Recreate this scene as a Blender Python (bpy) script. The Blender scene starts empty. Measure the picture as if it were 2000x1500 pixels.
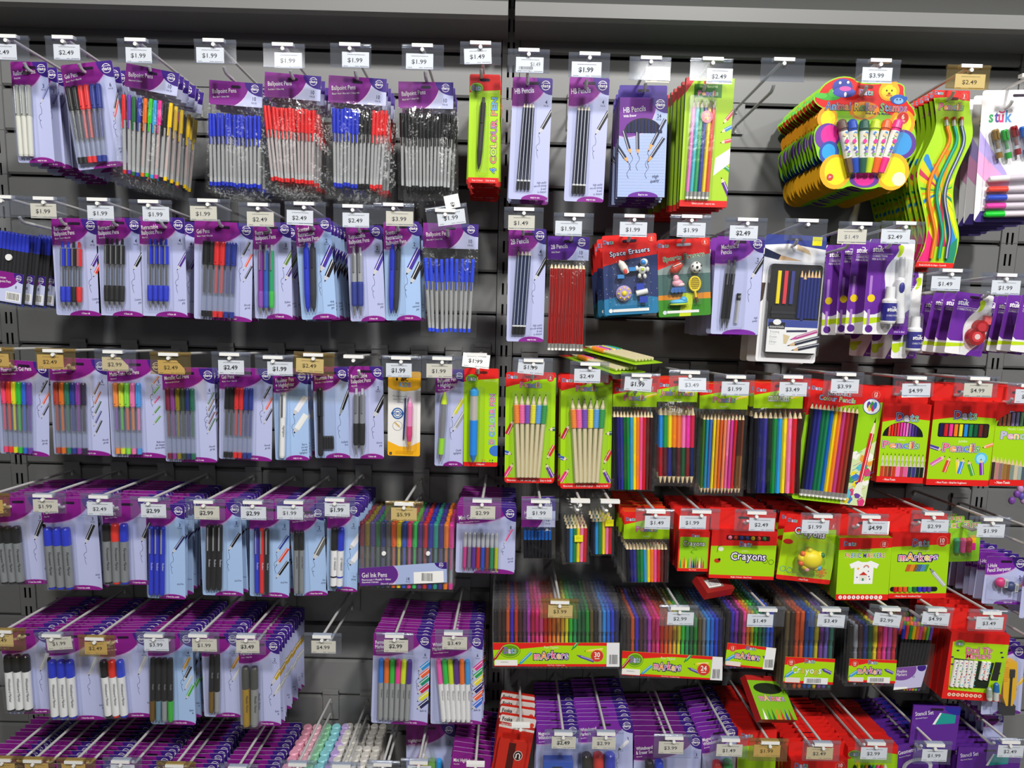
import bpy, math, random
from mathutils import Vector, Matrix, Euler
R = random.Random(7)
C = bpy.context.scene.collection
SC = bpy.context.scene
pi = math.pi
# ------------------------------------------------------------------ camera (phone about 1.8 m from the wall, pitched down)
CY, CP, CR = 0.00377511, 0.14016466, 0.02596032
ZS = 1.526
CAM = Vector((0.0204, -1.80352, ZS - 0.076186))
FPX = 1450.0
_f = Vector((math.sin(CY) * math.cos(CP), math.cos(CY) * math.cos(CP), -math.sin(CP)))
_r0 = Vector((math.cos(CY), -math.sin(CY), 0)); _u0 = _r0.cross(_f)
_r = _r0 * math.cos(CR) + _u0 * math.sin(CR); _u = _u0 * math.cos(CR) - _r0 * math.sin(CR)
cam = bpy.data.cameras.new('camera'); camo = bpy.data.objects.new('camera', cam); C.objects.link(camo)
cam.sensor_fit = 'HORIZONTAL'; cam.sensor_width = 36.0; cam.lens = 36.0 * FPX / 2000.0
cam.clip_start = 0.05; cam.clip_end = 50
mw = Matrix((( _r.x, _u.x, -_f.x, CAM.x), (_r.y, _u.y, -_f.y, CAM.y), (_r.z, _u.z, -_f.z, CAM.z), (0, 0, 0, 1)))
camo.matrix_world = mw
SC.camera = camo
def at(px, py, Y):
    """point of the plane y = Y seen at a photo pixel"""
    d = _f + _r * ((px - 1000) / FPX) + _u * ((750 - py) / FPX)
    t = (Y - CAM.y) / d.y
    return CAM + d * t
# ------------------------------------------------------------------ materials
_M = {}
def lin(h):
    h = h.lstrip('#'); o = []
    for i in (0, 2, 4):
        c = int(h[i:i + 2], 16) / 255
        o.append(c / 12.92 if c <= .04045 else ((c + .055) / 1.055) ** 2.4)
    return (*o, 1)
def M(h, rough=.42, metal=0.0, trans=0.0):
    k = (h, rough, metal)
    if k in _M: return _M[k]
    m = bpy.data.materials.new('surface_' + h.strip('#')); m.use_nodes = True
    b = m.node_tree.nodes['Principled BSDF']
    b.inputs['Base Color'].default_value = lin(h); b.inputs['Roughness'].default_value = rough; b.inputs['Metallic'].default_value = metal
    _M[k] = m; return m
def FILM(name, tint='#ffffff', haze=.05, hz='#ffffff', rough=.12, k=1.0, bump=0):
    if name in _M: return _M[name]
    m = bpy.data.materials.new(name); m.use_nodes = True; nt = m.node_tree; N = nt.nodes; L = nt.links
    N.remove(N['Principled BSDF']); out = N['Material Output']
    tr = N.new('ShaderNodeBsdfTransparent'); tr.inputs[0].default_value = lin(tint)
    gl = N.new('ShaderNodeBsdfGlossy'); gl.inputs['Roughness'].default_value = rough
    df = N.new('ShaderNodeBsdfDiffuse'); df.inputs[0].default_value = lin(hz)
    fr = N.new('ShaderNodeLayerWeight'); fr.inputs[0].default_value = .5
    pw = N.new('ShaderNodeMath'); pw.operation = 'POWER'; pw.inputs[1].default_value = 4.0; L.new(fr.outputs['Facing'], pw.inputs[0])
    mu = N.new('ShaderNodeMath'); mu.operation = 'MULTIPLY_ADD'; mu.inputs[1].default_value = .7 * k; mu.inputs[2].default_value = .045 * k; mu.use_clamp = True
    L.new(pw.outputs[0], mu.inputs[0])
    m1 = N.new('ShaderNodeMixShader'); m1.inputs[0].default_value = haze
    L.new(tr.outputs[0], m1.inputs[1]); L.new(df.outputs[0], m1.inputs[2])
    m2 = N.new('ShaderNodeMixShader'); L.new(mu.outputs[0], m2.inputs[0]); L.new(m1.outputs[0], m2.inputs[1]); L.new(gl.outputs[0], m2.inputs[2])
    if bump:
        tc = N.new('ShaderNodeTexCoord'); nz = N.new('ShaderNodeTexNoise'); nz.inputs['Scale'].default_value = 60
        bp = N.new('ShaderNodeBump'); bp.inputs['Strength'].default_value = bump; bp.inputs['Distance'].default_value = .004
        L.new(tc.outputs['Object'], nz.inputs[0]); L.new(nz.outputs[0], bp.inputs['Height']); L.new(bp.outputs[0], gl.inputs['Normal'])
    L.new(m2.outputs[0], out.inputs[0])
    _M[name] = m; return m
def film(): return FILM('clear_bag_film', '#fcfdfd', .010, '#ffffff', .14, 1.2, .45)
def blis(): return FILM('clear_blister', '#fbfcfd', .018, '#ffffff', .1, .9, .08)
def clearc(): return FILM('clear_tube', '#eef2f6', .10, '#f4f6fa', .14, 1.6)
def slv(): return FILM('clear_sleeve_film', '#fbfcfe', .012, '#ffffff', .16, 1.5, .25)
def clearp(): return FILM('clear_pen_barrel', '#f4f6f8', .40, '#fafbfc', .14, 2.6)  # white haze mixed into the barrel colour stands in for silvery reflections
def flapm(): return FILM('clear_flap', '#eef1f7', .04, '#e3e8f2', .07, 1.0)
def flapy(): return FILM('yellowed_flap', '#ede3c4', .07, '#d9c9a0', .07, 1.0)
W = '#f4f4f2'; K = '#15161a'
PUR, DPU, LAV, SKY, INK = '#861c86', '#3b1d80', '#b9bfe6', '#a6c3ec', '#262b52'
VIO = '#6a2a9c'
RED, LIME = '#e0201c', '#a9d80e'
# ------------------------------------------------------------------ text
_T = {}
def glyphs(s, off=0.0, res=2):
    k = (s, off, res)
    if k in _T: return _T[k]
    cu = bpy.data.curves.new('t', 'FONT'); cu.body = s; cu.size = 1; cu.offset = off; cu.resolution_u = res
    o = bpy.data.objects.new('t', cu); me = bpy.data.meshes.new_from_object(o)
    v = [(p.co.x, p.co.y) for p in me.vertices]; f = [tuple(p.vertices) for p in me.polygons]
    bpy.data.objects.remove(o); bpy.data.curves.remove(cu); bpy.data.meshes.remove(me)
    if v:
        x0 = min(a for a, b in v); x1 = max(a for a, b in v)
    else: x0 = x1 = 0
    _T[k] = (v, f, x0, x1); return _T[k]
# ------------------------------------------------------------------ mesh builder
class MB:
    def __init__(s): s.v = []; s.f = []; s.mi = []; s.mats = []; s.sm = []; s.ly = 0.0; s.clip = None
    def m(s, mat):
        if isinstance(mat, str): mat = M(mat)
        if mat not in s.mats: s.mats.append(mat)
        return s.mats.index(mat)
    def add(s, vs, fs, mat, sm=False):
        b = len(s.v); s.v += vs; i = s.m(mat)
        for f in fs: s.f.append(tuple(b + k for k in f)); s.mi.append(i); s.sm.append(sm)
    def layer(s): s.ly -= 1.6e-5; return s.ly
    def poly(s, pts, mat, y=None, clip=True):
        if clip and s.clip: pts = sh(pts, s.clip)
        if len(pts) < 3: return
        if y is None: y = s.layer()
        s.add([(x, y, z) for x, z in pts], [tuple(range(len(pts)))], mat)
    def prism(s, pts, y0, y1, mat, side=None):
        """outline in (x,z) counter-clockwise; front at y0 (< y1)"""
        n = len(pts)
        s.add([(x, y0, z) for x, z in pts] , [tuple(range(n))], mat)
        s.add([(x, y1, z) for x, z in pts], [tuple(range(n))[::-1]], side or mat)
        s.add([(x, y0, z) for x, z in pts] + [(x, y1, z) for x, z in pts], [(i, n + i, n + (i + 1) % n, (i + 1) % n) for i in range(n)], side or mat)
    def box(s, x0, x1, y0, y1, z0, z1, mat):
        if not isinstance(mat, str) and abs(y1 - y0) < .0007 and mat.name[:5] in ('clear', 'yello'):   # a single sheet of film
            y = min(y0, y1); s.add([(x0, y, z0), (x1, y, z0), (x1, y, z1), (x0, y, z1)], [(0, 1, 2, 3)], mat); return
        v = [(x, y, z) for x in (x0, x1) for y in (y0, y1) for z in (z0, z1)]
        s.add(v, [(0, 1, 3, 2), (4, 6, 7, 5), (0, 4, 5, 1), (2, 3, 7, 6), (0, 2, 6, 4), (1, 5, 7, 3)], mat)
    def lathe(s, p0, p1, prof, mat, n=10, cap=True):
        """prof: (distance from p0 towards p1, radius)"""
        p0 = Vector(p0); p1 = Vector(p1); d = (p1 - p0); d.normalize()
        a = d.cross(Vector((0, 1, 0)));
        if a.length < 1e-3: a = Vector((1, 0, 0))
        a.normalize(); b = d.cross(a)
        rings = [[p0 + d * t + (a * math.cos(2 * pi * i / n) + b * math.sin(2 * pi * i / n)) * r for i in range(n)] for t, r in prof]
        for q in range(len(prof) - 1):
            s.add([tuple(v) for v in rings[q]] + [tuple(v) for v in rings[q + 1]], [(i, (i + 1) % n, n + (i + 1) % n, n + i) for i in range(n)], mat, n > 6)
        if cap:
            s.add([tuple(v) for v in rings[0]], [tuple(range(n))[::-1]], mat); s.add([tuple(v) for v in rings[-1]], [tuple(range(n))], mat)
    def tube(s, pts, r, mat, n=8):
        pts = [Vector(p) for p in pts]; m = len(pts); vs = []
        ds = [(pts[min(i + 1, m - 1)] - pts[max(i - 1, 0)]).normalized() for i in range(m)]
        ref = min((Vector((1, 0, 0)), Vector((0, 1, 0)), Vector((0, 0, 1))), key=lambda q: max(abs(q.dot(d)) for d in ds))
        for i, p in enumerate(pts):
            d = ds[i]; a = d.cross(ref).normalized(); b = d.cross(a)
            vs += [tuple(p + (a * math.cos(2 * pi * k / n) + b * math.sin(2 * pi * k / n)) * r) for k in range(n)]
        fs = [(q * n + k, q * n + (k + 1) % n, (q + 1) * n + (k + 1) % n, (q + 1) * n + k) for q in range(m - 1) for k in range(n)]
        s.add(vs, fs, mat, True)
        s.add(vs[:n], [tuple(range(n))[::-1]], mat); s.add(vs[-n:], [tuple(range(n))], mat)
    def ball(s, c, r, mat, nx=10, ny=6):
        if not isinstance(r, tuple): r = (r, r, r)
        vs = []; fs = []
        for j in range(ny + 1):
            t = pi * j / ny
            for i in range(nx):
                p = 2 * pi * i / nx
                vs.append((c[0] + r[0] * math.sin(t) * math.cos(p), c[1] + r[1] * math.sin(t) * math.sin(p), c[2] + r[2] * math.cos(t)))
        for j in range(ny):
            for i in range(nx): fs.append((j * nx + i, (j + 1) * nx + i, (j + 1) * nx + (i + 1) % nx, j * nx + (i + 1) % nx))
        s.add(vs, fs, mat, True)
    def text(s, t, x, z, h, mat, w=None, rot=0, al='l', off=0.0, sq=.82, shear=0, y=None):
        """capital height h; w squeezes or stretches to a width; (x,z) is the baseline start"""
        v, f, x0, x1 = glyphs(t, off, 1 if h < .005 else 2)
        if not v: return 0
        k = h / .69; kx = k * sq if w is None else w / max(x1 - x0, 1e-6)
        ww = (x1 - x0) * kx; dx = {'l': 0, 'c': -ww / 2, 'r': -ww}[al]
        c, sn = math.cos(rot), math.sin(rot); o = []
        if y is None: y = s.layer()
        for a, b in v:
            X = (a - x0) * kx + dx + shear * b * k; Z = b * k
            o.append((x + X * c - Z * sn, y, z + X * sn + Z * c))
        s.add(o, f, mat); return ww
    def logo(s, t, x, z, h, cols, out=W, sh_='#2c1752', w=None, rot=0, al='c', o1=.035, o2=.075, jig=0):
        """bubble letters, each in its own colour, white rim, dark rim"""
        ws = []
        for ch in t:
            if ch == ' ': ws.append((None, .3)); continue
            g = glyphs(ch, .012, 2); ws.append((g, g[3] - g[2]))
        gap = .075; tot = sum(q for _, q in ws) + gap * (len(t) - 1)
        k = h / .69; kx = k * .95 if w is None else w / tot
        X = {'c': -tot / 2, 'l': 0, 'r': -tot}[al] * kx; c, sn = math.cos(rot), math.sin(rot)
        ys = [s.layer(), s.layer(), s.layer()]; i = 0
        for (g, q), ch in zip(ws, t):
            if g:
                jz = (R.random() - .5) * jig * h
                for y, off, col in ((ys[0], o2, sh_), (ys[1], o1, out), (ys[2], .012, cols[i % len(cols)])):
                    if col is None: continue
                    v, f, x0, x1 = glyphs(ch, off, 2); o = []
                    for a, b in v:
                        px = X + (a - (g[2])) * kx; pz = b * k + jz
                        o.append((x + px * c - pz * sn, y, z + px * sn + pz * c))
                    s.add(o, f, col)
                i += 1
            X += (q + gap) * kx
        return tot * kx
    def mesh(s, name):
        me = bpy.data.meshes.new(name); me.from_pydata(s.v, [], s.f)
        for m in s.mats: me.materials.append(m)
        me.polygons.foreach_set('material_index', s.mi); me.polygons.foreach_set('use_smooth', s.sm); me.update(); return me
    def build(s, name, parent=None):
        o = bpy.data.objects.new(name, s.mesh(name)); C.objects.link(o)
        if parent: o.parent = parent
        return o
def sh(pts, clip):
    out = list(pts)
    for i in range(len(clip)):
        a, b = clip[i], clip[(i + 1) % len(clip)]
        ex, ez = b[0] - a[0], b[1] - a[1]
        ins = lambda p: ex * (p[1] - a[1]) - ez * (p[0] - a[0]) >= -1e-12
        q = out; out = []
        for j in range(len(q)):
            p, n = q[j], q[(j + 1) % len(q)]
            ip, iN = ins(p), ins(n)
            if ip: out.append(p)
            if ip != iN:
                d1 = ex * (p[1] - a[1]) - ez * (p[0] - a[0]); d2 = ex * (n[1] - a[1]) - ez * (n[0] - a[0]); t = d1 / (d1 - d2)
                out.append((p[0] + (n[0] - p[0]) * t, p[1] + (n[1] - p[1]) * t))
        if not out: return []
    return out
def rrect(x0, x1, z0, z1, r=.004, n=4):
    o = []
    for cx, cz, a in ((x1 - r, z1 - r, 0), (x0 + r, z1 - r, pi / 2), (x0 + r, z0 + r, pi), (x1 - r, z0 + r, 1.5 * pi)):
        o += [(cx + r * math.cos(a + pi / 2 * i / n), cz + r * math.sin(a + pi / 2 * i / n)) for i in range(n + 1)]
    return o
def ell(x, z, rx, rz, n=28, a0=0, a1=2 * pi): return [(x + rx * math.cos(a0 + (a1 - a0) * i / n), z + rz * math.sin(a0 + (a1 - a0) * i / n)) for i in range(n if a1 - a0 > 6.2 else n + 1)]
def ribbon(pts, w):
    """thin closed outline that follows a line"""
    l = []; r = []
    for i, p in enumerate(pts):
        a = pts[max(i - 1, 0)]; b = pts[min(i + 1, len(pts) - 1)]
        dx, dz = b[0] - a[0], b[1] - a[1]; d = math.hypot(dx, dz) or 1
        l.append((p[0] - dz / d * w / 2, p[1] + dx / d * w / 2)); r.append((p[0] + dz / d * w / 2, p[1] - dx / d * w / 2))
    return r, l
def strip(mb, pts, w, mat):
    r, l = ribbon(pts, w); y = mb.layer(); n = len(pts)
    mb.add([(x, y, z) for x, z in r] + [(x, y, z) for x, z in l], [(i, i + 1, n + i + 1, n + i) for i in range(n - 1)], mat)
# ------------------------------------------------------------------ things
ORD = ['', 'second', 'third', 'fourth', 'fifth', 'sixth', 'seventh', 'eighth', 'ninth', 'tenth', 'eleventh', 'twelfth', 'thirteenth', 'fourteenth', 'fifteenth', 'sixteenth', 'seventeenth', 'eighteenth']
def tag(o, label, cat, group=None):
    o['label'] = label; o['category'] = cat
    if group: o['group'] = group
    return o
def struct(o): o['kind'] = 'structure'; return o
KT = math.tan(math.radians(4.5))
class Fr:
    """frame of a thing from three photo corners on the plane y = Y: origin at the top middle"""
    def __init__(s, TL, TR, BL, Y, rot=None):
        a, b, c = at(*TL, Y), at(*TR, Y), at(*BL, Y)
        s.Y = Y; s.w = math.hypot(b.x - a.x, b.z - a.z)
        r1 = math.atan2(b.z - a.z, b.x - a.x); r2 = math.atan2(c.x - a.x, a.z - c.z)
        s.rot = (r1 + r2) / 2 if rot is None else rot
        s.h = math.hypot(c.x - a.x, c.z - a.z); s.o = (a + b) / 2
        mid = (at(*TL, Y) + at(*TR, Y)) / 2; s.o = mid
    def loc(s, px, py):
        p = at(px, py, s.Y) - s.o; c, n = math.cos(-s.rot), math.sin(-s.rot)
        return (p.x * c - p.z * n, p.x * n + p.z * c)
    def uv(s, u, v): return ((u - .5) * s.w, -v * s.h)
    def root(s, name, label, cat, group=None, tilt=0, yaw=0):
        o = bpy.data.objects.new(name, None); o.empty_display_size = .02; C.objects.link(o)
        o.location = s.o; o.rotation_mode = 'XYZ'; o.rotation_euler = (tilt, -s.rot, yaw)
        return tag(o, label, cat, group)
def copy_tree(o, parent=None):
    c = o.copy(); C.objects.link(c)
    if parent: c.parent = parent
    for ch in list(o.children): copy_tree(ch, c)
    return c
HOOKS = []
def stack(fr, root, short, n, step=.014, full=0, card=None, up=KT, jr=.028, dx=0, first=1, jx=.0012):
    """further packs on the same hook; the first `full` keep every part, the others are the card alone"""
    if n <= 0: return
    root['group'] = 'stack of ' + short
    for k in range(first, n + first):
        y = root.location.y + (k + R.uniform(-1, 1) * (.06 if step < .024 else .14)) * step
        if y > -.022: break
        if k <= full or card is None: c = copy_tree(root)
        else:
            c = bpy.data.objects.new(root.name.split('.')[0], card.data); C.objects.link(c)
            c['category'] = root['category']; c.rotation_euler = root.rotation_euler
        c.location = (root.location.x + dx * k + R.uniform(-jx, jx), y, root.location.z - k * step * up + R.uniform(-.0022, .0018))
        c.rotation_euler = (root.rotation_euler.x, root.rotation_euler.y + R.uniform(-jr, jr), root.rotation_euler.z + R.uniform(-.02, .02))
        c['label'] = ORD[min(k, 17)] + ' ' + short + ', behind the front one'; c['group'] = 'stack of ' + short
# ------------------------------------------------------------------ pens, as lists of (sub-part, profile pieces)
def bx(mb, x, z, dx, dz, y0, y1, mat): mb.box(x - dx, x + dx, y0, y1, z - dz, z + dz, mat)
def put(parent, name, p0, p1, groups, n=10):
    """one pen of a pack: groups[0] is the pen, the others its sub-parts; profile distances run from p0 to p1"""
    top = None
    for sub, pieces in groups:
        mb = MB()
        for pc in pieces:
            if pc[0] == 'clip':
                _, t0, t1, wd, off, mat = pc
                d = (Vector(p1) - Vector(p0)).normalized(); a = Vector(p0) + d * t0; b = Vector(p0) + d * t1
                mb.tube([a + Vector((0, -off, 0)), b + Vector((0, -off, 0))], wd, mat, 6)
            elif pc[0] == 'label':
                _, txt, t, hh, off, mat = pc
                d = (Vector(p1) - Vector(p0)).normalized(); a = Vector(p0) + d * t
                mb.text(txt, a.x + d.z * -hh * .45, a.z, hh, mat, rot=math.atan2(d.z, d.x), y=p0[1] - off - 2e-4)
            else:
                prof, mat = pc[0], pc[1]
                mb.lathe(p0, p1, prof, mat, pc[2] if len(pc) > 2 else n)
        o = mb.build(name if top is None else sub, parent if top is None else top)
        if top is None: top = o
    return top
def stick(c, L, r, ink=None):
    r = min(r, .0046)
    return [('pen', [([(L * .3, r * .78), (L - .004, r * .78)], clearp())]),
            ('refill', [([(L * .32, r * .34), (L * .86, r * .34)], ink or K, 6)]),
            ('cap', [([(0, r * .85), (.03, r), (L * .31, r)], M(c, .35)), ('clip', .006, L * .42, r * .34, r * 1.05, M(c, .35))]),
            ('plug', [([(L - .0075, r * .84), (L, r * .8)], M(c, .35))])]
def gel(c, L, r, ink=None, plug=None, cap=.3, fill=.68):
    ink = ink or c
    return [('pen', [([(L * cap, r * .86), (L * .93, r * .86), (L - .002, r * .7)], clearc())]),
            ('refill', [([(L * cap, r * .5), (L * fill, r * .5)], M(ink, .4), 8)]),
            ('cap', [([(0, r * .8), (.003, r), (L * cap, r), (L * cap + .004, r * .7)], M(c, .3)), ('clip', .004, L * cap * .9, r * .3, r * 1.1, M(c, .3))]),
            ('plug', [([(L - .012, r * .92), (L, r * .86)], M(plug or c, .3))])]
def retract(L, r, up, grip, ref=K, tip='#b9bcc2', clip='#d5d7da', g0=.66, g1=.9, clear=False, btn=None):
    upm = clearc() if clear else M(up, .3, .25 if up in ('#9a9da3', '#b4b7bb') else 0)
    g = [('pen', [([(.012, r * .8), (.016, r * .92), (L * g0, r * .92)], upm)]),
         ('button', [([(0, r * .45), (.013, r * .5)], M(btn or (up if not clear else grip), .3))]),
         ('clip', [('clip', .012, L * .36, r * .3, r * 1.12, M(clip, .2, .8))])]
    if clear: g.append(('refill', [([(L * .38, r * .3), (L * g0, r * .3)], M(ref, .4), 6)])); g.append(('collar', [([(.014, r), (L * .36, r), ], M(grip, .3))]))
    g.append(('grip', [([(L * g0, r), (L * (g0 + .04), r * 1.06), (L * (g1 - .03), r * 1.0), (L * g1, r * .85)], M(grip, .5))]))
    g.append(('tip', [([(L * g1, r * .8), (L * .985, r * .25), (L, r * .16)], M(tip, .25, .7))]))
    return g
def solid(L, r, col, col2=None):
    return [('pen', [([(.01, r * .9), (.03, r), (L * .75, r), (L * .93, r * .7), (L, r * .2)], M(col, .35))]),
            ('button', [([(0, r * .5), (.011, r * .5)], M(col2 or col, .3))]),
            ('clip', [('clip', .012, L * .36, r * .32, r * 1.12, M(col2 or col, .3))])]
def marker(L, r, cap, body, c=.33, plug=None, txt=None, tc='#3a3d45', rough=.35, bodyr=.97):
    g = [('marker', [([(L * c, r * bodyr), (L * .965, r * bodyr)], M(body, rough))] + ([('label', txt, L * (c + .1), r * .62, r * bodyr, tc)] if txt else [])),
         ('cap', [([(0, r * .72), (.003, r * .92), (.012, r), (L * c, r)], M(cap, .28))])]
    g.append(('plug', [([(L * .955, r * .9), (L, r * .82)], M(plug or body, .35))]))
    return g
def fine(L, r, col, body=None, clip='#c9ccd2', c=.36, txt=None, tc='#e8e8f0'):
    body = body or col
    return [('pen', [([(L * c, r * .92), (L * .97, r * .9), (L, r * .75)], M(body, .35))] + ([('label', txt, L * (c + .12), r * .7, r * .92, tc)] if txt else [])),
            ('cap', [([(0, r * .8), (.003, r), (L * c, r)], M(col, .3))]),
            ('clip', [('clip', .004, L * c * .95, r * .3, r * 1.15, M(clip, .25, .6))])]
def pencil(L, r, body, lead=None, wood='#e3c694', end=None, tip=.011, flip=False, col2=None, stripe=None, n=6):
    """sharpened end at p0 unless flip; end: 'eraser', 'dip:<hex>', 'cone' (sharpened both ends), None"""
    b = body if not isinstance(body, str) else M(body, .3)
    e1 = L; g = []
    if end == 'eraser': e1 = L - .014
    elif end and end.startswith('dip'): e1 = L - .018
    elif end == 'cone': e1 = L - tip
    bodyp = [([(tip, r), (L * .52 if col2 else e1, r)], b, n)]
    if col2: bodyp.append(([(L * .52, r), (e1, r)], M(col2, .3), n))
    if stripe: bodyp += [('clip', tip, e1, r * .22, r * .86, M(stripe, .35))]
    g.append(('pencil', bodyp))
    g.append(('point', [([(.003, r * .28), (tip, r * .98)], M(wood, .6), 8), ([(0, r * .05), (.0032, r * .3)], M(lead or K, .4), 6)]))
    if end == 'eraser':
        g.append(('ferrule', [([(L - .0145, r * 1.03), (L - .005, r * 1.03)], M('#c9c9c4', .3, .7))])); g.append(('eraser', [([(L - .0055, r * .95), (L, r * .9)], M('#efeee9', .7))]))
    elif end and end.startswith('dip'):
        g.append(('band', [([(L - .0195, r * 1.02), (L - .0165, r * 1.02)], M(W, .35), n)])); g.append(('dipped_end', [([(L - .0165, r * 1.02), (L, r * .98)], M(end[4:], .3), n)]))
    elif end == 'cone':
        g.append(('point', [([(L - tip, r * .98), (L - .003, r * .28)], M(wood, .6), 8), ([(L - .0032, r * .3), (L, r * .05)], M(col2 or lead or K, .4), 6)]))
    return g
def rowpens(fr, root, name, u0, u1, v0, v1, specs, mk, y=None, fan=0, jit=.0, ub=None, n=10):
    """a row of pens between card fractions; mk(spec, L, r) gives the groups"""
    N = len(specs); w = (u1 - u0) * fr.w; r = w / N / 2 * .97
    if y is None: y = -r - .0012
    for i, sp in enumerate(specs):
        t = (i + .5) / N
        x0 = (u0 + (u1 - u0) * t - .5) * fr.w; x1 = x0 if ub is None else (ub[0] + (ub[1] - ub[0]) * t - .5) * fr.w
        j0, j1 = R.uniform(-jit, jit), R.uniform(-jit, jit); jz = R.uniform(-jit, jit)
        z0 = -v0 * fr.h + jz; z1 = -v1 * fr.h + jz
        L = math.hypot(x1 + j1 - x0 - j0, z1 - z0)
        put(root, name, (x0 + j0, y, z0), (x1 + j1, y, z1), mk(sp, L, r), n)
    return r
def blister(fr, root, u0, u1, v0, v1, d=.012, lab='clear'):
    mb = MB(); x0, x1 = (u0 - .5) * fr.w, (u1 - .5) * fr.w; z1, z0 = -v0 * fr.h, -v1 * fr.h
    i = .0035; o = rrect(x0, x1, z0, z1, .006); p = rrect(x0 + i, x1 - i, z0 + i, z1 - i, .004); n = len(o)
    m = blis()
    mb.add([(x, -.0008, z) for x, z in o] + [(x, -d, z) for x, z in p], [(k, (k + 1) % n, n + (k + 1) % n, n + k) for k in range(n)], m)
    mb.add([(x, -d, z) for x, z in p], [tuple(range(n))], m)
    b = mb.build('blister', root); return b
def bag(fr, root, v0, v1, d=.014, u0=0.0, u1=1.0, nx=7, nz=10, cr=.0022, name='plastic_bag'):
    """crinkled clear bag hanging below a header"""
    mb = MB(); x0, x1 = (u0 - .5) * fr.w, (u1 - .5) * fr.w; z1, z0 = -v0 * fr.h, -v1 * fr.h; m = film()
    for sgn in (-1, 1):
        vs = []
        for j in range(nz + 1):
            for i in range(nx + 1):
                a, b = i / nx, j / nz; e = min(1, 5 * min(a, 1 - a)) * min(1, 5 * min(b, 1 - b))
                yy = sgn * (d * .5) * e + R.uniform(-cr, cr) * (.4 + .6 * e)
                vs.append((x0 + (x1 - x0) * a + R.uniform(-.0008, .0008), yy - d * .45 if sgn < 0 else yy * .3 + .001, z1 + (z0 - z1) * b + R.uniform(-.001, .001)))
        fs = [(j * (nx + 1) + i, (j + 1) * (nx + 1) + i, (j + 1) * (nx + 1) + i + 1, j * (nx + 1) + i + 1) for j in range(nz) for i in range(nx)]
        if sgn > 0: fs = [f[::-1] for f in fs]
        mb.add(vs, fs, m, True)
    return mb.build(name, root)
# ------------------------------------------------------------------ printed cards
def base(w, h, col, r=.004, t=.0006, side=None):
    mb = MB(); o = rrect(-w / 2, w / 2, -h, 0, r) if r else [(-w / 2, -h), (w / 2, -h), (w / 2, 0), (-w / 2, 0)]
    mb.prism(o, -t, 0, col, side); mb.ly = -t; mb.clip = o; return mb
def painted_slot(mb, z=-.011, w=.026, col='#22102c', x=0):  # hang hole drawn as a dark patch, the shade behind it put into the colour
    mb.poly(rrect(x - w / 2, x + w / 2, z - .0028, z + .0028, .0027, 3), col)
def dats_logo(mb, x, z, s=1.0, col=W):
    y = mb.layer()
    for a0, a1 in ((.35, pi - .35), (pi + .5, 2 * pi - .5)):
        st = [(x + .0088 * s * math.cos(a0 + (a1 - a0) * i / 8), z + .0088 * s * math.sin(a0 + (a1 - a0) * i / 8)) for i in range(9)]
        strip(mb, st, .0011 * s, col)
    strip(mb, [(x - .006 * s, z + .0045 * s), (x + .006 * s, z + .0045 * s)], .0009 * s, col)
    mb.text('dats', x, z - .0035 * s, .0062 * s, col, w=.019 * s, al='c', off=.018)
def penart(mb, x, z, ang, L, wd, col, tipc='#c8c8cc'):
    """a printed pen: tip at (x,z), body running up along ang"""
    c, s = math.cos(ang), math.sin(ang)
    T = lambda a, b: (x + a * c - b * s, z + a * s + b * c)
    mb.poly([T(0, 0), T(L * .25, -wd / 2), T(L * .25, wd / 2)], tipc); mb.poly([T(0, 0), T(L * .09, -wd * .18), T(L * .09, wd * .18)], K)
    mb.poly([T(L * .25, -wd / 2), T(L, -wd / 2), T(L, wd / 2), T(L * .25, wd / 2)], col); mb.poly([T(L * .25, wd * .12), T(L, wd * .12), T(L, wd * .26), T(L * .25, wd * .26)], '#f0f0f4')
def squig(mb, x, z, dz, a=.004, col=INK, loop=True):
    pts = []
    for i in range(49):
        t = i / 48; wn = max(0, math.sin(pi * (t - .35) / .4)) if loop and .35 < t < .75 else 0
        pts.append((x + a * math.sin(t * 6.5) * (1 - .3 * t) + .0035 * wn * math.cos((t - .35) * 21), z - dz * t + .0035 * wn * math.sin((t - .35) * 21)))
    strip(mb, pts, .0006, col)
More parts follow.
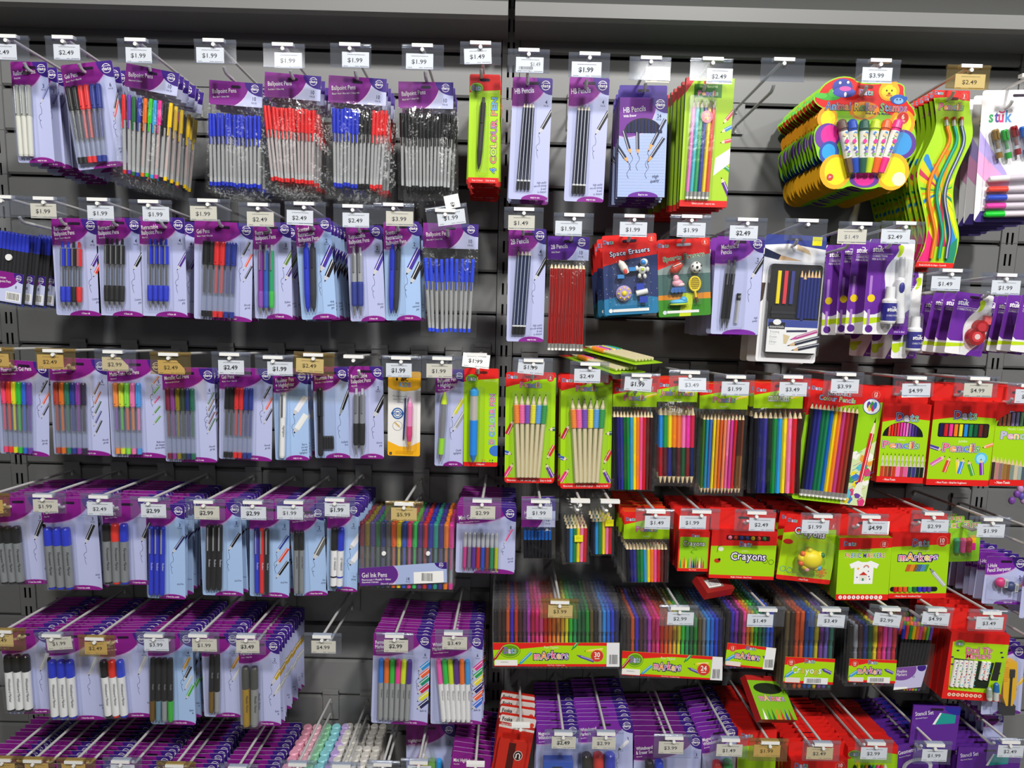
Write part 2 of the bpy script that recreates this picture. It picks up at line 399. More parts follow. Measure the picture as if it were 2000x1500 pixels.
def dats(w, h, title, sub='', pack='', nib='', hand=(), art=(), col=LAV, pur=PUR, dp=DPU, ry=.058, rx=.76, th=.0078, arch=.16, tz=-.027, lead=.0105, packz=-.05, r=.004, nibx=None, tx=.005):
    mb = base(w, h, col, r, side='#e6e6f2')
    L = -w / 2
    mb.poly(ell(L + .12 * w, .002, rx * w + .003, ry + .004, 36), '#cdb4df'); mb.poly(ell(L + .12 * w, .002, rx * w + .0012, ry + .0015, 36), '#b07cc4')
    mb.poly(ell(L + .12 * w, .002, rx * w, ry, 36), pur)
    lr = min(.034, w * .42)
    mb.poly(ell(w / 2 + .001, .001, lr, lr, 28), dp)
    dats_logo(mb, w / 2 - lr * .4, -lr * .42, lr / .034)
    for i, t in enumerate(title): mb.text(t, L + tx, tz - i * lead, th * 1.08, W, rot=.11, off=.012, sq=.62)
    if sub: mb.text(sub, L + tx + .001, tz - len(title) * lead + .0035, .0032, W, rot=.11, off=.01, sq=.75)
    if pack:
        mb.text(pack, w / 2 - .011, packz, .0075, INK, al='c', off=.012); mb.text('PACK', w / 2 - .011, packz - .0052, .0033, INK, al='c')
    for a in art: penart(mb, *a)
    if art:
        a = art[0]; squig(mb, a[0], a[1] - .001, min(.045, h + a[1] - .045), .003)
    for i, t in enumerate(hand): mb.text(t, w / 2 - .0035, -h + .034 - i * .0062, .0046, INK, rot=.1, shear=.2, sq=.62, al='r')
    ax = arch * w
    mb.poly(ell(ax, -h, w * .36, .0115, 28), '#b07cc4'); mb.poly(ell(ax, -h, w * .355, .0108, 28), pur)
    if nib: mb.text(nib, ax, -h + .0032, .0036, W, al='c', off=.015, sq=.8)
    painted_slot(mb)
    return mb
def dats_header(w, h, title, sub, pack, col='#c3c8ea', pur='#82218a', tz=None):
    mb = base(w, h, col, 0, .0012, side=W)
    L = -w / 2
    mb.poly(ell(L + .25 * w, .004, .53 * w, h * 1.25, 40), '#d9c6e6'); mb.poly(ell(L + .25 * w, .004, .51 * w, h * 1.2, 40), pur)
    mb.poly(ell(w / 2, .0, .036, .026, 28), DPU)
    dats_logo(mb, w / 2 - .0155, -.011, .85)
    mb.text(title, L + .007, tz if tz is not None else -h * .55, .0085, W, rot=.1, off=.004, sq=.7)
    mb.text(sub, L + .008, (tz if tz is not None else -h * .55) - .0085, .0034, W, rot=.1, off=.01, sq=.75)
    mb.text(pack, w / 2 - .016, -h + .0125, .0072, INK, al='c', off=.012); mb.text('PACK', w / 2 - .016, -h + .006, .0036, INK, al='c')
    painted_slot(mb, -.010, .02)
    return mb
LC = ['#e0457a', '#f0932a', '#8a4fb0', '#3a7fc8', '#f0c832', '#c63a3a', '#4aa845']
def dats_word(mb, x, z, h=.009, w=.026, rot=0):
    mb.logo('Dats', x, z, h, ['#4a2f8c', '#c8b8e8', '#5aa0c8', '#48a060'], W, '#1b1430', w=w, rot=rot)
def red_green(w, h, top=.2, bot=.09, bottxt='', slant=.03, r=.004, green=LIME, rr=RED, foot=True):
    mb = base(w, h, green, r, side=rr)
    mb.poly([(-w / 2, 0.001), (-w / 2, -top * h - slant), (0, -top * h - slant * .35), (w / 2, -top * h), (w / 2, .001)], rr)
    if foot:
        mb.poly([(-w / 2, -h), (w / 2, -h), (w / 2, -h + bot * h), (-w / 2, -h + bot * h)], rr)
        if bottxt: mb.text(bottxt, 0, -h + bot * h * .33, min(.0042, bot * h * .36), W, al='c', off=.012, w=None)
    return mb
def disc_count(mb, x, z, t, r=.0085, col='#d8302a'):
    mb.poly(ell(x, z, r * 1.06, r * 1.06), '#f08a70'); mb.poly(ell(x, z, r, r), col); mb.text(t, x, z - r * .22, r * .85, W, al='c', off=.015); strip(mb, [(x - r * .4, z - r * .5), (x + r * .4, z - r * .5)], r * .12, W)
def barcode(mb, x0, x1, z0, z1, bg=True):
    if bg: mb.poly([(x0 - .002, z0 - .002), (x1 + .002, z0 - .002), (x1 + .002, z1 + .002), (x0 - .002, z1 + .002)], W)
    y = mb.layer(); x = x0
    while x < x1:
        b = R.choice((.0004, .0007, .001)); mb.add([(x, y, z0), (x + b, y, z0), (x + b, y, z1), (x, y, z1)], [(0, 1, 2, 3)], K); x += b + R.choice((.0005, .0008))
# ------------------------------------------------------------------ the wall of slatted steel panels
def wallmat():
    m = bpy.data.materials.new('grey_steel_panel'); m.use_nodes = True; nt = m.node_tree; b = nt.nodes['Principled BSDF']
    tc = nt.nodes.new('ShaderNodeTexCoord'); nz = nt.nodes.new('ShaderNodeTexNoise'); nz.inputs['Scale'].default_value = 3; nz.inputs['Detail'].default_value = 6
    cr = nt.nodes.new('ShaderNodeValToRGB'); cr.color_ramp.elements[0].color = lin('#7a7b7b'); cr.color_ramp.elements[1].color = lin('#848585')
    nt.links.new(tc.outputs['Object'], nz.inputs[0]); nt.links.new(nz.outputs[0], cr.inputs[0]); nt.links.new(cr.outputs[0], b.inputs['Base Color'])
    b.inputs['Roughness'].default_value = .38; b.inputs['Metallic'].default_value = .15
    return m
WM = wallmat(); PELM = M('#7b7c7b', .35)
mb = MB()
mb.box(-2.6, 2.6, .03, .06, ZS - 1.7, ZS + 1.2, M('#1c1d1f'))
def slat(x0, x1, z0, z1):
    # one folded panel: flat face, chamfered lower lip, recess above it
    prof = [(.03, z0 + .004), (.004, z0), (0, z0 + .005), (0, z1 - .006), (.012, z1 - .001), (.03, z1 - .001)]
    n = len(prof)
    for x, fl in ((x0, 0), (x1, 1)):
        f = tuple(range(n)); mb.add([(x, y, z) for y, z in prof], [f if not fl else f[::-1]], WM)
    mb.add([(x0, y, z) for y, z in prof] + [(x1, y, z) for y, z in prof], [(i, n + i, n + i + 1, i + 1) for i in range(n - 1)], WM)
UPX = [-1.1947, .0053, 1.2053]
spans = [(-2.39, UPX[0] - .0215), (UPX[0] + .0215, UPX[1] - .0215), (UPX[1] + .0215, UPX[2] - .0215), (UPX[2] + .0215, 2.4)]
for a, b in spans:
    for k in range(-15, 9):
        z = ZS + .04 + .1 * k; slat(a, b, z, z + .0965)
struct(mb.build('wall_back'))
for i, ux in enumerate(UPX):
    mb = MB(); x0, x1 = ux - .0195, ux + .0195
    sl = [(ux - .0085, ux - .0035), (ux + .0035, ux + .0085)]
    # face strips around the paired slots
    xs = [x0, sl[0][0], sl[0][1], sl[1][0], sl[1][1], x1]
    for k in (0, 2, 4): mb.box(xs[k], xs[k + 1], -.002, 0.0, ZS - 1.6, ZS + 1.1, WM)
    for k in range(-32, 22):
        zc = ZS + .05 * k
        for a, b in sl: mb.box(a, b, -.002, 0.0, zc + .014, zc + .036, WM)
        if k % 2 == 0: mb.box(x0 - .001, x1 + .001, -.0022, -.0018, zc + .0385, zc + .0395, M('#3c3d3e'))
    for a in (x0, x1): mb.box(a - .0006, a + .0006, 0, .03, ZS - 1.6, ZS + 1.1, WM)
    struct(mb.build('trim_%d' % (i + 1)))
# header pelmet above the panels, one per bay
for i, (a, b) in enumerate(((-2.39, -.0075 + UPX[1]), (UPX[1] + .0075, 2.4))):
    pts = [(-.002, .468), (-.115, .474), (-.125, .481), (-.126, .509), (-.098, .5125), (-.124, .539), (-.126, .541), (-.126, .75), (-.002, .75)]
    mb = MB(); n = len(pts)
    v = [(a, y, ZS + z) for y, z in pts] + [(b, y, ZS + z) for y, z in pts]
    mb.add(v, [(i2, (i2 + 1) % n, n + (i2 + 1) % n, n + i2) for i2 in range(n)] + [tuple(range(n))[::-1], tuple(range(n, 2 * n))], PELM)
    struct(mb.build('trim_%d' % (i + 4)))
# ------------------------------------------------------------------ lights of the shop: ceiling strips running away from the wall, and the bright room behind
def lamp(x, y, z, sx, sy, p, col=(1, .975, .94)):
    l = bpy.data.lights.new('ceiling_lamp', 'AREA'); l.shape = 'RECTANGLE'; l.size = sx; l.size_y = sy; l.energy = p; l.color = col
    o = bpy.data.objects.new('ceiling_lamp', l); C.objects.link(o); o.location = (x, y, z)
    o.rotation_euler = (-Vector((-x * .6, -y, -1.6))).to_track_quat('Z', 'Y').to_euler(); return o
lamp(-.75, -3.0, ZS + 2.3, .28, .28, 74)
lamp(1.15, -3.0, ZS + 2.3, .28, .28, 122)
lamp(4.0, -3.4, ZS + 2.3, .35, .35, 62)
lamp(2.05, -9.0, ZS + 2.3, .9, .9, 42)
lamp(-3.2, -9.0, ZS + 2.3, .9, .9, 20)
mbf = MB(); mbf.box(-6, 6, -12, .06, -.05, 0, M('#6a6660', .3)); struct(mbf.build('floor'))
w = bpy.data.worlds.new('shop'); SC.world = w; w.use_nodes = True
nt = w.node_tree; bg = nt.nodes['Background']; bg.inputs[0].default_value = (.92, .96, 1, 1); bg.inputs[1].default_value = .055
# ------------------------------------------------------------------ hooks and price flaps
STEEL = M('#dcdcda', .28, .25); WHITE = M('#eeeeec', .3)
HY = -.30
def hook(px, py, short, Y=HY, flat=False):
    """double wire hook whose cross bar shows at (px, py)"""
    p = at(px, py, Y)
    r = bpy.data.objects.new('peg_hook', None); C.objects.link(r); r.location = (p.x, -.0005, p.z + Y * KT)
    L = -Y; t = KT
    tag(r, 'empty white wire hook, ' + short[1:] if short[0] == '-' else 'white wire hook carrying the ' + short, 'hook', 'wire display hooks')
    a = MB(); a.tube([(0, -.006, -.012), (0, -.008, -.002), (0, -.014, 0), (0, -L + .004, (L - .014) * t - .0), (0, -L + .0005, (L) * t - .002)], .0031, STEEL); a.build('ticket_arm', r)
    a = MB(); e = L - .043; q = .040
    a.tube([(0, -.006, -.055), (0, -.008, -q - .002), (0, -.014, -q), (0, -e + .016, (e - .016) * t - q), (0, -e + .010, (e - .010) * t - q)], .0031, STEEL); b = a.build('product_wire', r)
    a = MB(); a.tube([(0, -e + .046, (e - .046) * t - q), (0, -e + .012, (e - .012) * t - q), (0, -e + .004, e * t - q + .0035), (0, -e, e * t - q + .009)], .0034, WHITE, 10); o = a.build('tip', b); o['label'] = 'white plastic tip'
    a = MB(); a.box(-.02, .02, -.006, -.0005, -.058, .018, WM); a.box(-.02, .02, -.009, -.0005, .012, .022, WM); a.build('back_plate', r)
    a = MB(); a.box(-.02, .02, -L - .0095, -L + .003, L * t - .003, L * t + .0035, WHITE); a.lathe((0, -L - .0105, L * t - .0075), (0, -L + .001, L * t - .0075), [(0, .0036), (.011, .0036)], WHITE, 12); a.build('cross_bar', r)
    return r
def flap(x0, y0, x1, y1, price, short, lab=None, Y=-.305, yel=0, rot=0, tilt=0, lrot=0, cream=0, bar=0, bold=0, cut=0, flat=0, faint=0):
    """clear flap seen in the box x0..y1, with its paper ticket in the box lab"""
    a = at((x0 + x1) / 2, y0, Y); w = (at(x1, y0, Y) - at(x0, y0, Y)).length; h = abs((at(x0, y1, Y) - at(x0, y0, Y)).z)
    if rot: w = .082; h = .047
    kind = ('yellowed' if yel else 'clear')
    r = bpy.data.objects.new('price_holder', None); C.objects.link(r); r.location = a; r.rotation_euler = (tilt, -(CR * .0 + math.radians(rot)), 0)
    st = kind + ' ' + price + ' price flap' if price else kind + ' ticketless price flap'
    tag(r, st + (' on the empty hook, ' + short[1:] if short[0] == '-' else ', before the ' + short), 'price tag', 'price flaps on the hooks')
    m = flapy() if yel else flapm()
    if not flat:
        mb = MB(); mb.box(-w / 2, w / 2, -.0012, -.0006, -h, 0, m); mb.box(-w / 2, w / 2, .0005, .001, -h * .96, 0, m)
        mb.box(-w / 2, w / 2, -.0028, -.0012, -h, -h + .0016, m)
        f = mb.build('flap', r)
        mb = MB(); mb.lathe((-w / 2, 0, -.004), (w / 2, 0, -.004), [(0, .0042), (w, .0042)], m, 10, False); mb.build('clip_tube', r)
    if price or lab:
        q = [at(lab[0], lab[1], Y), at(lab[2], lab[3], Y)]; lx = (q[0].x + q[1].x) / 2 - a.x; lz = q[0].z - a.z
        lw, lh = .0545, .0285
        lw = min(.058, max(.044, q[1].x - q[0].x)) if lab[0] > 0 else .055
        pc = ['#fafbf9', '#f0e8d0', '#e6d09c'][cream]
        mb = MB(); o = [(-lw / 2, -lh), (lw / 2, -lh), (lw / 2, 0), (-lw / 2, 0)]
        if cut: o = [(-lw / 2, -lh), (lw / 2, -lh), (lw / 2, -lh * .6), (lw / 2 - .016, 0), (-lw / 2, 0)]
        mb.prism(o, -.0002, .0002, pc); mb.ly = -.0002
        ic = '#2b2c2e' if not faint else '#8b8c8a'
        if bar:
            mb.text(price, lw / 2 - .006, -lh * .58, .0075, ic, al='r', sq=.8); barcode(mb, -lw / 2 + .006, lw / 2 - .02, -lh * .8, -lh * .6, False)
            mb.text('9 311798 800053', -lw / 2 + .004, -lh * .93, .0028, ic)
        else: mb.text(price, -.001, -lh * .66, .0078 if not bold else .0084, ic, al='c', off=.012 if not bold else .03, sq=.95, w=.0285)
        y = mb.layer()
        for s0, s1, zz in ((-.3, .32, .17), (-.44, -.3, .9), (-.02, .1, .9), (.16, .46, .9)):
            xx = s0 * lw
            while xx < s1 * lw:
                d = R.uniform(.0008, .0024); mb.add([(xx, y, -zz * lh - .0005), (xx + d, y, -zz * lh - .0005), (xx + d, y, -zz * lh + .0005), (xx, y, -zz * lh + .0005)], [(0, 1, 2, 3)], '#55565a'); xx += d + .0005
        o = mb.build('price_ticket', r); o.location = (lx, -.0002 if not flat else -.004, lz); o.rotation_euler = (0, -math.radians(lrot), 0); o['label'] = 'printed paper ticket'
    return r
H = {}
def HF(key, box, price, lab, short, tx=None, ty=None, **k):
    """hook and price flap of one product"""
    H[key] = short
    cx = tx if tx is not None else (box[0] + box[2]) / 2
    hook(cx, (box[1] + 4.5) if ty is None else ty, short)
    flap(*box, price, short, lab, **k)
# ------------------------------------------------------------------ every hook: flap box, price, ticket box, and what hangs on it
G = math.radians
D = [
 ('a0', (-20, 69, 56, 120), '$2.49', (-22, 85, 31, 115), 'lavender card of three silver rollerball pens', dict(tx=17, cream=0)),
 ('a1', (88, 71, 167, 117), '$2.49', (104, 86, 157, 115), 'top-row six gel pens card, black red blue', {}),
 ('a2', (229, 76, 308, 123), '$1.99', (245, 92, 297, 121), 'bag of ballpoint pens in ten mixed colours', {}),
 ('a3', (379, 77, 461, 124), '$1.99', (383, 92, 438, 124), 'top-row bag of ten blue ballpoint pens', {}),
 ('a4', (514, 85, 595, 132), '$1.99', (536, 102, 590, 131), 'bag of ten red ballpoint pens', {}),
 ('a5', (645, 85, 725, 132), '$1.99', (668, 101, 721, 131), 'bag of blue, black and red ballpoint pens', {}),
 ('a6', (785, 87, 867, 137), '$1.99', (793, 104, 846, 136), 'bag of ten black ballpoint pens', {}),
 ('a7', (899, 82, 979, 127), '$1.49', (906, 94, 959, 122), 'lime card of one four colour pen', dict(lrot=3)),
 ('a8', (992, 96, 1074, 143), '$1.49', (1008, 111, 1061, 140), 'HB four-pencil card beside the upright', dict(bar=1)),
 ('a9', (1111, 103, 1192, 152), '$1.99', (1117, 120, 1174, 151), 'HB four-pencil card beside the pencil box', dict(bold=1)),
 ('a10', (1230, 111, 1311, 157), '$2.99', (1262, 130, 1307, 152), 'box of twenty four HB pencils', dict(faint=1, cream=1)),
 ('a11', (1349, 113, 1432, 159), '$2.49', (1381, 133, 1430, 157), 'green box of six glitter pencils', {}),
 ('a12', (1487, 114, 1573, 160), '', None, '-between the glitter pencils and the roller stamps', dict(tx=1529)),
 ('a13', (1673, 116, 1760, 160), '$3.99', (1685, 131, 1741, 160), 'flower shaped card of animal roller stamps', {}),
 ('a14', (1850, 127, 1935, 174), '$2.49', (1866, 144, 1923, 172), 'wavy card of three bendy pencils', dict(yel=1, cream=1)),
 ('b0', (-32, 381, 47, 424), '', None, 'snap wallet of blue capped pens', dict(tx=8)),
 ('b1', (48, 384, 129, 425), '$1.99', (59, 397, 111, 424), 'retractable pens card in blue, black and red', dict(tx=90, cream=1)),
 ('b2', (153, 386, 236, 429), '$1.99', (170, 401, 223, 427), 'card of four black retractable pens', {}),
 ('b3', (252, 390, 335, 432), '$1.99', (278, 403, 331, 432), 'card of four blue retractable pens', {}),
 ('b4', (369, 388, 449, 431), '$1.99', (371, 402, 424, 430), 'second-row six gel pens card, black red blue', dict(cream=1)),
 ('b5', (466, 396, 547, 443), '$2.49', (482, 413, 535, 442), 'card of purple, blue and green retractable pens', dict(cream=1)),
 ('b6', (556, 394, 636, 437), '$2.49', (560, 410, 612, 438), 'sky scented pens card beside the three coloured pens', dict(lrot=-1)),
 ('b7', (651, 399, 730, 444), '$2.49', (669, 415, 721, 441), 'card of two silver pens with blue grips', {}),
 ('b8', (730, 396, 809, 439), '$3.99', (754, 412, 807, 439), 'sky scented pens card beside the clear bag', dict(cream=1)),
 ('b9', (830, 401, 911, 446), '$1.99', (851, 411, 905, 439), 'lower bag of ten blue ballpoint pens', dict(rot=9, lrot=-1, ty=412)),
 ('b10', (985, 405, 1062, 447), '$1.49', (993, 420, 1044, 444), 'narrow 2B four-pencil card by the upright', dict(yel=0, cream=1)),
 ('b11', (1082, 416, 1160, 459), '$1.99', (1085, 431, 1136, 458), 'bag of ten red 2B pencils with erasers', {}),
 ('b12', (1198, 418, 1278, 460), '$1.99', (1211, 433, 1263, 460), 'card of four space erasers', {}),
 ('b13', (1310, 419, 1389, 462), '$1.99', (1323, 434, 1377, 462), 'card of six sports erasers', {}),
 ('b14', (1417, 425, 1499, 468), '$2.49', (1426, 440, 1479, 466), 'card of two black mechanical pencils', dict(bold=1)),
 ('b15', (1534, 427, 1617, 470), '', None, 'white tray card of drawing pencils', {}),
 ('b16', (1639, 433, 1720, 474), '$1.49', (1637, 447, 1691, 474), 'white and purple correction fluid card', dict(cream=1, faint=1)),
 ('b17', (1722, 432, 1808, 476), '$2.49', (1722, 447, 1776, 474), 'card of correction pen and fluid', {}),
 ('b18', (1812, 524, 1898, 566), '$1.49', (1820, 539, 1874, 567), 'purple card of red correction tape', {}),
 ('b19', (1919, 533, 2003, 575), '$1.99', (1938, 547, 1991, 574), 'correction tape card cut by the photo edge', {}),
 ('c0', (-50, 677, 26, 717), '$2.49', (-35, 690, 17, 716), 'card of six fluorescent gel pens', dict(yel=1, cream=2)),
 ('c1', (69, 680, 147, 721), '$2.49', (72, 692, 125, 721), 'card of six glitter gel pens', dict(yel=1, cream=2)),
 ('c2', (184, 682, 265, 724), '$2.99', (199, 697, 251, 722), 'card of five multi-tone gel pens', dict(cream=2, cut=1)),
 ('c3', (293, 687, 372, 731), '$2.49', (308, 703, 361, 729), 'card of six metallic gel pens', dict(yel=1, cream=2, cut=1)),
 ('c4', (413, 687, 489, 734), '$2.49', (426, 703, 477, 731), 'third-row six gel pens card, black red blue', dict(bold=1)),
 ('c5', (498, 693, 573, 733), '$1.99', (522, 706, 572, 735), 'card of a white fineliner and highlighter pen', dict(bold=1)),
 ('c6', (575, 688, 653, 724), '$2.49', (579, 700, 633, 723), 'card of a black fountain pen with cartridges', dict(yel=1, cream=1, rot=-2)),
 ('c7', (746, 694, 823, 737), '$1.99', (754, 709, 804, 736), 'yellow card of a pink pencil', dict(bold=1)),
 ('c8', (824, 695, 905, 739), '$1.99', (833, 710, 883, 737), 'card of a silver ballpoint with highlighter', dict(cream=1)),
 ('c9', (905, 688, 959, 727), '$1.99', (905, 690, 957, 729), 'lime card of one ten colour pen', dict(flat=1, lrot=-5)),
 ('c10', (1004, 699, 1080, 740), '$1.99', (1013, 703, 1063, 734), 'lime card of grip pencils beside the upright', dict(lrot=-4)),
 ('c11', (1114, 706, 1190, 746), '$2.49', (1122, 720, 1172, 746), 'grip pencils card beside the coloured pencil bag', {}),
 ('c12', (1213, 728, 1290, 767), '$1.99', (1221, 736, 1273, 762), 'bag of twelve colour pencils beside the grip pencils', dict(lrot=-3, bold=1)),
 ('c13', (1307, 722, 1385, 763), '$3.49', (1325, 737, 1377, 763), 'bag of eight two-ended jumbo pencils', dict(tilt=-.17, faint=1)),
 ('c14', (1395, 731, 1475, 772), '$1.99', (1410, 745, 1462, 770), 'bag of slim two-ended pencils', {}),
 ('c15', (1507, 731, 1585, 774), '$3.49', (1523, 746, 1575, 770), 'bag of ten colour pencils with bubble title', {}),
 ('c16', (1610, 726, 1688, 774), '$3.99', (1624, 740, 1676, 767), 'tilted card of twelve erasable pencils', {}),
 ('c17', (1746, 733, 1826, 773), '$4.99', (1756, 748, 1822, 771), 'red box of pencils with arched window', dict(lrot=2)),
 ('c18', (1866, 734, 1951, 775), '$4.99', (1883, 748, 1937, 774), 'red box of jumbo pencils with oblong window', dict(cream=1)),
 ('c19', (1969, 748, 2046, 790), '$4.99', (1984, 760, 2036, 787), 'box of metallic pencils at the photo edge', {}),
 ('d0', (-60, 962, 18, 1007), '$1.99', (-50, 975, 10, 1003), 'fourth-row card of three black markers', dict(yel=1, cream=2)),
 ('d1', (48, 962, 128, 1001), '$1.99', (64, 975, 114, 1001), 'card of three blue grey-barrel markers', dict(cream=1)),
 ('d2', (157, 964, 236, 1007), '$2.49', (170, 980, 221, 1003), 'card of black, red and blue grey-barrel markers', {}),
 ('d3', (254, 970, 332, 1012), '$2.99', (275, 984, 325, 1009), 'card of three blue fineliners', dict(bold=1)),
 ('d4', (362, 974, 439, 1015), '$2.99', (379, 988, 429, 1014), 'card of three black fineliners', dict(cream=1, bold=1)),
 ('d5', (458, 975, 534, 1014), '$2.99', (470, 989, 520, 1014), 'card of blue, red and black fineliners', dict(bold=1)),
 ('d6', (537, 975, 614, 1015), '$1.99', (541, 988, 592, 1015), 'card of two laundry markers', {}),
 ('d7', (617, 970, 694, 1011), '$1.99', (634, 982, 683, 1009), 'card of black and blue disc markers', dict(bold=1)),
 ('d8', (753, 978, 827, 1017), '$5.99', (764, 991, 814, 1017), 'clear snap wallet of eighteen gel ink pens', dict(yel=1, cream=1)),
 ('d9', (905, 972, 979, 1014), '$2.99', (919, 988, 967, 1012), 'card of eight mini gel pens', dict(cream=1)),
 ('d10', (1019, 973, 1092, 1015), '$1.99', (1029, 988, 1078, 1012), 'bag of black pencils with blue ends', {}),
 ('d11', (1242, 993, 1317, 1031), '$1.49', (1260, 1007, 1308, 1030), 'bag of twelve half-size colour pencils', {}),
 ('d12', (1330, 993, 1407, 1033), '$1.99', (1328, 1007, 1378, 1033), 'red box of slim crayons', {}),
 ('d13', (1436, 995, 1515, 1037), '$2.49', (1464, 1011, 1512, 1035), 'red box of jumbo crayons', {}),
 ('d14', (1565, 1002, 1643, 1043), '$1.99', (1567, 1015, 1618, 1040), 'tilted card of yellow ball crayons', {}),
 ('d15', (1658, 1003, 1736, 1045), '$4.99', (1685, 1017, 1735, 1045), 'box of fabric markers with white shirt', dict(bold=1)),
 ('d16', (1781, 997, 1859, 1040), '$2.99', (1800, 1014, 1851, 1040), 'box of colour change markers', {}),
 ('d17', (1894, 1008, 1975, 1050), '$1.99', (1909, 1023, 1961, 1049), 'card of pencil sharpeners', {}),
 ('e0', (-30, 1226, 49, 1269), '$2.49', (-25, 1237, 27, 1265), 'fifth-row card of three black whiteboard markers', dict(yel=1, cream=1)),
 ('e1', (66, 1234, 144, 1272), '$1.99', (89, 1244, 140, 1270), 'card of three blue whiteboard markers', dict(cream=1, rot=3, lrot=2)),
 ('e2', (153, 1240, 224, 1281), '$2.49', (165, 1253, 210, 1281), 'card of black, red and blue whiteboard markers', dict(yel=1, cream=2)),
 ('e3', (266, 1234, 341, 1274), '$3.99', (281, 1246, 330, 1271), 'card of four black markers with coloured ends', {}),
 ('e4', (351, 1234, 428, 1274), '$1.99', (375, 1247, 424, 1271), 'card of two gold or silver tipped markers', dict(cream=1)),
 ('e5', (447, 1236, 519, 1277), '$3.49', (461, 1250, 507, 1275), 'card of gold and silver metallic markers', dict(bold=1, cream=1)),
 ('e6', (594, 1236, 667, 1276), '$4.99', (608, 1251, 656, 1276), '-beside the gold and silver metallic markers', dict(cream=1)),
 ('e7', (735, 1235, 808, 1277), '$2.99', (750, 1249, 797, 1274), 'card of six bright grey-barrel markers', dict(bold=1, cream=1)),
 ('e8', (850, 1230, 922, 1269), '$3.49', (864, 1243, 912, 1267), 'card of six bright white-barrel markers', dict(cream=1)),
 ('e9', (1056, 1169, 1130, 1207), '$3.99', (1071, 1181, 1118, 1204), 'wide wallet of thirty markers', dict(yel=1, cream=1)),
 ('e10', (1289, 1181, 1364, 1222), '$2.99', (1304, 1195, 1354, 1220), 'wallet of twenty four markers', {}),
 ('e11', (1460, 1184, 1534, 1222), '$1.49', (1460, 1199, 1509, 1222), 'wallet of twelve markers', {}),
 ('e12', (1579, 1184, 1662, 1227), '$3.49', (1597, 1199, 1651, 1227), 'wallet of ten twist crayons', dict(rot=-2, lrot=0)),
 ('e13', (1698, 1183, 1775, 1230), '$2.99', (1708, 1198, 1762, 1228), 'wallet of ten markers', dict(rot=-5, lrot=-1)),
 ('e14', (1786, 1184, 1866, 1228), '$4.99', (1801, 1195, 1856, 1224), 'wallet of black fineline markers', dict(rot=-3)),
 ('e15', (1893, 1190, 1972, 1232), '$3.49', (1907, 1204, 1958, 1231), 'red box of dual tip markers', {}),
 ('f0', (-30, 1476, 46, 1517), '$2.49', (-20, 1490, 30, 1517), 'dark stack in the bottom left corner', dict(yel=1, cream=2)),
 ('f1', (30, 1478, 106, 1519), '$1.99', (48, 1490, 96, 1518), 'bottom stack second from the left edge', dict(yel=1, cream=2)),
 ('f2', (110, 1480, 186, 1520), '$2.49', (120, 1491, 168, 1520), 'bottom stack third from the left edge', dict(yel=1, cream=2)),
 ('f3', (201, 1479, 277, 1520), '$1.99', (216, 1493, 264, 1520), 'bottom stack fourth from the left edge', {}),
 ('f4', (306, 1487, 382, 1528), '$2.49', (320, 1500, 368, 1527), 'bottom stack fifth from the left edge', dict(yel=1)),
 ('f5', (428, 1492, 504, 1532), '$2.49', (442, 1506, 490, 1532), 'bottom stack of cards under the metallic markers', {}),
 ('f6', (546, 1485, 620, 1525), '$2.99', (560, 1500, 608, 1525), 'stack of pastel marker packs', {}),
 ('f7', (633, 1488, 704, 1528), '$2.99', (645, 1502, 692, 1528), 'stack of pale capped marker packs', {}),
 ('f8', (716, 1485, 781, 1525), '$3.99', (728, 1500, 774, 1525), '-beside the far-back highlighters card', {}),
 ('f9', (783, 1481, 854, 1520), '$2.99', (796, 1495, 842, 1520), 'purple highlighters card hung far back', {}),
 ('f12', (1064, 1425, 1136, 1466), '$2.49', (1078, 1438, 1124, 1462), 'purple card of blue magnetic board eraser', dict(bold=1, cream=1)),
 ('f13', (1147, 1425, 1219, 1466), '$2.99', (1157, 1439, 1202, 1461), 'purple card of black, red and blue board markers', dict(cream=1)),
 ('f14', (1278, 1433, 1352, 1479), '$3.99', (1287, 1448, 1334, 1472), 'wide purple card of whiteboard and eraser set', dict(cream=1)),
 ('f15', (1388, 1437, 1462, 1479), '$1.49', (1400, 1453, 1449, 1475), 'purple card of magnetic buttons', dict(cream=1)),
 ('f16', (1464, 1442, 1540, 1485), '$1.99', (1471, 1454, 1525, 1476), 'red and lime card of novelty crayons', dict(yel=1, cream=2)),
 ('f17', (1569, 1446, 1642, 1485), '$2.49', (1575, 1459, 1627, 1481), 'bottom red marker box numbered ten', dict(cream=2)),
 ('f18', (1671, 1444, 1745, 1488), '$2.99', (1682, 1459, 1731, 1484), 'bottom lime and red marker box', {}),
 ('f19', (1786, 1447, 1860, 1491), '$1.99', (1802, 1463, 1848, 1488), 'purple geometry set pack', {}),
 ('f20', (1931, 1441, 2008, 1488), '$2.49', (1950, 1455, 1997, 1481), 'purple stencil set pack', {}),
]
for key, box, price, lab, short, k in D: HF(key, box, price, lab, short, **k)
# bare hooks whose flap is missing
for key, px, py, short in (('c6b', 692, 696, 'card of two silver pens with black grips'), ('d10b', 1133, 977, 'mini colour pencils with yellow sticker'), ('d10c', 1191, 978, 'mini colour pencils half hidden by that bag'),
                           ('f10', 929, 1490, 'stack of mini highlighter cards'), ('f11', 1017, 1414, 'red white-topped pack beside the upright'), ('a15', 2010, 150, 'white card of glitter gel pens'), ('d18', 2040, 1040, 'lower sharpener cards at the photo edge'),
                           ('e16', 2040, 1225, 'hanging card of a yellow cutter')):
    H[key] = short; hook(px, py, short)
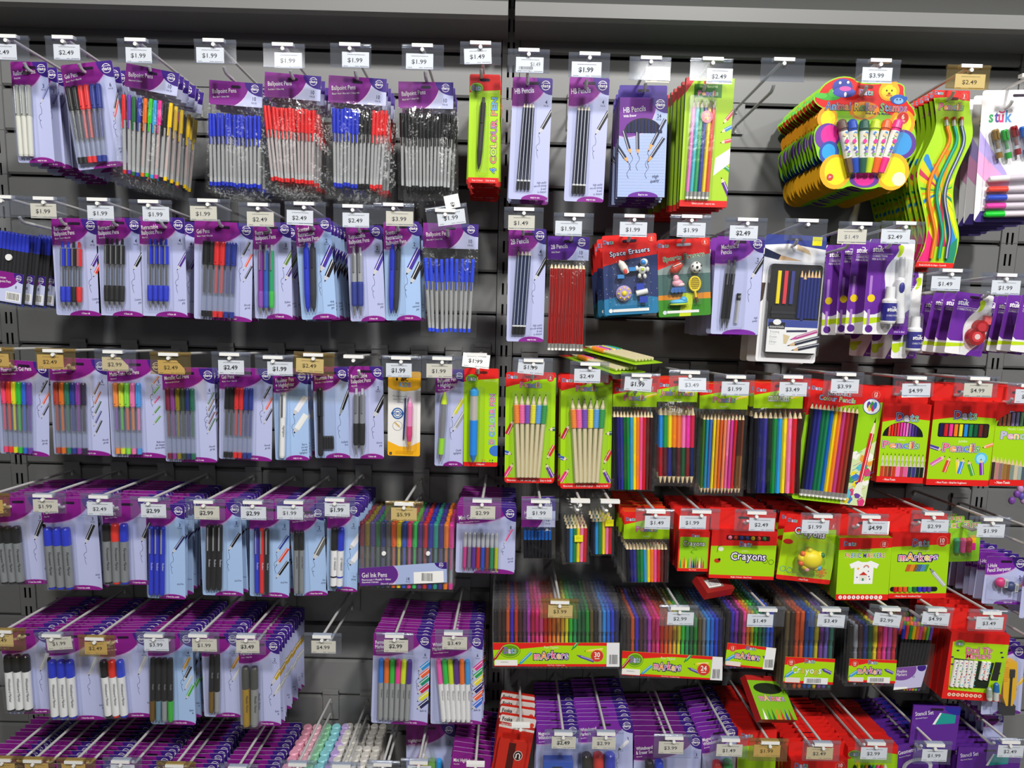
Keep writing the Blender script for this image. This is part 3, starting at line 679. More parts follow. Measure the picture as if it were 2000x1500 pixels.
# loose ticket stuck sideways on the tilted flap
q = at(880, 394, -.309); mb = MB(); mb.prism([(-.0145, -.026), (.0145, -.026), (.0145, 0), (-.0145, 0)], -.0003, 0, '#eef0ee'); mb.ly = -.0003
mb.text('49', .0045, -.024, .0085, '#2b2c2e', rot=pi / 2, off=.012)
o = mb.build('loose_ticket'); o.location = (q.x, q.y, q.z + .013); o.rotation_euler = (0, -G(13), 0)
tag(o, 'white paper ticket turned sideways on the tilted price flap', 'price ticket')
# ------------------------------------------------------------------ packs: corners are read off enlarged views (scale, left, top)
A1 = (3.75, 0, 0); A2 = (3.571, 480, 0); A3 = (3.571, 960, 60); A4 = (3.191, 1440, 60)
B1 = (4, 0, 360); B2 = (3.846, 460, 360); B3 = (3.846, 960, 400); B4 = (3.226, 1380, 400)
C1 = (4, 0, 670); C2 = (3.704, 460, 670); C3 = (3.846, 960, 680); C4 = (3.509, 1430, 680)
D1 = (4, 0, 920); D2 = (3.571, 460, 920); D3 = (3.488, 960, 920); D4 = (3.488, 1430, 920)
E1 = (4, 0, 1150); E2 = (3.704, 460, 1150); E3 = (3.846, 960, 1250); E4 = (3.509, 1430, 1200)
def zp(Z, p): return (p[0] / Z[0] + Z[1], p[1] / Z[0] + Z[2])
FY = -.238
def P(key, name, cat, Z, TL, TR, BL, Y=FY, tilt=0, yaw=0, pre=''):
    fr = Fr(zp(Z, TL), zp(Z, TR), zp(Z, BL), Y); fr.Z = Z
    return fr, fr.root(name, pre + H[key], cat, None, tilt, yaw)
def uvb(fr, x0, x1, y0, b0, b1, y1):
    """view box of a row of pens -> card fractions"""
    Z = fr.Z; a = fr.loc(*zp(Z, (x0, y0))); b = fr.loc(*zp(Z, (x1, y0))); c = fr.loc(*zp(Z, (b0, y1))); d = fr.loc(*zp(Z, (b1, y1)))
    U = lambda x: x / fr.w + .5
    return U(a[0]), U(b[0]), -(a[1] + b[1]) / 2 / fr.h, -(c[1] + d[1]) / 2 / fr.h, (U(c[0]), U(d[0]))
def row(fr, root, name, q, specs, mk, y=None, jit=0, n=10):
    u0, u1, v0, v1, ub = uvb(fr, *q); return rowpens(fr, root, name, u0, u1, v0, v1, specs, mk, y, 0, jit, ub, n)
def bl(fr, root, q, d, pad=.004):
    u0, u1, v0, v1, ub = uvb(fr, *q); pu, pv = pad / fr.w, pad / fr.h
    blister(fr, root, max(.02, min(u0, ub[0]) - pu), min(.98, max(u1, ub[1]) + pu), v0 - pv, v1 + pv, d)
def done(fr, root, key, n, step=.014, full=0, card=None, **k):
    if n:
        root['label'] = 'foremost ' + H[key]; stack(fr, root, H[key], n, step, full, card, **k)
def DC(key, name, Z, TL, TR, BL, title, sub, pack, nib, hand, art, q, specs, mk, pen='pen', n=0, step=.015, Y=FY, full=0, pad=.0045, y=None, **k):
    fr, root = P(key, name, 'stationery card', Z, TL, TR, BL, Y)
    w, h = fr.w, fr.h
    ar = [(w * (a[0] - .5), -a[1] * h, a[2], a[3], a[4], a[5]) for a in art]
    card = dats(w, h, title, sub, pack, nib, hand, ar, **k).build('card', root)
    r = row(fr, root, pen, q, specs, mk, y)
    bl(fr, root, q, 2 * r + .003, pad)
    done(fr, root, key, n, step, full, card)
    return fr, root
B_, R_, N_ = '#1f35c8', '#e02a2e', '#24358f'
GB = '#121418'
P60 = 1.05
# ---- top row, left bay
DC('a0', 'rollerball_card', A1, (75, 455), (345, 450), (120, 1195), ['Rollerball Pens'], 'Black Ink', '3', 'easy to use', (), [(.72, .42, P60, .05, .004, '#6a6cae')],
   (112, 240, 630, 155, 265, 1150), ['#cfd0cc'] * 3, lambda c, L, r: fine(L, r, '#a9aca6', '#dcdcd2', '#c9ccd0', .43), n=8, step=.03)
DC('a1', 'gel_pen_card', A1, (445, 490), (818, 430), (540, 1262), ['Gel Pens'], 'Black + Red + Blue Ink', '6', 'easy to use', ('Smooth', 'gel ink'), [(.86, .5, 1.2, .045, .004, '#33353c'), (.84, .58, 1.2, .045, .004, '#e05a4a')],
   (490, 755, 632, 590, 800, 1195), [K, K, R_, R_, N_, N_], lambda c, L, r: gel(c, L, r, c), n=9, step=.028)
def bagged(key, name, Z, TL, TR, BL, bot, title, sub, q, specs, mk, n=0, step=.03, full=3, pen='ballpoint_pen', jit=.0015, hdr=None, d=.014, Y=FY, n_=8, sides=(0, 1), double=False):
    """header card over a clear bag; bot = view y of the bag's lower edge, sides = fractions of the header width"""
    hz = Fr(zp(Z, TL), zp(Z, TR), zp(Z, BL), Y); hh = hz.h
    k = (bot - TL[1]) / (BL[1] - TL[1]); BB = (TL[0] + (BL[0] - TL[0]) * k, bot)
    fr, root = P(key, name, 'pen bag' if 'pen_' in name else 'pencil bag', Z, TL, TR, BB, Y)
    fr.rot = hz.rot; root.rotation_euler = (0, -hz.rot, 0)
    hd = (hdr or dats_header)(fr.w, hh, title, sub, '10').build('header_card', root)
    row(fr, root, pen, q, specs, mk, -.006, jit, n_)
    if double: row(fr, root, pen, q, specs[::-1], mk, .001, jit * 2, n_)
    u0, u1, v0, v1, ub = uvb(fr, *q)
    bag(fr, root, hh / fr.h - .01, 1.0, d, min(-.01, u0 - .03, ub[0] - .03), max(1.01, u1 + .03, ub[1] + .03))
    done(fr, root, key, n, step, full)
    return fr, root
bagged('a2', 'ballpoint_pen_bag', A1, (928, 500), (1318, 502), (880, 660), 1330, 'Ballpoint Pens', 'Assorted Colours', (895, 1290, 730, 900, 1240, 1300), ['#d8262c', '#6a3fa8', '#1c6a3a', '#2b3aa8', '#f0701c', '#3fc828', '#2fa4e0', '#f02a98', K, '#f2c81e'],
       lambda c, L, r: stick(c, L, r, '#f0745a' if c in ('#f0701c', '#f02a98', '#f2c81e') else '#6a6c70'), 5, .024, 5, Y=-.252)
bagged('a3', 'ballpoint_pen_bag', A1, (1535, 600), (1925, 600), (1520, 775), 1420, 'Ballpoint Pens', 'Blue Ink + 1.0mm Nib', (1530, 1915, 845, 1540, 1920, 1370), [B_] * 13, lambda c, L, r: stick(c, L, r, '#3a3c48'), 3, .03, 3, double=True)
bagged('a4', 'ballpoint_pen_bag', A2, (135, 515), (528, 520), (118, 688), 1352, 'Ballpoint Pens', 'Red Ink + 1.0mm Nib', (125, 495, 760, 180, 485, 1275), ['#e02226'] * 13, lambda c, L, r: stick(c, L, r, '#b8484c'), 4, .03, 4, double=True)
bagged('a5', 'ballpoint_pen_bag', A2, (580, 527), (985, 550), (572, 715), 1385, 'Ballpoint Pens', 'Black + Red + Blue Ink + 1.0mm Nib', (600, 1000, 770, 610, 960, 1312), [B_] * 7 + [K] * 3 + [R_] * 4, lambda c, L, r: stick(c, L, r, '#50525a'), 4, .03, 4)
bagged('a6', 'ballpoint_pen_bag', A2, (1065, 570), (1448, 575), (1065, 755), 1398, 'Ballpoint Pens', 'Black Ink + 1.0mm Nib', (1072, 1450, 800, 1090, 1425, 1330), [GB] * 14, lambda c, L, r: stick(c, L, r, '#26282c'), 3, .035, 3, double=True)
def oval_logo(mb, x, z, rx, rz, w):
    mb.poly(ell(x, z, rx * 1.1, rz * 1.15), '#3f6a10'); mb.poly(ell(x, z, rx * 1.04, rz * 1.06), '#b6e02a'); mb.poly(ell(x, z, rx * .95, rz * .94), '#5f9a14'); dats_word(mb, x, z - rz * .42, rz * 1.0, w)
# four colour pen
fr, root = P('a7', 'colour_pen_card', 'pen card', A2, (1562, 518), (1778, 520), (1540, 1275))
w, h = fr.w, fr.h; mb = red_green(w, h, .14, .05, '', .006); mb.text('Four Colours', -w / 2 + .008, -h + .0035, .0034, W); mb.text('Click Action', .004, -h + .0035, .0034, W)
oval_logo(mb, -w / 2 + .0145, -.027, .0125, .0095, .019); mb.text('RETRACTABLE', -.001, -.036, .0038, '#dff08a', sq=.75); painted_slot(mb, -.011, .02)
mb.logo('4 COLOUR PEN', w / 2 - .006, -h + .02, .0115, ['#3f86d8', '#e05a4a', '#b8d83a', '#f0c83a', '#d8487a', '#9a5ab0', '#d8487a', '#e0762a', '#4a96d8', '#3fa0d0'], '#eef0e0', '#1a1a2e', w=.148, rot=pi / 2, al='l', o1=.03, o2=.08)
card = mb.build('card', root)
put(root, 'colour_pen', (-.002, -.007, -.046), (-.010, -.007, -.186), solid(.14, .0058, '#2a2c2a', '#3a3c3a')); blister(fr, root, .26, .66, .22, .93, .013)
done(fr, root, 'a7', 15, .016, 0, card)
# ---- top row, right bay: HB pencils
def hb(key, Z, TL, TR, BL, q, title, n, bc='#1c2542', st='#dfe2e8', dip='#15161a'):
    fr, root = DC(key, 'pencil_card', Z, TL, TR, BL, title, '', '4', 'easy to use', ('High quality', 'smooth writing', '& easy', 'to sharpen'), [(.70, .46, 1.08, .055, .0075, '#17191f', '#efe6cc')],
                  q, [bc] * 4, lambda c, L, r: pencil(L, r, c, K, '#efe3c8', 'dip:' + dip, stripe=st), 'pencil', n, .02, arch=.18, th=.0095, tz=-.033, pur='#86248e')
hb('a8', A3, (150, 325), (428, 330), (98, 1175), (222, 302, 500, 168, 268, 1110), ['HB Pencils'], 3)
hb('a9', A3, (545, 325), (825, 330), (487, 1190), (600, 690, 520, 555, 652, 1140), ['HB Pencils'], 0)
def boxtab(mb, w, tabh, col, dark='#16081e'):
    """hang tab standing above the front of a box"""
    mb.prism(rrect(-w / 2, w / 2, 0, tabh, .003), -.0004, .0004, col); mb.ly, sv = -.0004, mb.ly; c = mb.clip; mb.clip = None
    painted_slot(mb, tabh * .62, .024, dark); mb.ly = sv; mb.clip = c
def carton(w, h, d, front, side, tabh=0, tabcol=None):
    mb = MB(); mb.box(-w / 2, w / 2, -d, 0, -h, 0, side)
    mb.add([(-w / 2, -d - 3e-5, -h), (w / 2, -d - 3e-5, -h), (w / 2, -d - 3e-5, 0), (-w / 2, -d - 3e-5, 0)], [(0, 1, 2, 3)], front)
    if tabh: boxtab(mb, w, tabh, tabcol or front)
    mb.ly = -d - 3e-5; mb.clip = [(-w / 2, -h), (w / 2, -h), (w / 2, 0), (-w / 2, 0)]; return mb
def win_pens(fr, root, name, u0, u1, vt, v1, cols, d, r=None, pk=False):
    """pencil barrels set before a window shape painted dark for its inner shade; vt(u) is the window top"""
    N = len(cols); wd = (u1 - u0) * fr.w / N
    for i, c in enumerate(cols):
        u = u0 + (u1 - u0) * (i + .5) / N; x = (u - .5) * fr.w; zt = -vt(u) * fr.h; zb = -v1 * fr.h
        mb = MB(); mb.lathe((x, -d + wd * .28, zt), (x, -d + wd * .28, zb), [(.0002, wd * .48), (zt - zb - .0002, wd * .48)], M(c, .35), 10); mb.build(name, root)
fr, root = P('a10', 'pencil_box', 'pencil box', A3, (890, 478), (1223, 478), (862, 1165), -.232)
w, h = fr.w, fr.h; d = .014; mb = carton(w, h, d, '#a6b8e2', '#3b2a80', .027, '#43298e')
mb.poly(ell(-w * .33, -.004, w * .62, .076, 36), '#cdb4df'); mb.poly(ell(-w * .33, -.004, w * .6, .0735, 36), '#6d2490'); mb.poly(ell(w / 2, .0, .034, .030, 28), DPU); dats_logo(mb, w / 2 - .0155, -.0125, 1)
mb.text('HB Pencils', -w / 2 + .008, -.030, .0105, W, rot=.1, off=.004, sq=.7); mb.text('With Eraser', -w / 2 + .008, -.039, .0045, W, rot=.1, off=.02, sq=.8)
mb.text('24', w / 2 - .017, -.039, .0075, INK, al='c', off=.012); mb.text('PACK', w / 2 - .017, -.044, .0035, INK, al='c')
for i in range(20): strip(mb, [(-w / 2, -.075 - i * .006), (w / 2, -.075 - i * .006)], .0003, '#c3d0ee')
mb.poly([(x, z) for x, z in ell(0, -.0685, w * .4, .029, 20, 0, pi)], '#0b0c1c')  # window recess: its inner shade is this dark colour, no opening is cut
for x, z, a, L in ((.022, -.112, 1.9, .05), (.036, -.112, 1.62, .045), (.055, -.108, 1.1, .075), (.055, -.128, 1.0, .06), (.018, -.128, 2.2, .05)): penart(mb, x - .045, z, a, L, .007, '#1c2846', '#d8a25a'); squig(mb, x - .045, z, .03, .004, loop=False)
mb.text('High', .022, -h + .038, .006, INK, shear=.2, rot=.1, sq=.8); mb.text('quality', .018, -h + .029, .006, INK, shear=.2, rot=.1, sq=.8)
mb.poly(ell(.004, -h, w * .32, .011, 24), VIO); mb.text('Easy to use', .004, -h + .003, .0036, W, al='c', off=.015)
card = mb.build('carton', root)
win_pens(fr, root, 'pencil', .15, .85, lambda u: (.0685 - .027 * math.sqrt(max(0.04, 1 - ((u - .5) / .4) ** 2))) / h, .0685 / h, ['#20285c', '#182050'] * 5, d)
done(fr, root, 'a10', 4, .024, 0, card, up=.14)
# glitter pencils
fr, root = P('a11', 'pencil_box', 'pencil box', A3, (1350, 340), (1685, 340), (1278, 1232), -.236)
w, h = fr.w, fr.h; d = .012; mb = carton(w, h, d, '#a8d02a', '#3c7a1c'); hw = w / 2
mb.poly([(-hw, 0), (-hw, -.03), (-hw + .02, 0)], '#c8323a'); mb.poly([(-hw, -h), (hw, -h), (hw, -h + .013), (-hw, -h + .013)], RED); mb.box(-hw, hw, -d - 1e-5, 0, -h, -h + .012, RED); mb.text('Glitter pencils - easy to use', 0, -h + .005, .0036, W, al='c', off=.01)
mb.poly([(-hw * .65, -.012), (hw * .5, -.012), (hw * .5, -.038), (-hw * .65, -.038)], '#3a7a22'); mb.text('Glitter Barrel HB', -.003, -.019, .0045, '#d5e8b0', al='c'); mb.logo('Pencils', -.003, -.034, .0095, LC, '#eef0e0', '#2c1752', w=.04); painted_slot(mb, -.009, .026, '#c02a2a')
for x, z, a, c in ((.034, -.088, .9, '#c84a5a'), (.030, -.105, .5, '#3a86c8'), (.030, -.125, .25, '#d8485a'), (.040, -.152, .3, '#e8c030'), (.034, -.165, -.6, '#2a9a58')): penart(mb, x - .004, z, a, .04, .007, c, '#e8d4a8')
mb.poly([(hw * .35, -.19), (hw, -.165), (hw, -.135), (hw * .4, -.155)], W); penart(mb, .033, -.192, -1.1, .045, .008, '#5a2a90', '#e8d4a8')
card = mb.build('carton', root)
row(fr, root, 'glitter_pencil', (1388, 1555, 500, 1335, 1500, 1180), ['#e07ac0', '#3fb8c0', '#2aa058', '#2c3a96', '#f0d020', '#d84a3a'], lambda c, L, r: pencil(L, r, c, K, '#e9d9b8', 'eraser', tip=.014), -d - .004)
mb = MB(); z0 = fr.loc(*zp(A3, (1485, 615))); mb.lathe((z0[0], -d - .0095, z0[1]), (z0[0], -d - .0088, z0[1]), [(0, .012), (.0007, .012)], '#e8788a', 20); mb.ly = -d - .0096; mb.text('TRY', z0[0], z0[1] + .002, .0045, '#f6d858', al='c', off=.02); mb.text('ME!', z0[0], z0[1] - .006, .0055, '#f6d858', al='c', off=.02); mb.build('round_sticker', root)
u = uvb(fr, 1388, 1555, 500, 1335, 1500, 1180); b = bl(fr, root, (1388, 1555, 470, 1330, 1500, 1190), d + .010)
done(fr, root, 'a11', 10, .0225, 0, card, dx=-.0028)
# animal roller stamps
def zs(fr, pts): return [fr.loc(*zp(fr.Z, p)) for p in pts]
fr, root = P('a13', 'stamp_card', 'stamp set card', A4, (465, 285), (1118, 285), (465, 992), -.232); fr.rot = 0; root.rotation_euler = (0, 0, 0)
OUT = [(650, 283), (720, 290), (750, 320), (840, 330), (900, 325), (960, 318), (1010, 325), (1045, 345), (1040, 390), (1060, 440), (1105, 490), (1118, 540), (1095, 590), (1112, 640), (1110, 720), (1085, 790), (1045, 800), (1068, 870), (1055, 930), (1010, 980), (950, 995), (890, 970), (850, 985), (790, 990), (740, 975), (700, 965), (640, 990), (580, 980), (535, 940), (520, 880), (545, 830), (500, 790), (490, 740), (475, 680), (480, 620), (515, 575), (530, 520), (540, 490), (490, 460), (468, 420), (500, 390), (530, 340), (580, 305)]
def smooth(pts, closed=True, it=1):
    for _ in range(it):
        o = []; n = len(pts)
        for i in range(n if closed else n - 1):
            a, b = pts[i], pts[(i + 1) % n]; o += [(a[0] * .75 + b[0] * .25, a[1] * .75 + b[1] * .25), (a[0] * .25 + b[0] * .75, a[1] * .25 + b[1] * .75)]
        if not closed: o = [pts[0]] + o + [pts[-1]]
        pts = o
    return pts
o = smooth(zs(fr, OUT))[::-1]; mb = MB(); mb.prism(o, -.0006, 0, '#8fcf1c', '#5a9a1c'); mb.ly = -.0006
k = 1 / 3.191 / 960
C_ = lambda x, y, rx, ry, col, n=24: mb.poly(ell(*fr.loc(*zp(A4, (x, y))), rx * .00033, ry * .00033, n), col)
mb.poly(smooth(zs(fr, [(650, 290), (720, 297), (750, 327), (840, 337), (960, 325), (1010, 332), (1037, 350), (1033, 392), (1053, 443), (1098, 493), (1108, 540), (1020, 560), (900, 500), (790, 440), (690, 480), (545, 485), (495, 455), (478, 420), (505, 395), (537, 345), (585, 312)]))[::-1], RED)
C_(790, 500, 95, 55, '#f08a1c'); C_(790, 505, 65, 38, '#f4d81c'); C_(560, 545, 62, 68, '#f0a01c'); C_(565, 550, 45, 50, '#f6e01c'); C_(1025, 580, 80, 85, '#f0a01c'); C_(1025, 580, 58, 62, '#f6e01c')
C_(560, 660, 78, 80, '#6a3a9c'); C_(575, 650, 55, 60, '#e82a98'); C_(570, 760, 62, 70, '#2a50a8'); C_(568, 755, 42, 48, '#2ea0e0'); C_(1025, 710, 88, 90, '#5a3a96'); C_(1020, 705, 66, 70, '#3a96d8')
C_(610, 880, 98, 105, '#f2b01c'); C_(615, 875, 72, 84, '#fae81e'); C_(965, 880, 105, 112, '#f2b01c'); C_(965, 880, 80, 90, '#fae81e'); C_(790, 930, 92, 48, '#6a3a9c'); C_(790, 925, 62, 40, '#e82a98'); C_(1005, 925, 42, 42, '#fbf6c8')
C_(572, 412, 68, 22, '#3fa832'); C_(602, 388, 34, 26, '#4ab83a'); C_(520, 405, 40, 16, '#57c244'); C_(602, 380, 9, 9, W); C_(604, 380, 5, 5, K)
C_(655, 350, 62, 48, '#3f4aa0'); C_(665, 385, 70, 30, '#4a55b0'); C_(672, 362, 36, 14, '#e85aa8'); C_(640, 325, 8, 8, W); C_(690, 322, 8, 8, W); C_(672, 398, 8, 14, W)
C_(945, 378, 64, 58, '#f2a81c'); C_(945, 382, 46, 42, '#f8d02a'); C_(912, 335, 16, 18, '#f2a81c'); C_(982, 335, 16, 18, '#f2a81c'); C_(930, 374, 5, 6, K); C_(962, 374, 5, 6, K); C_(945, 392, 9, 6, '#8a4a14'); C_(945, 404, 20, 6, '#c8742a')
C_(1003, 430, 48, 30, '#2f62b8'); C_(1003, 438, 30, 18, '#8ab8ea'); C_(962, 425, 12, 14, '#2f62b8'); C_(1046, 425, 12, 14, '#2f62b8'); C_(994, 430, 4, 5, K); C_(1014, 430, 4, 5, K)
x, z = fr.loc(*zp(A4, (800, 402))); dats_word(mb, x, z, .011, .028); x, z = fr.loc(*zp(A4, (800, 498)))
mb.logo('Animal Roller Stamps', x, z, .0145, ['#2a50b0', '#3a8ad8', '#5a3a9c', '#e03a6a', '#e8822a', '#8a3aa0', '#f0b82a', '#3fa04a', '#8a3aa0', '#2a60b8', '#e85a3a', '#c82a7a', '#4aa83a', '#3a8ad8', '#5a3a9c', '#e03a6a', '#8a3aa0', '#c8329a'], '#f2f0a8', '#2c1752', w=.166, o1=.03, o2=.07)
x, z = fr.loc(*zp(A4, (875, 524))); mb.text('With Felt Tip Markers', x, z, .0048, '#2c2a6a', al='c', off=.015); x, z = fr.loc(*zp(A4, (1030, 545))); disc_count(mb, x, z, '6', .0115, '#c8352a'); x, z = fr.loc(*zp(A4, (576, 913))); mb.poly(ell(x, z, .007, .007), '#c8483a'); mb.text('3+', x, z - .0015, .004, W, al='c', off=.02)
x, z = fr.loc(*zp(A4, (800, 350))); painted_slot(mb, z, .03, '#7a1410', x); card = mb.build('card', root)
for xt, xb, c in ((630, 690, '#6a5248'), (697, 724, '#1c4ab8'), (775, 765, '#1d5a4a'), (850, 800, '#c8e018'), (920, 840, '#f2641c'), (990, 880, '#f0288c')):
    a = fr.loc(*zp(A4, (xt, 560))); b = fr.loc(*zp(A4, (xb, 890))); L = math.hypot(a[0] - b[0], a[1] - b[1])
    p0 = (a[0], -.012, a[1]); p1 = (b[0], -.010, b[1])
    t = put(root, 'roller_stamp', p0, p1, [('stamp', [([(L * .2, .0088), (L * .72, .0076)], M('#f0efe6', .3))]), ('cap', [([(.0, .004), (.004, .009), (.018, .0108), (.02, .0088), (L * .22, .0088)], M(c, .3))]), ('end_cap', [([(L * .72, .0076), (L * .76, .0076), (L, .0062)], M(c, .3))])], 12)
    pm = MB(); dd = Vector((p1[0] - p0[0], 0, p1[2] - p0[2])).normalized()
    for tt, rr_, cc in ((.3, .0035, '#f2cf9a'), (.27, .0032, '#2a8ad8'), (.42, .0042, '#e8309a'), (.55, .0032, '#3a72d8'), (.49, .002, '#f0d81c'), (.62, .0025, '#8a5ac8'), (.36, .0016, '#58b82a'), (.66, .0024, '#7ac83a')):
        q = R.uniform(-.002, .002); pm.ly = p0[1] - .0089 - .0001 * tt; pm.poly(ell(p0[0] + dd.x * tt * L + q, p0[2] + dd.z * tt * L, rr_, rr_, 12), cc)
    pm.build('printed_sleeve', t)
mb = MB(); o2 = zs(fr, [(590, 550), (630, 540), (1010, 540), (1030, 600), (900, 910), (680, 910)])[::-1]; i2 = [(x * .97, -.08 + (z + .08) * .97) for x, z in o2]; n = 6
mb.add([(x, -.001, z) for x, z in o2] + [(x, -.024, z) for x, z in i2], [(q, (q + 1) % n, n + (q + 1) % n, n + q) for q in range(n)] + [tuple(range(n, 2 * n))], blis()); mb.build('blister', root)
done(fr, root, 'a13', 15, .0158, 0, card, jr=.012)
# wavy pencils
fr, root = P('a14', 'bendy_pencil_card', 'pencil card', A4, (1105, 370), (1470, 375), (1105, 1475), -.236); fr.rot = 0; root.rotation_euler = (0, 0, 0)
LE = [(1215, 370), (1235, 500), (1240, 600), (1200, 700), (1130, 830), (1115, 920), (1150, 1080), (1185, 1250), (1160, 1360), (1105, 1470)]
RE = [(1450, 375), (1445, 480), (1468, 600), (1465, 680), (1420, 770), (1360, 900), (1340, 1010), (1355, 1140), (1385, 1270), (1375, 1350), (1340, 1480)]
def band(le, re, col, tl=0):
    mb.poly(zs(fr, le + re[::-1]), col)
le = smooth(LE, False, 3); re = smooth(RE, False, 3)
mb = MB(); mb.prism(zs(fr, le + re[::-1]), -.0006, 0, '#a8d81c', '#6fae1c'); mb.ly = -.0006
ct = lambda t: fr.loc(*zp(A4, t))
mb.poly(zs(fr, [(1215, 370), (1222, 420), (1300, 415), (1449, 440), (1450, 375)]), RED); mb.poly(zs(fr, [(1118, 1440), (1105, 1470), (1340, 1480), (1352, 1450)]), RED)
cx, cz = 1270, 1000
def edge(line, y):
    for p, q in zip(line, line[1:]):
        if p[1] <= y <= q[1]: return p[0] + (q[0] - p[0]) * (y - p[1]) / max(q[1] - p[1], 1e-6)
    return line[-1][0]
for up, cols in ((-1, ('#2a8a4a', None, '#f0c81c', '#c8325a', '#f0c81c', '#2a8ad0', '#f08a2a', None, '#f0981c', None, None, '#e8e02a', None, '#3a9a4a', '#f0c81c')), (1, ('#f4a01c', '#e8e42a', '#2a8ad0', '#f0e41c', None, '#f08a1c', '#e8e02a', '#c8325a', '#2a8ad0', '#f0e41c', '#e8e42a', '#1f8a6a', '#f0c81c', '#e8e02a', None))):
    N = len(cols)
    for i, c in enumerate(cols):
        if not c: continue
        a0, a1 = pi - pi * (i + .06) / N, pi - pi * (i + .9) / N; L1 = []; R1 = []
        for k in range(0, 31):
            y = cz + up * k * (8.5 if up < 0 else 11.5); lx, rx = edge(le, y) + 12, edge(re, y) - 12; d_ = abs(y - cz)
            x0, x1 = cx + d_ / math.tan(a0), cx + d_ / math.tan(a1); x0, x1 = min(max(x0, lx), rx), min(max(x1, lx), rx)
            if up < 0 and y < 740 + 90 * math.cos(i): break
            L1.append((x0, y)); R1.append((x1, y))
        p = zs(fr, L1); q = zs(fr, R1); y_ = mb.layer(); n = len(p)
        if n > 1: mb.add([(x, y_, z) for x, z in p] + [(x, y_, z) for x, z in q], [(k, n + k, n + k + 1, k + 1) if up < 0 else (k, k + 1, n + k + 1, n + k) for k in range(n - 1)], c)
mb.poly(zs(fr, [(1188, 1240), (1165, 1358), (1122, 1438), (1200, 1441), (1215, 1300)]), '#e8287a'); mb.poly(zs(fr, [(1370, 1290), (1365, 1360), (1345, 1448), (1285, 1445), (1330, 1330)]), '#1f8a6a')
x, z = ct((1330, 495)); mb.logo('Pencils', x, z, .013, LC, '#f0f0e0', '#2c1752', w=.05); x, z = ct((1412, 412)); disc_count(mb, x, z, '3', .007); x, z = ct((1340, 424)); painted_slot(mb, z, .024, '#5a120e', x); x, z = ct((1255, 398)); dats_word(mb, x, z, .006, .017)
x, z = ct((1215, 1466)); mb.text('Bends & holds its shape - 3 pencils', x, z, .0034, W, al='c', off=.01); card = mb.build('card', root)
for i, (c, c2) in enumerate((('#ee7a24', '#f4a03a'), ('#1f9a78', '#35b89a'), ('#4a5a8a', '#c8ccd8'))):
    mid = smooth([(1297 + 46 * i, 600), (1322 + 44 * i, 690), (1262 + 54 * i, 790), (1190 + 56 * i, 930), (1178 + 50 * i, 1040), (1205 + 48 * i, 1160), (1228 + 46 * i, 1270), (1212 + 45 * i, 1350), (1200 + 47 * i, 1420)], False, 3)
    pts = [(p[0], -.005, p[1]) for p in zs(fr, mid)]
    mb = MB(); mb.tube(pts, .0037, M(c, .3)); t = mb.build('bendy_pencil', root); mb = MB(); mb.tube([(x_ - .0016, -.0078, z_) for x_, y_, z_ in pts], .0012, M(c2, .3), 6); mb.build('stripe', t)
    e = ct((1294 + 48 * i, 540)); a = pts[0]; mb = MB(); mb.lathe((e[0], -.005, e[1] - .006), a, [(0, .004), (.012, .004)], M('#c9c9c4', .3, .7)); mb.build('ferrule', t); mb = MB(); mb.lathe((e[0], -.005, e[1]), a, [(0, .003), (.002, .0037), (.008, .0037)], M('#d8543a', .6)); mb.build('eraser', t)
done(fr, root, 'a14', 12, .018, 0, card, jr=.012)
# white glitter pen card at the edge
fr, root = P('a15', 'glitter_pen_card', 'pen card', A4, (1530, 365), (1990, 372), (1495, 1185), -.238)
w, h = fr.w, fr.h; mb = base(w, h, '#f2f1f4', .006, side=W); hw = w / 2; painted_slot(mb)
mb.poly([(-hw, -h * .30), (-hw, -h * .62), (-hw * .2, -h * .85), (-hw * .1, -h * .7)], '#f0a8d8'); mb.poly([(-hw, -h * .30), (-hw * .2, -h * .62), (-hw * .1, -h * .7), (-hw, -h * .45)], '#b8a8e8')
for ch, c, x in (('s', '#3a9a5a', 0), ('t', '#4a4a9a', .0112), ('u', '#d83a7a', .0192), ('k', '#4a8ac8', .0335)): mb.text(ch, -hw + .016 + x, -.062, .022, c, off=.03, sq=.8)
strip(mb, [(-hw + .036, -.041), (-hw + .0395, -.0435), (-hw + .0445, -.0435), (-hw + .048, -.041)], .003, '#d83a7a')
mb.poly([(-hw, -h), (hw, -h), (hw, -h + .022), (-hw + .012, -h + .022)], '#4a3a8a'); mb.text('NON TOXIC', hw - .05, -h + .007, .006, '#e86ab0', off=.02); card = mb.build('card', root)
for i, c in enumerate(('#8a6a2a', '#22a034', '#8a1c24', '#1c62c8', '#d83a3a', '#8a3aa0')):
    a = (-hw + .024 + i * .0185, -.010, -.078 - .004 * (i % 2) + .003 * i); put(root, 'glitter_pen', a, (a[0] + .014, -.010, a[2] - .056), gel(c, .058, .0068, c, cap=.35))
for i, c in enumerate(('#f0ece8', '#e8402a', '#1f46c0', '#e83aa8', '#22c838')):
    z = -h + .084 - i * .0165 - (.004 if i else 0); put(root, 'felt_pen', (-hw + .020 - i * .001, -.010, z), (hw - .01, -.010, z + (.006 if i == 0 else .001)), marker(w - .03, .0066, c, '#d8cfd8', .32))
blister(fr, root, .08, .97, .3, .93, .02); done(fr, root, 'a15', 7, .03, 0, card)
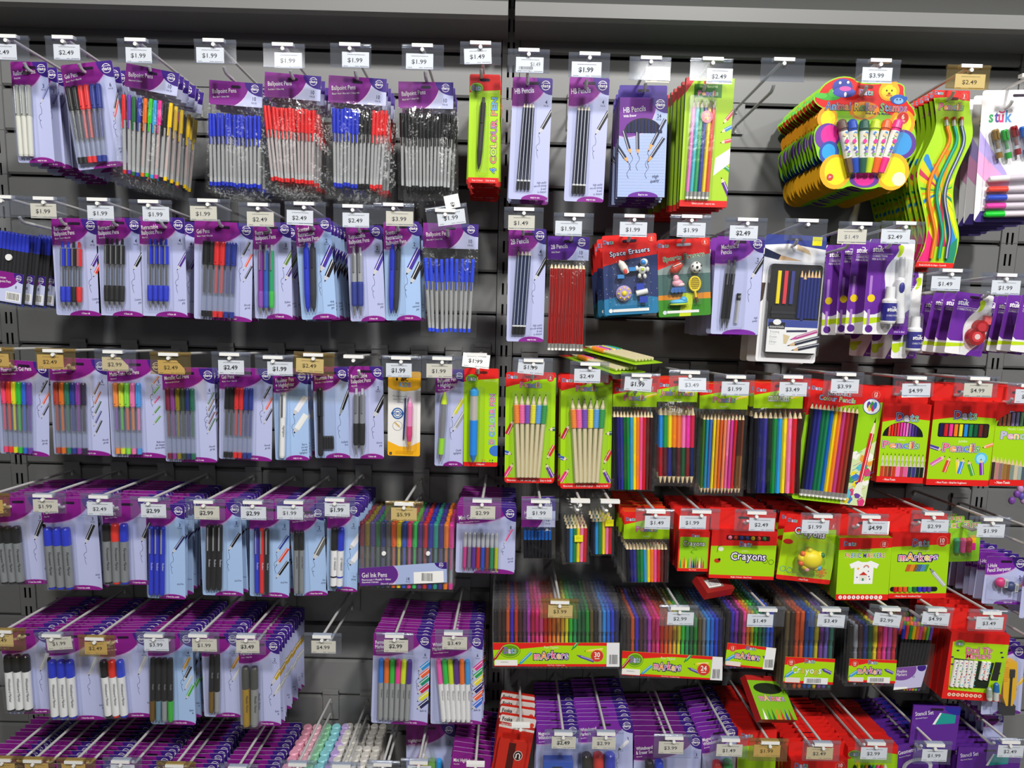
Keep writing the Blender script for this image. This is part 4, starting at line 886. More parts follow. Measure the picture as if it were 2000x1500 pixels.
# ---- second row, left bay
fr, root = P('b0', 'pen_wallet', 'pen wallet', B1, (-20, 250), (255, 330), (0, 925), -.238)
w, h = fr.w, fr.h; mb = MB(); mb.ly = -.010
bmk = lambda c, L, r: marker(L, r, c, '#16181f', .24, '#2a3aa0')
rowpens(fr, root, 'pen', .02, .98, .13, .97, [B_] * 9, bmk, -.003, n=8)
mb = MB(); mb.box(-w / 2 - .002, w / 2 + .002, -.0095, -.0092, -h, -.12 * h, blis()); mb.box(-w / 2 - .002, w / 2 + .002, .003, .0035, -h, .01, blis()); mb.build('clear_sleeve', root)
mb = MB(); mb.lathe((.0, -.012, -h * .42), (.0, -.0095, -h * .42), [(0, .0065), (.0025, .007)], WHITE, 16); mb.build('snap_button', root)
mb = base(.058, .062, '#c9cff0', 0, .0003); mb.poly(ell(-.02, 0, .042, .036), PUR); mb.poly(ell(.029, 0, .02, .02), DPU); dats_logo(mb, .0195, -.0095, .65)
for i, t in enumerate(('Premium', 'Ballpoint Pens')): mb.text(t, -.025, -.016 - i * .0075, .0052, W, rot=.06, sq=.7)
mb.text('8', .014, -.032, .006, INK, off=.01); barcode(mb, -.002, .024, -.056, -.042); o = mb.build('sticker', root); o.location = (.004, -.0097, -h * .59); o['label'] = 'purple and white paper label'
done(fr, root, 'b0', 4, .02, 4, None, up=.05, dx=.0095)
def rt(up, grip, clear=True, **k): return lambda c, L, r: retract(L, r, up, c, clear=clear, **k)
AR4 = [(.80, .53, P60, .042, .007, '#4a2a8a')]
DC('b1', 'retractable_pen_card', B1, (400, 270), (755, 258), (400, 1028), ['Retractable', 'Ballpoint Pens'], 'Black + Red + Blue Ink', '4', '0.7mm nib', ('Comfort', 'grip'), AR4 + [(.86, .6, P60, .04, .007, '#d8483a')], (485, 655, 450, 490, 655, 970), [B_, B_, GB, R_], lambda c, L, r: retract(L, r, c, c, clear=True, g0=.67, g1=.9), 'retractable_pen', 1)
DC('b2', 'retractable_pen_card', B1, (748, 262), (1098, 256), (736, 1028), ['Retractable', 'Ballpoint Pens'], 'Black Ink', '4', '0.7mm nib', ('Comfort', 'grip'), [(.80, .53, P60, .042, .007, GB)], (828, 990, 425, 828, 985, 968), [GB] * 4, lambda c, L, r: retract(L, r, c, c, clear=True, g0=.67, g1=.9), 'retractable_pen', 2)
DC('b3', 'retractable_pen_card', B1, (1085, 258), (1442, 254), (1080, 1032), ['Retractable', 'Ballpoint Pens'], 'Blue Ink', '4', '0.7mm nib', ('Comfort', 'grip'), AR4, (1165, 1330, 428, 1165, 1330, 965), [B_] * 4, lambda c, L, r: retract(L, r, c, c, clear=True, g0=.67, g1=.9), 'retractable_pen', 3, .05)
def gelcard(key, Z, TL, TR, BL, title, sub, pack, q, specs, mk=None, n=0, step=.03, art=None, hand=('Smooth', 'gel ink'), **k):
    DC(key, 'gel_pen_card', Z, TL, TR, BL, title, sub, pack, k.pop('nib', 'easy to use'), hand, art or [(.80, .36, 1.1, .04, .0045, '#2c2e34'), (.84, .48, 1.1, .04, .0045, '#e0583e'), (.84, .6, 1.1, .04, .0045, '#2c2e4a')], q, specs, mk or (lambda c, L, r: gel(c, L, r, c)), 'gel_pen', n, step, ry=.05, **k)
gelcard('b4', B1, (1520, 288), (1978, 300), (1488, 1055), ['Gel Pens'], 'Black + Red + Blue Ink', '6', (1595, 1865, 450, 1580, 1840, 1035), [K, K, R_, R_, N_, N_], n=1)
DC('b5', 'retractable_pen_card', B2, (130, 285), (415, 283), (128, 1010), ['Retractable', 'Ballpoint Pens'], 'Blue Ink', '3', '0.7mm nib', ('Rubber', 'grip'), [(.76, .48, P60, .045, .0075, '#5a7a2a'), (.82, .6, P60, .045, .0075, '#4a3a7a')], (175, 300, 455, 178, 300, 978), [('#8a2a9a', '#8a4ab0'), ('#2a5ab8', '#3a52c0'), ('#2aa06a', '#3ab84a')], lambda c, L, r: retract(L, r, c[0], c[1], g0=.66, btn='#c9ccd2'), 'retractable_pen', 2, .05)
def scented(key, TL, TR, BL, q, n):
    DC(key, 'scented_pen_card', B2, TL, TR, BL, ['Scented', 'Retractable', 'Ballpoint Pens'], 'Blue + Black Ink', '2', '1.0mm nib', ('With', 'textured', 'grip'), [(.60, .54, 1.08, .062, .0115, '#46309c', '#46309c'), (.72, .63, 1.1, .05, .0105, '#211c22', '#211c22')], q, [B_, '#33363c'], lambda c, L, r: solid(L, r, c), 'scented_pen', n, .03, col=SKY, pad=.005)
scented('b6', (445, 262), (712, 248), (485, 1020), (512, 612, 440, 530, 618, 955), 6)
DC('b7', 'retractable_pen_card', B2, (830, 318), (1096, 302), (840, 1035), ['Retractable', 'Ballpoint Pens'], 'Blue Ink', '2', '1.0mm nib', ('Silicone', 'grip'), [(.70, .53, 1.1, .06, .0095, '#4a3a9c')], (872, 962, 475, 878, 970, 985), [N_, N_], lambda c, L, r: retract(L, r, '#b4b7bb', c, btn='#c9ccd2', g0=.5, g1=.86), 'retractable_pen', 4, .03)
scented('b8', (1110, 288), (1380, 272), (1090, 1028), (1160, 1250, 450, 1155, 1228, 968), 2)
bagged('b9', 'ballpoint_pen_bag', B2, (1410, 290), (1826, 300), (1406, 478), 1138, 'Ballpoint Pens', 'Blue Ink + 1.0mm Nib', (1412, 1800, 560, 1442, 1765, 1108), ['#3450e0'] * 10, lambda c, L, r: stick(c, L, r, '#2a2c34'))
# ---- second row, right bay
hb('b10', B3, (130, 180), (413, 178), (87, 1028), (192, 300, 340, 150, 252, 972), ['2B Pencils'], 0, '#26355c', '#aeb8c8')
def redpencils(w, h, t, s, p): return dats_header(w, h, t, s, p, '#bcc6ee', '#5a1f92')
bagged('b11', 'pencil_bag', B3, (425, 235), (735, 243), (418, 412), 1096, '2B Pencils', 'With Eraser', (440, 705, 440, 415, 685, 1092), ['#b8201c'] * 10, lambda c, L, r: pencil(L, r, c, K, '#ead9b4', 'eraser', stripe='#2a0f10'), 0, hdr=redpencils, pen='pencil', jit=.0004, n_=6)
fr, root = P('b12', 'eraser_card', 'eraser card', B3, (828, 232), (1238, 214), (858, 830)); w, h = fr.w, fr.h; hw = w / 2
mb = red_green(w, h, .26, 0, '', .02, green='#2a3a6a', foot=False); mb.poly([(-hw, -h), (hw, -h), (hw, -h * .8), (0, -h * .74), (-hw, -h * .8)], '#2a7aa8')
for i in range(60): x, z = R.uniform(-hw, hw) * .97, -R.uniform(.3, .97) * h; mb.poly(ell(x, z, .0006, .0006, 6), W)
dats_word(mb, -hw + .013, -.018, .008, .021); disc_count(mb, hw - .011, -.011, '4', .006, '#e8402e'); mb.logo('Space Erasers', 0, -.040, .0098, ['#f2f2f6'], '#2c2060', '#2c2060', w=.083, rot=.09, jig=.1); painted_slot(mb, -.013, .03)
mb.poly([(-hw + .018, -h + .006), (hw - .02, -h + .006), (hw - .02, -h + .012), (-hw + .018, -h + .012)], W); mb.poly(ell(-hw + .013, -h + .009, .0042, .0042), W); card = mb.build('card', root)
L_ = lambda x, y: fr.loc(*zp(B3, (x, y)))
a = L_(985, 480); b = MB(); b.lathe((a[0] - .008, -.010, a[1] + .018), (a[0] + .009, -.010, a[1] - .014), [(0, .001), (.008, .007), (.02, .0085), (.032, .006)], '#e9e6da', 14); o = b.build('rocket_eraser', root); b = MB(); b.ball((a[0] + .003, -.0175, a[1] - .006), (.004, .002, .006), '#e0483a'); b.build('red_window', o); b = MB()
for dx, dz in ((.018, -.002), (-.006, -.016)): b.box(a[0] + dx - .007, a[0] + dx + .007, -.014, -.004, a[1] + dz - .004, a[1] + dz + .004, '#3a8ad0')
b.build('fins', o)
a = L_(1125, 490); b = MB(); b.ball((a[0], -.010, a[1]), (.0085, .006, .009), '#dcdcd8'); o = b.build('astronaut_eraser', root); b = MB(); b.ball((a[0] + .004, -.012, a[1] + .016), (.0085, .0075, .0078), '#dfe6ea'); b.ball((a[0] + .002, -.016, a[1] + .0155), (.006, .005, .0055), '#2a86d8'); b.build('helmet', o); b = MB()
for dx, dz, c in ((-.011, .004, '#e4e4e0'), (.011, .001, '#e4e4e0'), (-.006, -.012, '#d8d8d4'), (.005, -.013, '#d8d8d4'), (-.003, -.019, '#2a2a2a')): b.ball((a[0] + dx, -.011, a[1] + dz), (.004, .004, .0055), c)
b.build('limbs', o); b = MB(); b.box(a[0] - .003, a[0] + .003, -.0175, -.014, a[1] - .001, a[1] + .004, '#b8d02a'); b.build('chest_pack', o)
a = L_(990, 665); b = MB(); b.lathe((a[0], -.001, a[1]), (a[0], -.014, a[1]), [(0, .016), (.007, .0165), (.013, .010)], '#b8a0cc', 20); o = b.build('saucer_eraser', root); b = MB(); b.ball((a[0], -.014, a[1]), (.0058, .004, .0058), '#f2da1c'); b.build('dome', o); b = MB()
for i in range(8): t = i * pi / 4; b.ball((a[0] + .0118 * math.cos(t), -.0125, a[1] + .0118 * math.sin(t)), (.0022, .0016, .0022), '#f0d23a')
b.build('lights', o)
a = L_(1120, 660); b = MB(); b.lathe((a[0] - .011, -.010, a[1] - .001), (a[0] + .013, -.010, a[1] + .003), [(0, .006), (.024, .006)], '#dfdfdc', 14); o = b.build('satellite_eraser', root); b = MB()
for dz, dx in ((.013, -.002), (-.014, .004)): b.box(a[0] + dx - .008, a[0] + dx + .008, -.011, -.008, a[1] + dz - .0065, a[1] + dz + .0065, '#2440b0')
b.build('solar_panels', o); blister(fr, root, .12, .86, .33, .9, .021); done(fr, root, 'b12', 5, .035, 0, card, dx=-.0012)
fr, root = P('b13', 'eraser_card', 'eraser card', B3, (1243, 262), (1640, 248), (1265, 842)); w, h = fr.w, fr.h; hw = w / 2
mb = red_green(w, h, .2, 0, '', .03, green='#8a9a98', foot=False); mb.poly([(-hw, -h * .45), (hw, -h * .45), (hw, -h * .72), (-hw, -h * .72)], '#4a6a66'); mb.poly([(-hw, -h), (hw, -h), (hw, -h * .78), (-hw, -h * .78)], '#3f8a28'); mb.poly([(-hw, -h * .72), (hw, -h * .7), (hw, -h * .78), (-hw, -h * .78)], '#d88a2a')
mb.poly([(-.012, -h), (.012, -h), (.02, -h * .7), (-.004, -h * .7)], '#c8d82a'); dats_word(mb, -hw + .013, -.016, .008, .021); disc_count(mb, hw - .011, -.009, '6', .0065, '#e8402e'); mb.logo('Sports Erasers', 0, -.041, .0096, ['#1f7a2a'], '#f2f4ee', '#1d4a24', w=.086, rot=.1, o1=.05, o2=.07); painted_slot(mb, -.012, .03, '#c9ccd2')
mb.poly([(-hw + .018, -h + .007), (hw - .025, -h + .007), (hw - .025, -h + .0125), (-hw + .018, -h + .0125)], W); mb.poly(ell(-hw + .013, -h + .009, .0042, .0042), '#d8e0e8'); card = mb.build('card', root)
a = L_(1380, 475); b = MB(); d0 = Vector((.8, 0, .6)); b.lathe((a[0] - .013, -.010, a[1] - .009), (a[0] + .013, -.010, a[1] + .009), [(0, .001), (.004, .006), (.010, .009), (.022, .009), (.028, .006), (.0315, .001)], '#c8402a', 14); o = b.build('rugby_ball_eraser', root); b = MB(); b.tube([(a[0] - .008, -.0185, a[1] + .003), (a[0], -.0198, a[1] + .006), (a[0] + .008, -.0185, a[1] + .009)], .0009, W); b.build('laces', o)
a = L_(1525, 470); b = MB(); b.ball((a[0], -.012, a[1]), .0118, '#efefec', 14, 10); o = b.build('soccer_ball_eraser', root); b = MB()
for i in range(6): t = i * 1.2566; rr_ = 0 if i == 5 else .0085; yy = -.012 - math.sqrt(max(0, .0121 ** 2 - rr_ ** 2)); b.ly = yy - 1e-4; b.poly(ell(a[0] + rr_ * math.cos(t + .3), a[1] + rr_ * math.sin(t + .3), .003 if i == 5 else .0024, .003 if i == 5 else .0024, 5), K)
b.build('black_patches', o)
a = L_(1520, 600); b = MB(); b.tube([(a[0] + .0112 * math.cos(i * pi / 10), -.008, a[1] + .0145 * math.sin(i * pi / 10) + .002) for i in range(21)], .0022, '#e8cf1c'); b.tube([(a[0], -.008, a[1] - .012), (a[0] + .002, -.008, a[1] - .026)], .0026, '#e8cf1c')
for i in range(-3, 4): b.tube([(a[0] + i * .003, -.008, a[1] + .002 - .0135 * math.sqrt(1 - (i / 4) ** 2)), (a[0] + i * .003, -.008, a[1] + .002 + .0135 * math.sqrt(1 - (i / 4) ** 2))], .0008, '#e0c418', 5); b.tube([(a[0] - .0105 * math.sqrt(1 - (i / 4) ** 2), -.008, a[1] + .002 + i * .0038), (a[0] + .0105 * math.sqrt(1 - (i / 4) ** 2), -.008, a[1] + .002 + i * .0038)], .0008, '#e0c418', 5)
o = b.build('racket_eraser', root); b = MB(); b.tube([(a[0] + .002, -.008, a[1] - .026), (a[0] + .005, -.008, a[1] - .036)], .0034, '#5a4a2a'); b.build('handle', o)
a = L_(1390, 590); b = MB(); b.ball((a[0], -.009, a[1]), (.012, .007, .0085), '#e8aab8'); b.ball((a[0] - .003, -.009, a[1] + .010), (.007, .006, .008), '#e6a4b4'); b.ball((a[0] + .005, -.010, a[1] - .003), (.010, .006, .005), '#f0d0d4'); o = b.build('roller_boot_eraser', root); b = MB()
for i in range(4): b.lathe((a[0] - .011 + i * .0075, -.013, a[1] - .015), (a[0] - .011 + i * .0075, -.006, a[1] - .015), [(0, .0042), (.007, .0042)], '#3a6ab0', 12)
b.box(a[0] - .013, a[0] + .014, -.012, -.006, a[1] - .012, a[1] - .008, '#3a6ab0'); b.build('wheels', o)
a = L_(1400, 728); b = MB(); b.ball((a[0], -.008, a[1]), (.0195, .007, .0055), '#5ab8e0'); b.ball((a[0] + .010, -.008, a[1] + .004), (.008, .006, .007), '#4aa8d8'); o = b.build('running_shoe_eraser', root); b = MB(); b.ball((a[0], -.008, a[1] - .005), (.0205, .0075, .0026), '#c8d82a'); b.build('sole', o)
blister(fr, root, .12, .84, .3, .87, .022); done(fr, root, 'b13', 1, .03, 0, card)
fr, root = P('b14', 'mechanical_pencil_card', 'pencil card', B3, (1690, 238), (2052, 240), (1630, 972)); w, h = fr.w, fr.h
card = dats(w, h, ['Mechanical', 'Pencils'], '', '2', '', ('High', 'quality'), [(w * .26, -.088, 1.05, .06, .0075, '#1c1d22')], pur='#7a2aa0', arch=.1, th=.0085, tx=.012).build('card', root); 
for i in (0, 1):
    a = L_(1778 + i * 42, 415); b = L_(1722 + i * 36, 925); Lq = math.hypot(a[0] - b[0], a[1] - b[1]); put(root, 'mechanical_pencil', (a[0], -.0065, a[1]), (b[0], -.0065, b[1]), [('pencil', [([(Lq * .2, .0046), (Lq * .86, .0046)], M('#1b1c20', .3))]), ('eraser_cap', [([(0, .0032), (.012, .0034), (.013, .0044), (Lq * .2, .0044)], M('#b9bcc2', .2, .8))]), ('clip', [('clip', .016, Lq * .36, .0013, .0052, M('#b9bcc2', .2, .8))]), ('tip', [([(Lq * .86, .0044), (Lq * .97, .0014), (Lq, .0008)], M('#8a8d93', .25, .8))])])
a = L_(1855, 665); b = L_(1828, 900); mb = MB(); mb.lathe((a[0], -.005, a[1]), (b[0], -.005, b[1]), [(.014, .0042), (.062, .0042)], clearp(), 6); o = mb.build('lead_case', root); mb = MB(); mb.lathe((a[0], -.005, a[1]), (b[0], -.005, b[1]), [(0, .0046), (.0145, .0046)], '#17181c', 6); mb.ly = -.0098; mb.text('0.7', a[0], a[1] - .009, .0045, W, al='c', sq=.6); mb.build('cap', o); mb = MB(); mb.lathe((a[0], -.005, a[1]), (b[0], -.005, b[1]), [(.016, .0014), (.058, .0014)], '#2a2b2e', 6); mb.build('leads', o)
blister(fr, root, .12, .68, .23, .94, .013); done(fr, root, 'b14', 5, .04, 0, card, dx=-.001)
fr, root = P('b15', 'drawing_set_card', 'drawing set', B4, (375, 188), (760, 195), (287, 988), -.232); w, h = fr.w, fr.h; hw = w / 2; L_ = lambda x, y: fr.loc(*zp(B4, (x, y)))
mb = base(w, h, '#eeeef0', .006, side=W); mb.poly([(-hw, 0), (hw, 0), (hw, -.028), (-hw + .05, -.018), (-hw, -.022)], '#32408e'); painted_slot(mb, -.009, .026)
mb.poly([(-hw, -.028), (-hw + .035, -.042), (-hw + .03, -.052), (-hw, -.046)], '#20284a'); mb.poly([(-hw + .035, -.042), (hw - .045, -.053), (-hw + .03, -.052)], '#d8b48a'); mb.poly([(hw - .06, -.018), (hw - .035, -.03), (hw - .03, -.04), (hw - .06, -.03)], '#d0b894')
mb.poly([(-hw, -.1), (-hw + .008, -.1), (-hw + .005, -.135), (-hw, -.14)], '#4a3a30'); card = mb.build('card', root)
q = [L_(*p) for p in ((400, 370), (722, 378), (668, 945), (343, 950))]; x0 = (q[0][0] + q[3][0]) / 2; x1 = (q[1][0] + q[2][0]) / 2; zt = q[0][1]; zb = q[2][1]; zm = L_(500, 722)[1]
mb = MB(); o = rrect(x0, x1, zb, zt, .007); mb.prism(o, -.012, -.0006, '#17181c'); mb.ly = -.012; tray = mb.build('black_tray', root)
for x, c in ((.018, '#f0d81c'), (.032, '#e03a48'), (.046, '#3a3f8a')): mb = MB(); mb.box(x0 + x - .0035, x0 + x + .0035, -.016, -.012, zt - .082, zt - .014, c); mb.build('pastel_stick', root)
mb = MB(); mb.box(x0 + .008, x0 + .055, -.015, -.012, zt - .112, zt - .088, '#202126'); mb.box(x0 + .006, x0 + .057, -.0165, -.012, zt - .103, zt - .098, '#2b2c32'); mb.build('eraser_block', root)
for i, c in enumerate(('#2a2a2e', '#d83a3a', '#e88a3a', '#3a62c8', '#3aa04a', '#a0b83a')):
    x = x0 + .064 + i * .0072; put(root, 'drawing_pencil', (x, -.0155, zt - .010 - (.004 if i == 1 else 0)), (x, -.0155, zm + .002), pencil(zt - zm - .014, .0035, '#26337c', c, '#dcb98a', tip=.016))
mb = MB(); mb.prism([(x0 + .002, zb + .004), (x1 - .002, zb + .004), (x1 - .002, zm), (x0 + .002, zm)], -.0165, -.012, '#f1f1f0'); mb.ly = -.0165; mb.poly([(x0 + .002, zm - .0155), (x1 - .002, zm - .0155), (x1 - .002, zm), (x0 + .002, zm)], '#3a4a9a')
mb.poly([(x0 + .004, zm - .020), (x0 + .038, zm - .020), (x0 + .038, zm - .006), (x0 + .004, zm - .006)], '#17181c'); mb.poly(ell(x0 + .021, zm - .0055, .0085, .006), W); mb.text('essentials', x0 + .021, zm - .0175, .0055, W, al='c', w=.03)
for i, t in enumerate(('Drawing', 'Dessin', 'Dibujo')): mb.text(t, x0 + .008, zm - .028 - i * .0105, .0048, '#8a8c92'); mb.text('20 piece set', x0 + .008, zm - .0318 - i * .0105, .0022, '#9a9ca2')
penart(mb, x0 + .05, zm - .042, .35, .06, .007, '#b8488a', '#c8489a'); penart(mb, x0 + .045, zm - .055, .3, .07, .008, '#1c2036', '#d8b48a'); penart(mb, x0 + .055, zm - .064, .25, .06, .008, '#1c2036', '#d8b48a'); mb.poly([(x0 + .042, zm - .022), (x0 + .085, zm - .02), (x0 + .085, zm - .024), (x0 + .042, zm - .026)], '#22264a'); mb.poly([(x0 + .036, zm - .03), (x0 + .05, zm - .034), (x0 + .044, zm - .05), (x0 + .038, zm - .05)], '#d8c49a'); mb.build('printed_insert', root)
mb = MB(); mb.prism([(.034, -.020), (.054, -.020), (.054, -.002), (.034, -.002)], -.0012, -.0009, '#e8e01c'); mb.ly = -.0012; mb.text('$12.99', .044, -.0125, .004, '#a8a01a', al='c'); mb.build('price_sticker', root)
mb = MB(); o = rrect(x0 - .004, x1 + .004, zb - .004, zt + .004, .008); n = len(o); mb.add([(x, -.001, z) for x, z in o] + [(x * .985, -.0225, zt - (zt - z) * .99) for x, z in o], [(i, (i + 1) % n, n + (i + 1) % n, n + i) for i in range(n)] + [tuple(range(n, 2 * n))], blis()); mb.build('blister', root)
done(fr, root, 'b15', 2, .05, 0, card)
def stukart(mb, w, h, sub, s=1.0, left=True):
    hw = w / 2
    mb.poly(smooth([(-hw - .01, .01), (.012, .01), (.02, -.012), (.010, -.034), (-.004, -.05), (-.012, -.07), (-.006, -.1), (-hw * .1, -h * .78), (-hw - .01, -h * .8)], it=2)[::-1], '#6a2a9c')
    mb.poly(smooth([(.012, -.012), (.026, -.012), (.024, -.03), (.012, -.04), (.016, -.025)])[::-1], '#bcd81c')
    mb.poly([(-hw, -h * .83), (-hw, -h * .9), (-.004, -h * .86), (.0, -h * .81)], '#bcd81c'); mb.poly(smooth([(hw + .01, -h - .01), (0, -h - .01), (.012, -h * .92), (hw, -h * .72), (hw + .01, -h * .72)])[::-1], '#6a2a9c')
    mb.text('st', -hw + .008, -.026, .0105, W, off=.03, sq=.85); mb.text('uk', -hw + .0178, -.026, .0105, W, off=.03, sq=.85); strip(mb, [(-hw + .0185, -.0145), (-hw + .0245, -.0145)], .0014, W)
    strip(mb, [(-hw + .008, -.0305), (-hw + .05, -.0305)], .0006, W)
    for i, t in enumerate(sub): mb.text(t, -hw + .008, -.037 - i * .0062, .0042, W, off=.01, sq=.8)
fr, root = P('b17', 'correction_pen_card', 'correction fluid card', B4, (1030, 212), (1316, 222), (990, 812)); w, h = fr.w, fr.h; hw = w / 2
mb = base(w, h, '#ececee', .004, side=W); stukart(mb, w, h, ('CORRECTION', 'PEN & FLUID')); painted_slot(mb, -.009, .022)
for z in (-.075, -.145): mb.poly(rrect(-hw + .007, -hw + .0125, z - .045, z, .002), '#a87ac8')
mb.poly(ell(-hw + .0125, -.122, .008, .008), '#e8c81c'); mb.poly(ell(-hw + .0125, -.186, .008, .008), '#5a2a8a'); mb.text('20ml & 8mL', hw - .005, -h + .004, .004, '#e8d8f4', al='r', off=.01); card = mb.build('card', root)
L_ = lambda x, y: fr.loc(*zp(B4, (x, y)))
def bottle(root, a, b, dd):
    h_ = a[1] - b[1]; x = (a[0] + b[0]) / 2; mb = MB(); mb.lathe((x, -.014, b[1] + h_ * .68), (x, -.014, b[1]), [(0, .011), (.004, .0145), (h_ * .64, .0145), (h_ * .68, .013)], '#eeeeee', 16); o = mb.build('fluid_bottle', root)
    mb = MB(); mb.lathe((x, -.014, a[1]), (x, -.014, b[1] + h_ * .66), [(0, .009), (h_ * .33, .010)], '#f2f2f2', 16); mb.build('bottle_cap', o)
    mb = MB(); mb.lathe((x, -.014, b[1] + h_ * .56), (x, -.014, b[1]), [(0, .0147), (h_ * .48, .0147)], '#2c2a8c', 16, False); mb.ly = -.0288; mb.text('stuk', x, b[1] + h_ * .34, .008, W, al='c', w=.021, off=.03); strip(mb, [(x - .001, b[1] + h_ * .34 + .0088), (x + .006, b[1] + h_ * .34 + .0088)], .0012, W); mb.text('CORRECTION', x, b[1] + h_ * .2, .0036, W, al='c', w=.022); mb.build('blue_label', o)
bottle(root, L_(1130, 515), L_(1130, 745), 0)
a, b = L_(1215, 330), L_(1200, 745); Lq = a[1] - b[1]; mb = MB(); mb.lathe((a[0], -.012, a[1] - Lq * .3), (b[0], -.012, b[1]), [(0, .005), (.006, .0088), (Lq * .62, .0088), (Lq * .7, .007)], '#efeff0', 14); o = mb.build('correction_pen', root); mb = MB(); mb.lathe((a[0], -.012, a[1]), (b[0], -.012, b[1]), [(0, .005), (.004, .0062), (Lq * .3, .0066)], clearp(), 12); mb.build('clear_cap', o); mb = MB(); mb.ball((a[0] + .001, -.0195, a[1] - Lq * .46), (.006, .003, .012), '#2c2a8c'); mb.build('blue_label', o)
blister(fr, root, .34, .9, .2, .92, .031); done(fr, root, 'b17', 5, .03, 0, card, dx=-.0165, jx=.003)
fr, root = P('b16', 'correction_fluid_card', 'correction fluid card', B4, (1205, 420), (1365, 425), (1170, 965), -.22); w, h = fr.w, fr.h
mb = base(w, h, '#ececee', .004, side=W); stukart(mb, w, h, ('CORRECTION', 'FLUID')); mb.poly(ell(-w / 2 + .009, -h + .02, .008, .008), '#bcd81c'); mb.text('20mL', w / 2 - .005, -h + .005, .004, W, al='r'); painted_slot(mb, -.009, .02); card = mb.build('card', root); L_ = lambda x, y: fr.loc(*zp(B4, (x, y))); bottle(root, L_(1290, 700), L_(1285, 915), 0); blister(fr, root, .3, .92, .45, .95, .031); done(fr, root, 'b16', 2, .05, 0, card, dx=-.02)
def tape(key, TL, TR, BL, n):
    fr, root = P(key, 'correction_tape_card', 'correction tape card', B4, TL, TR, BL); w, h = fr.w, fr.h; hw = w / 2
    mb = base(w, h, '#ececee', .004, side=W); mb.clip = mb.clip; stukart(mb, w, h, ('CORRECTION TAPE',)); painted_slot(mb, -.008, .02); card = mb.build('card', root)
    cx, cz = .014, -h * .62
    mb = MB(); mb.lathe((cx, -.002, cz - .008), (cx, -.014, cz - .008), [(0, .019), (.012, .018)], FILM('red_clear', '#f06a72', .35, '#d8202e', .12, 1), 20); mb.lathe((cx + .006, -.002, cz + .013), (cx + .006, -.014, cz + .013), [(0, .015), (.012, .014)], FILM('red_clear'), 18); mb.box(cx + .010, cx + .024, -.012, -.003, cz + .02, cz + .038, '#e05a5e'); o = mb.build('tape_dispenser', root)
    mb = MB(); mb.lathe((cx, -.003, cz - .008), (cx, -.0148, cz - .008), [(0, .011), (.0118, .011)], '#d8303a', 16); mb.lathe((cx, -.003, cz - .008), (cx, -.0155, cz - .008), [(0, .006), (.0125, .006)], '#e8c8c8', 12); mb.lathe((cx + .006, -.003, cz + .013), (cx + .006, -.0146, cz + .013), [(0, .009), (.0116, .009)], '#c82430', 14); mb.build('spools', o); mb = MB(); mb.box(cx + .016, cx + .022, -.011, -.004, cz + .036, cz + .045, '#efefef'); mb.build('tip', o)
    blister(fr, root, .36, .95, .28, .93, .017); done(fr, root, key, n, .03, 0, card, dx=-.0055)
tape('b18', (1575, 545), (1812, 575), (1494, 930), 5); tape('b19', (1988, 560), (2225, 590), (1908, 920), 6)
# ---- third row, left bay
F6 = ['#f0487a', '#f0402a', '#e8dc1c', '#2fc03a', '#2a6ad0', '#6a3aa8']
gelcard('c0', C1, (-10, 125), (380, 150), (-5, 862), ['Fluorescent Gel Pens'], 'Assorted Ink Colours', '6', (20, 260, 300, 48, 272, 850), F6)
GL6 = ['#b0402e', '#e0701c', '#1f7a62', '#2a3a96', '#8a3a9c', '#2a2440']
gelcard('c1', C1, (385, 125), (832, 120), (395, 875), ['Glitter Gel Pens'], 'Assorted Ink Colours', '6', (430, 685, 305, 455, 700, 855), GL6, art=[(.72, .4 + .1 * i, 1.1, .04, .0042, c) for i, c in enumerate(('#6a4a3a', '#b0603a', '#3a5a4a', '#4a4a8a', '#2c2e34'))], n=1)
gelcard('c2', C1, (835, 128), (1272, 128), (858, 892), ['Fluoro', 'Multi-Tone Gel Pens'], 'Assorted', '5', (892, 1112, 308, 915, 1125, 858), [('#f0904a', '#8a5ab8'), ('#d8e03a', '#5ac84a'), ('#8ae04a', '#f0703a'), ('#f07ab0', '#f08a4a'), ('#4a9ae0', '#f08ac8')], mk=lambda c, L, r: gel(c[0], L, r, c[1], c[0], .32, .66), art=[(.78, .26 + .1 * i, .9, .026, .004, c) for i, c in enumerate(('#c87a4a', '#5aa83a', '#c84a8a', '#4a8a3a', '#5a9a3a'))], hand=('Multi-tone', 'ink changes', 'as you write'), nib='1.0mm nib')
gelcard('c3', C1, (1265, 195), (1672, 195), (1282, 928), ['Metallic Gel Pens'], 'Assorted Ink Colours', '6', (1298, 1530, 350, 1322, 1540, 898), ['#7a1f3a', '#8a3a90', '#8a7a1c', '#2c4034', '#1f2f6a', '#1f6a52'], art=[(.82, .42 + .07 * i, 1.1, .04, .004, c) for i, c in enumerate(('#5a7a6a', '#7a6a5a', '#4a5a7a', '#6a4a5a', '#4a6a5a'))], n=2, step=.02)
gelcard('c4', C1, (1715, 185), (2132, 200), (1698, 905), ['Gel Pens'], 'Black + Red + Blue Ink', '6', (1765, 1990, 345, 1752, 1975, 890), [K, K, R_, R_, N_, N_])
fr, root = DC('c5', 'highlighter_pen_card', C2, (272, 200), (520, 195), (265, 848), ['Fineliner Pen', '+ Highlighter'], 'Black + Fluorescent yellow ink', '', 'easy to use', ('Easy to', 'pen and', 'identify', 'highlighter'), [(.56, .5, 1.0, .05, .011, '#e8e8ee', '#17181c'), (.56, .70, 1.0, .05, .012, '#e6e8e4', '#d8e02a')], (330, 378, 352, 325, 365, 822), ['#eeeeec'], lambda c, L, r: fine(L, r, '#f2f2f0', '#f0f0ee', '#8a8d92', .38, 'Highlighter', '#3a3d45'), 'highlighter_pen', 3, .03, col=SKY, ry=.05)
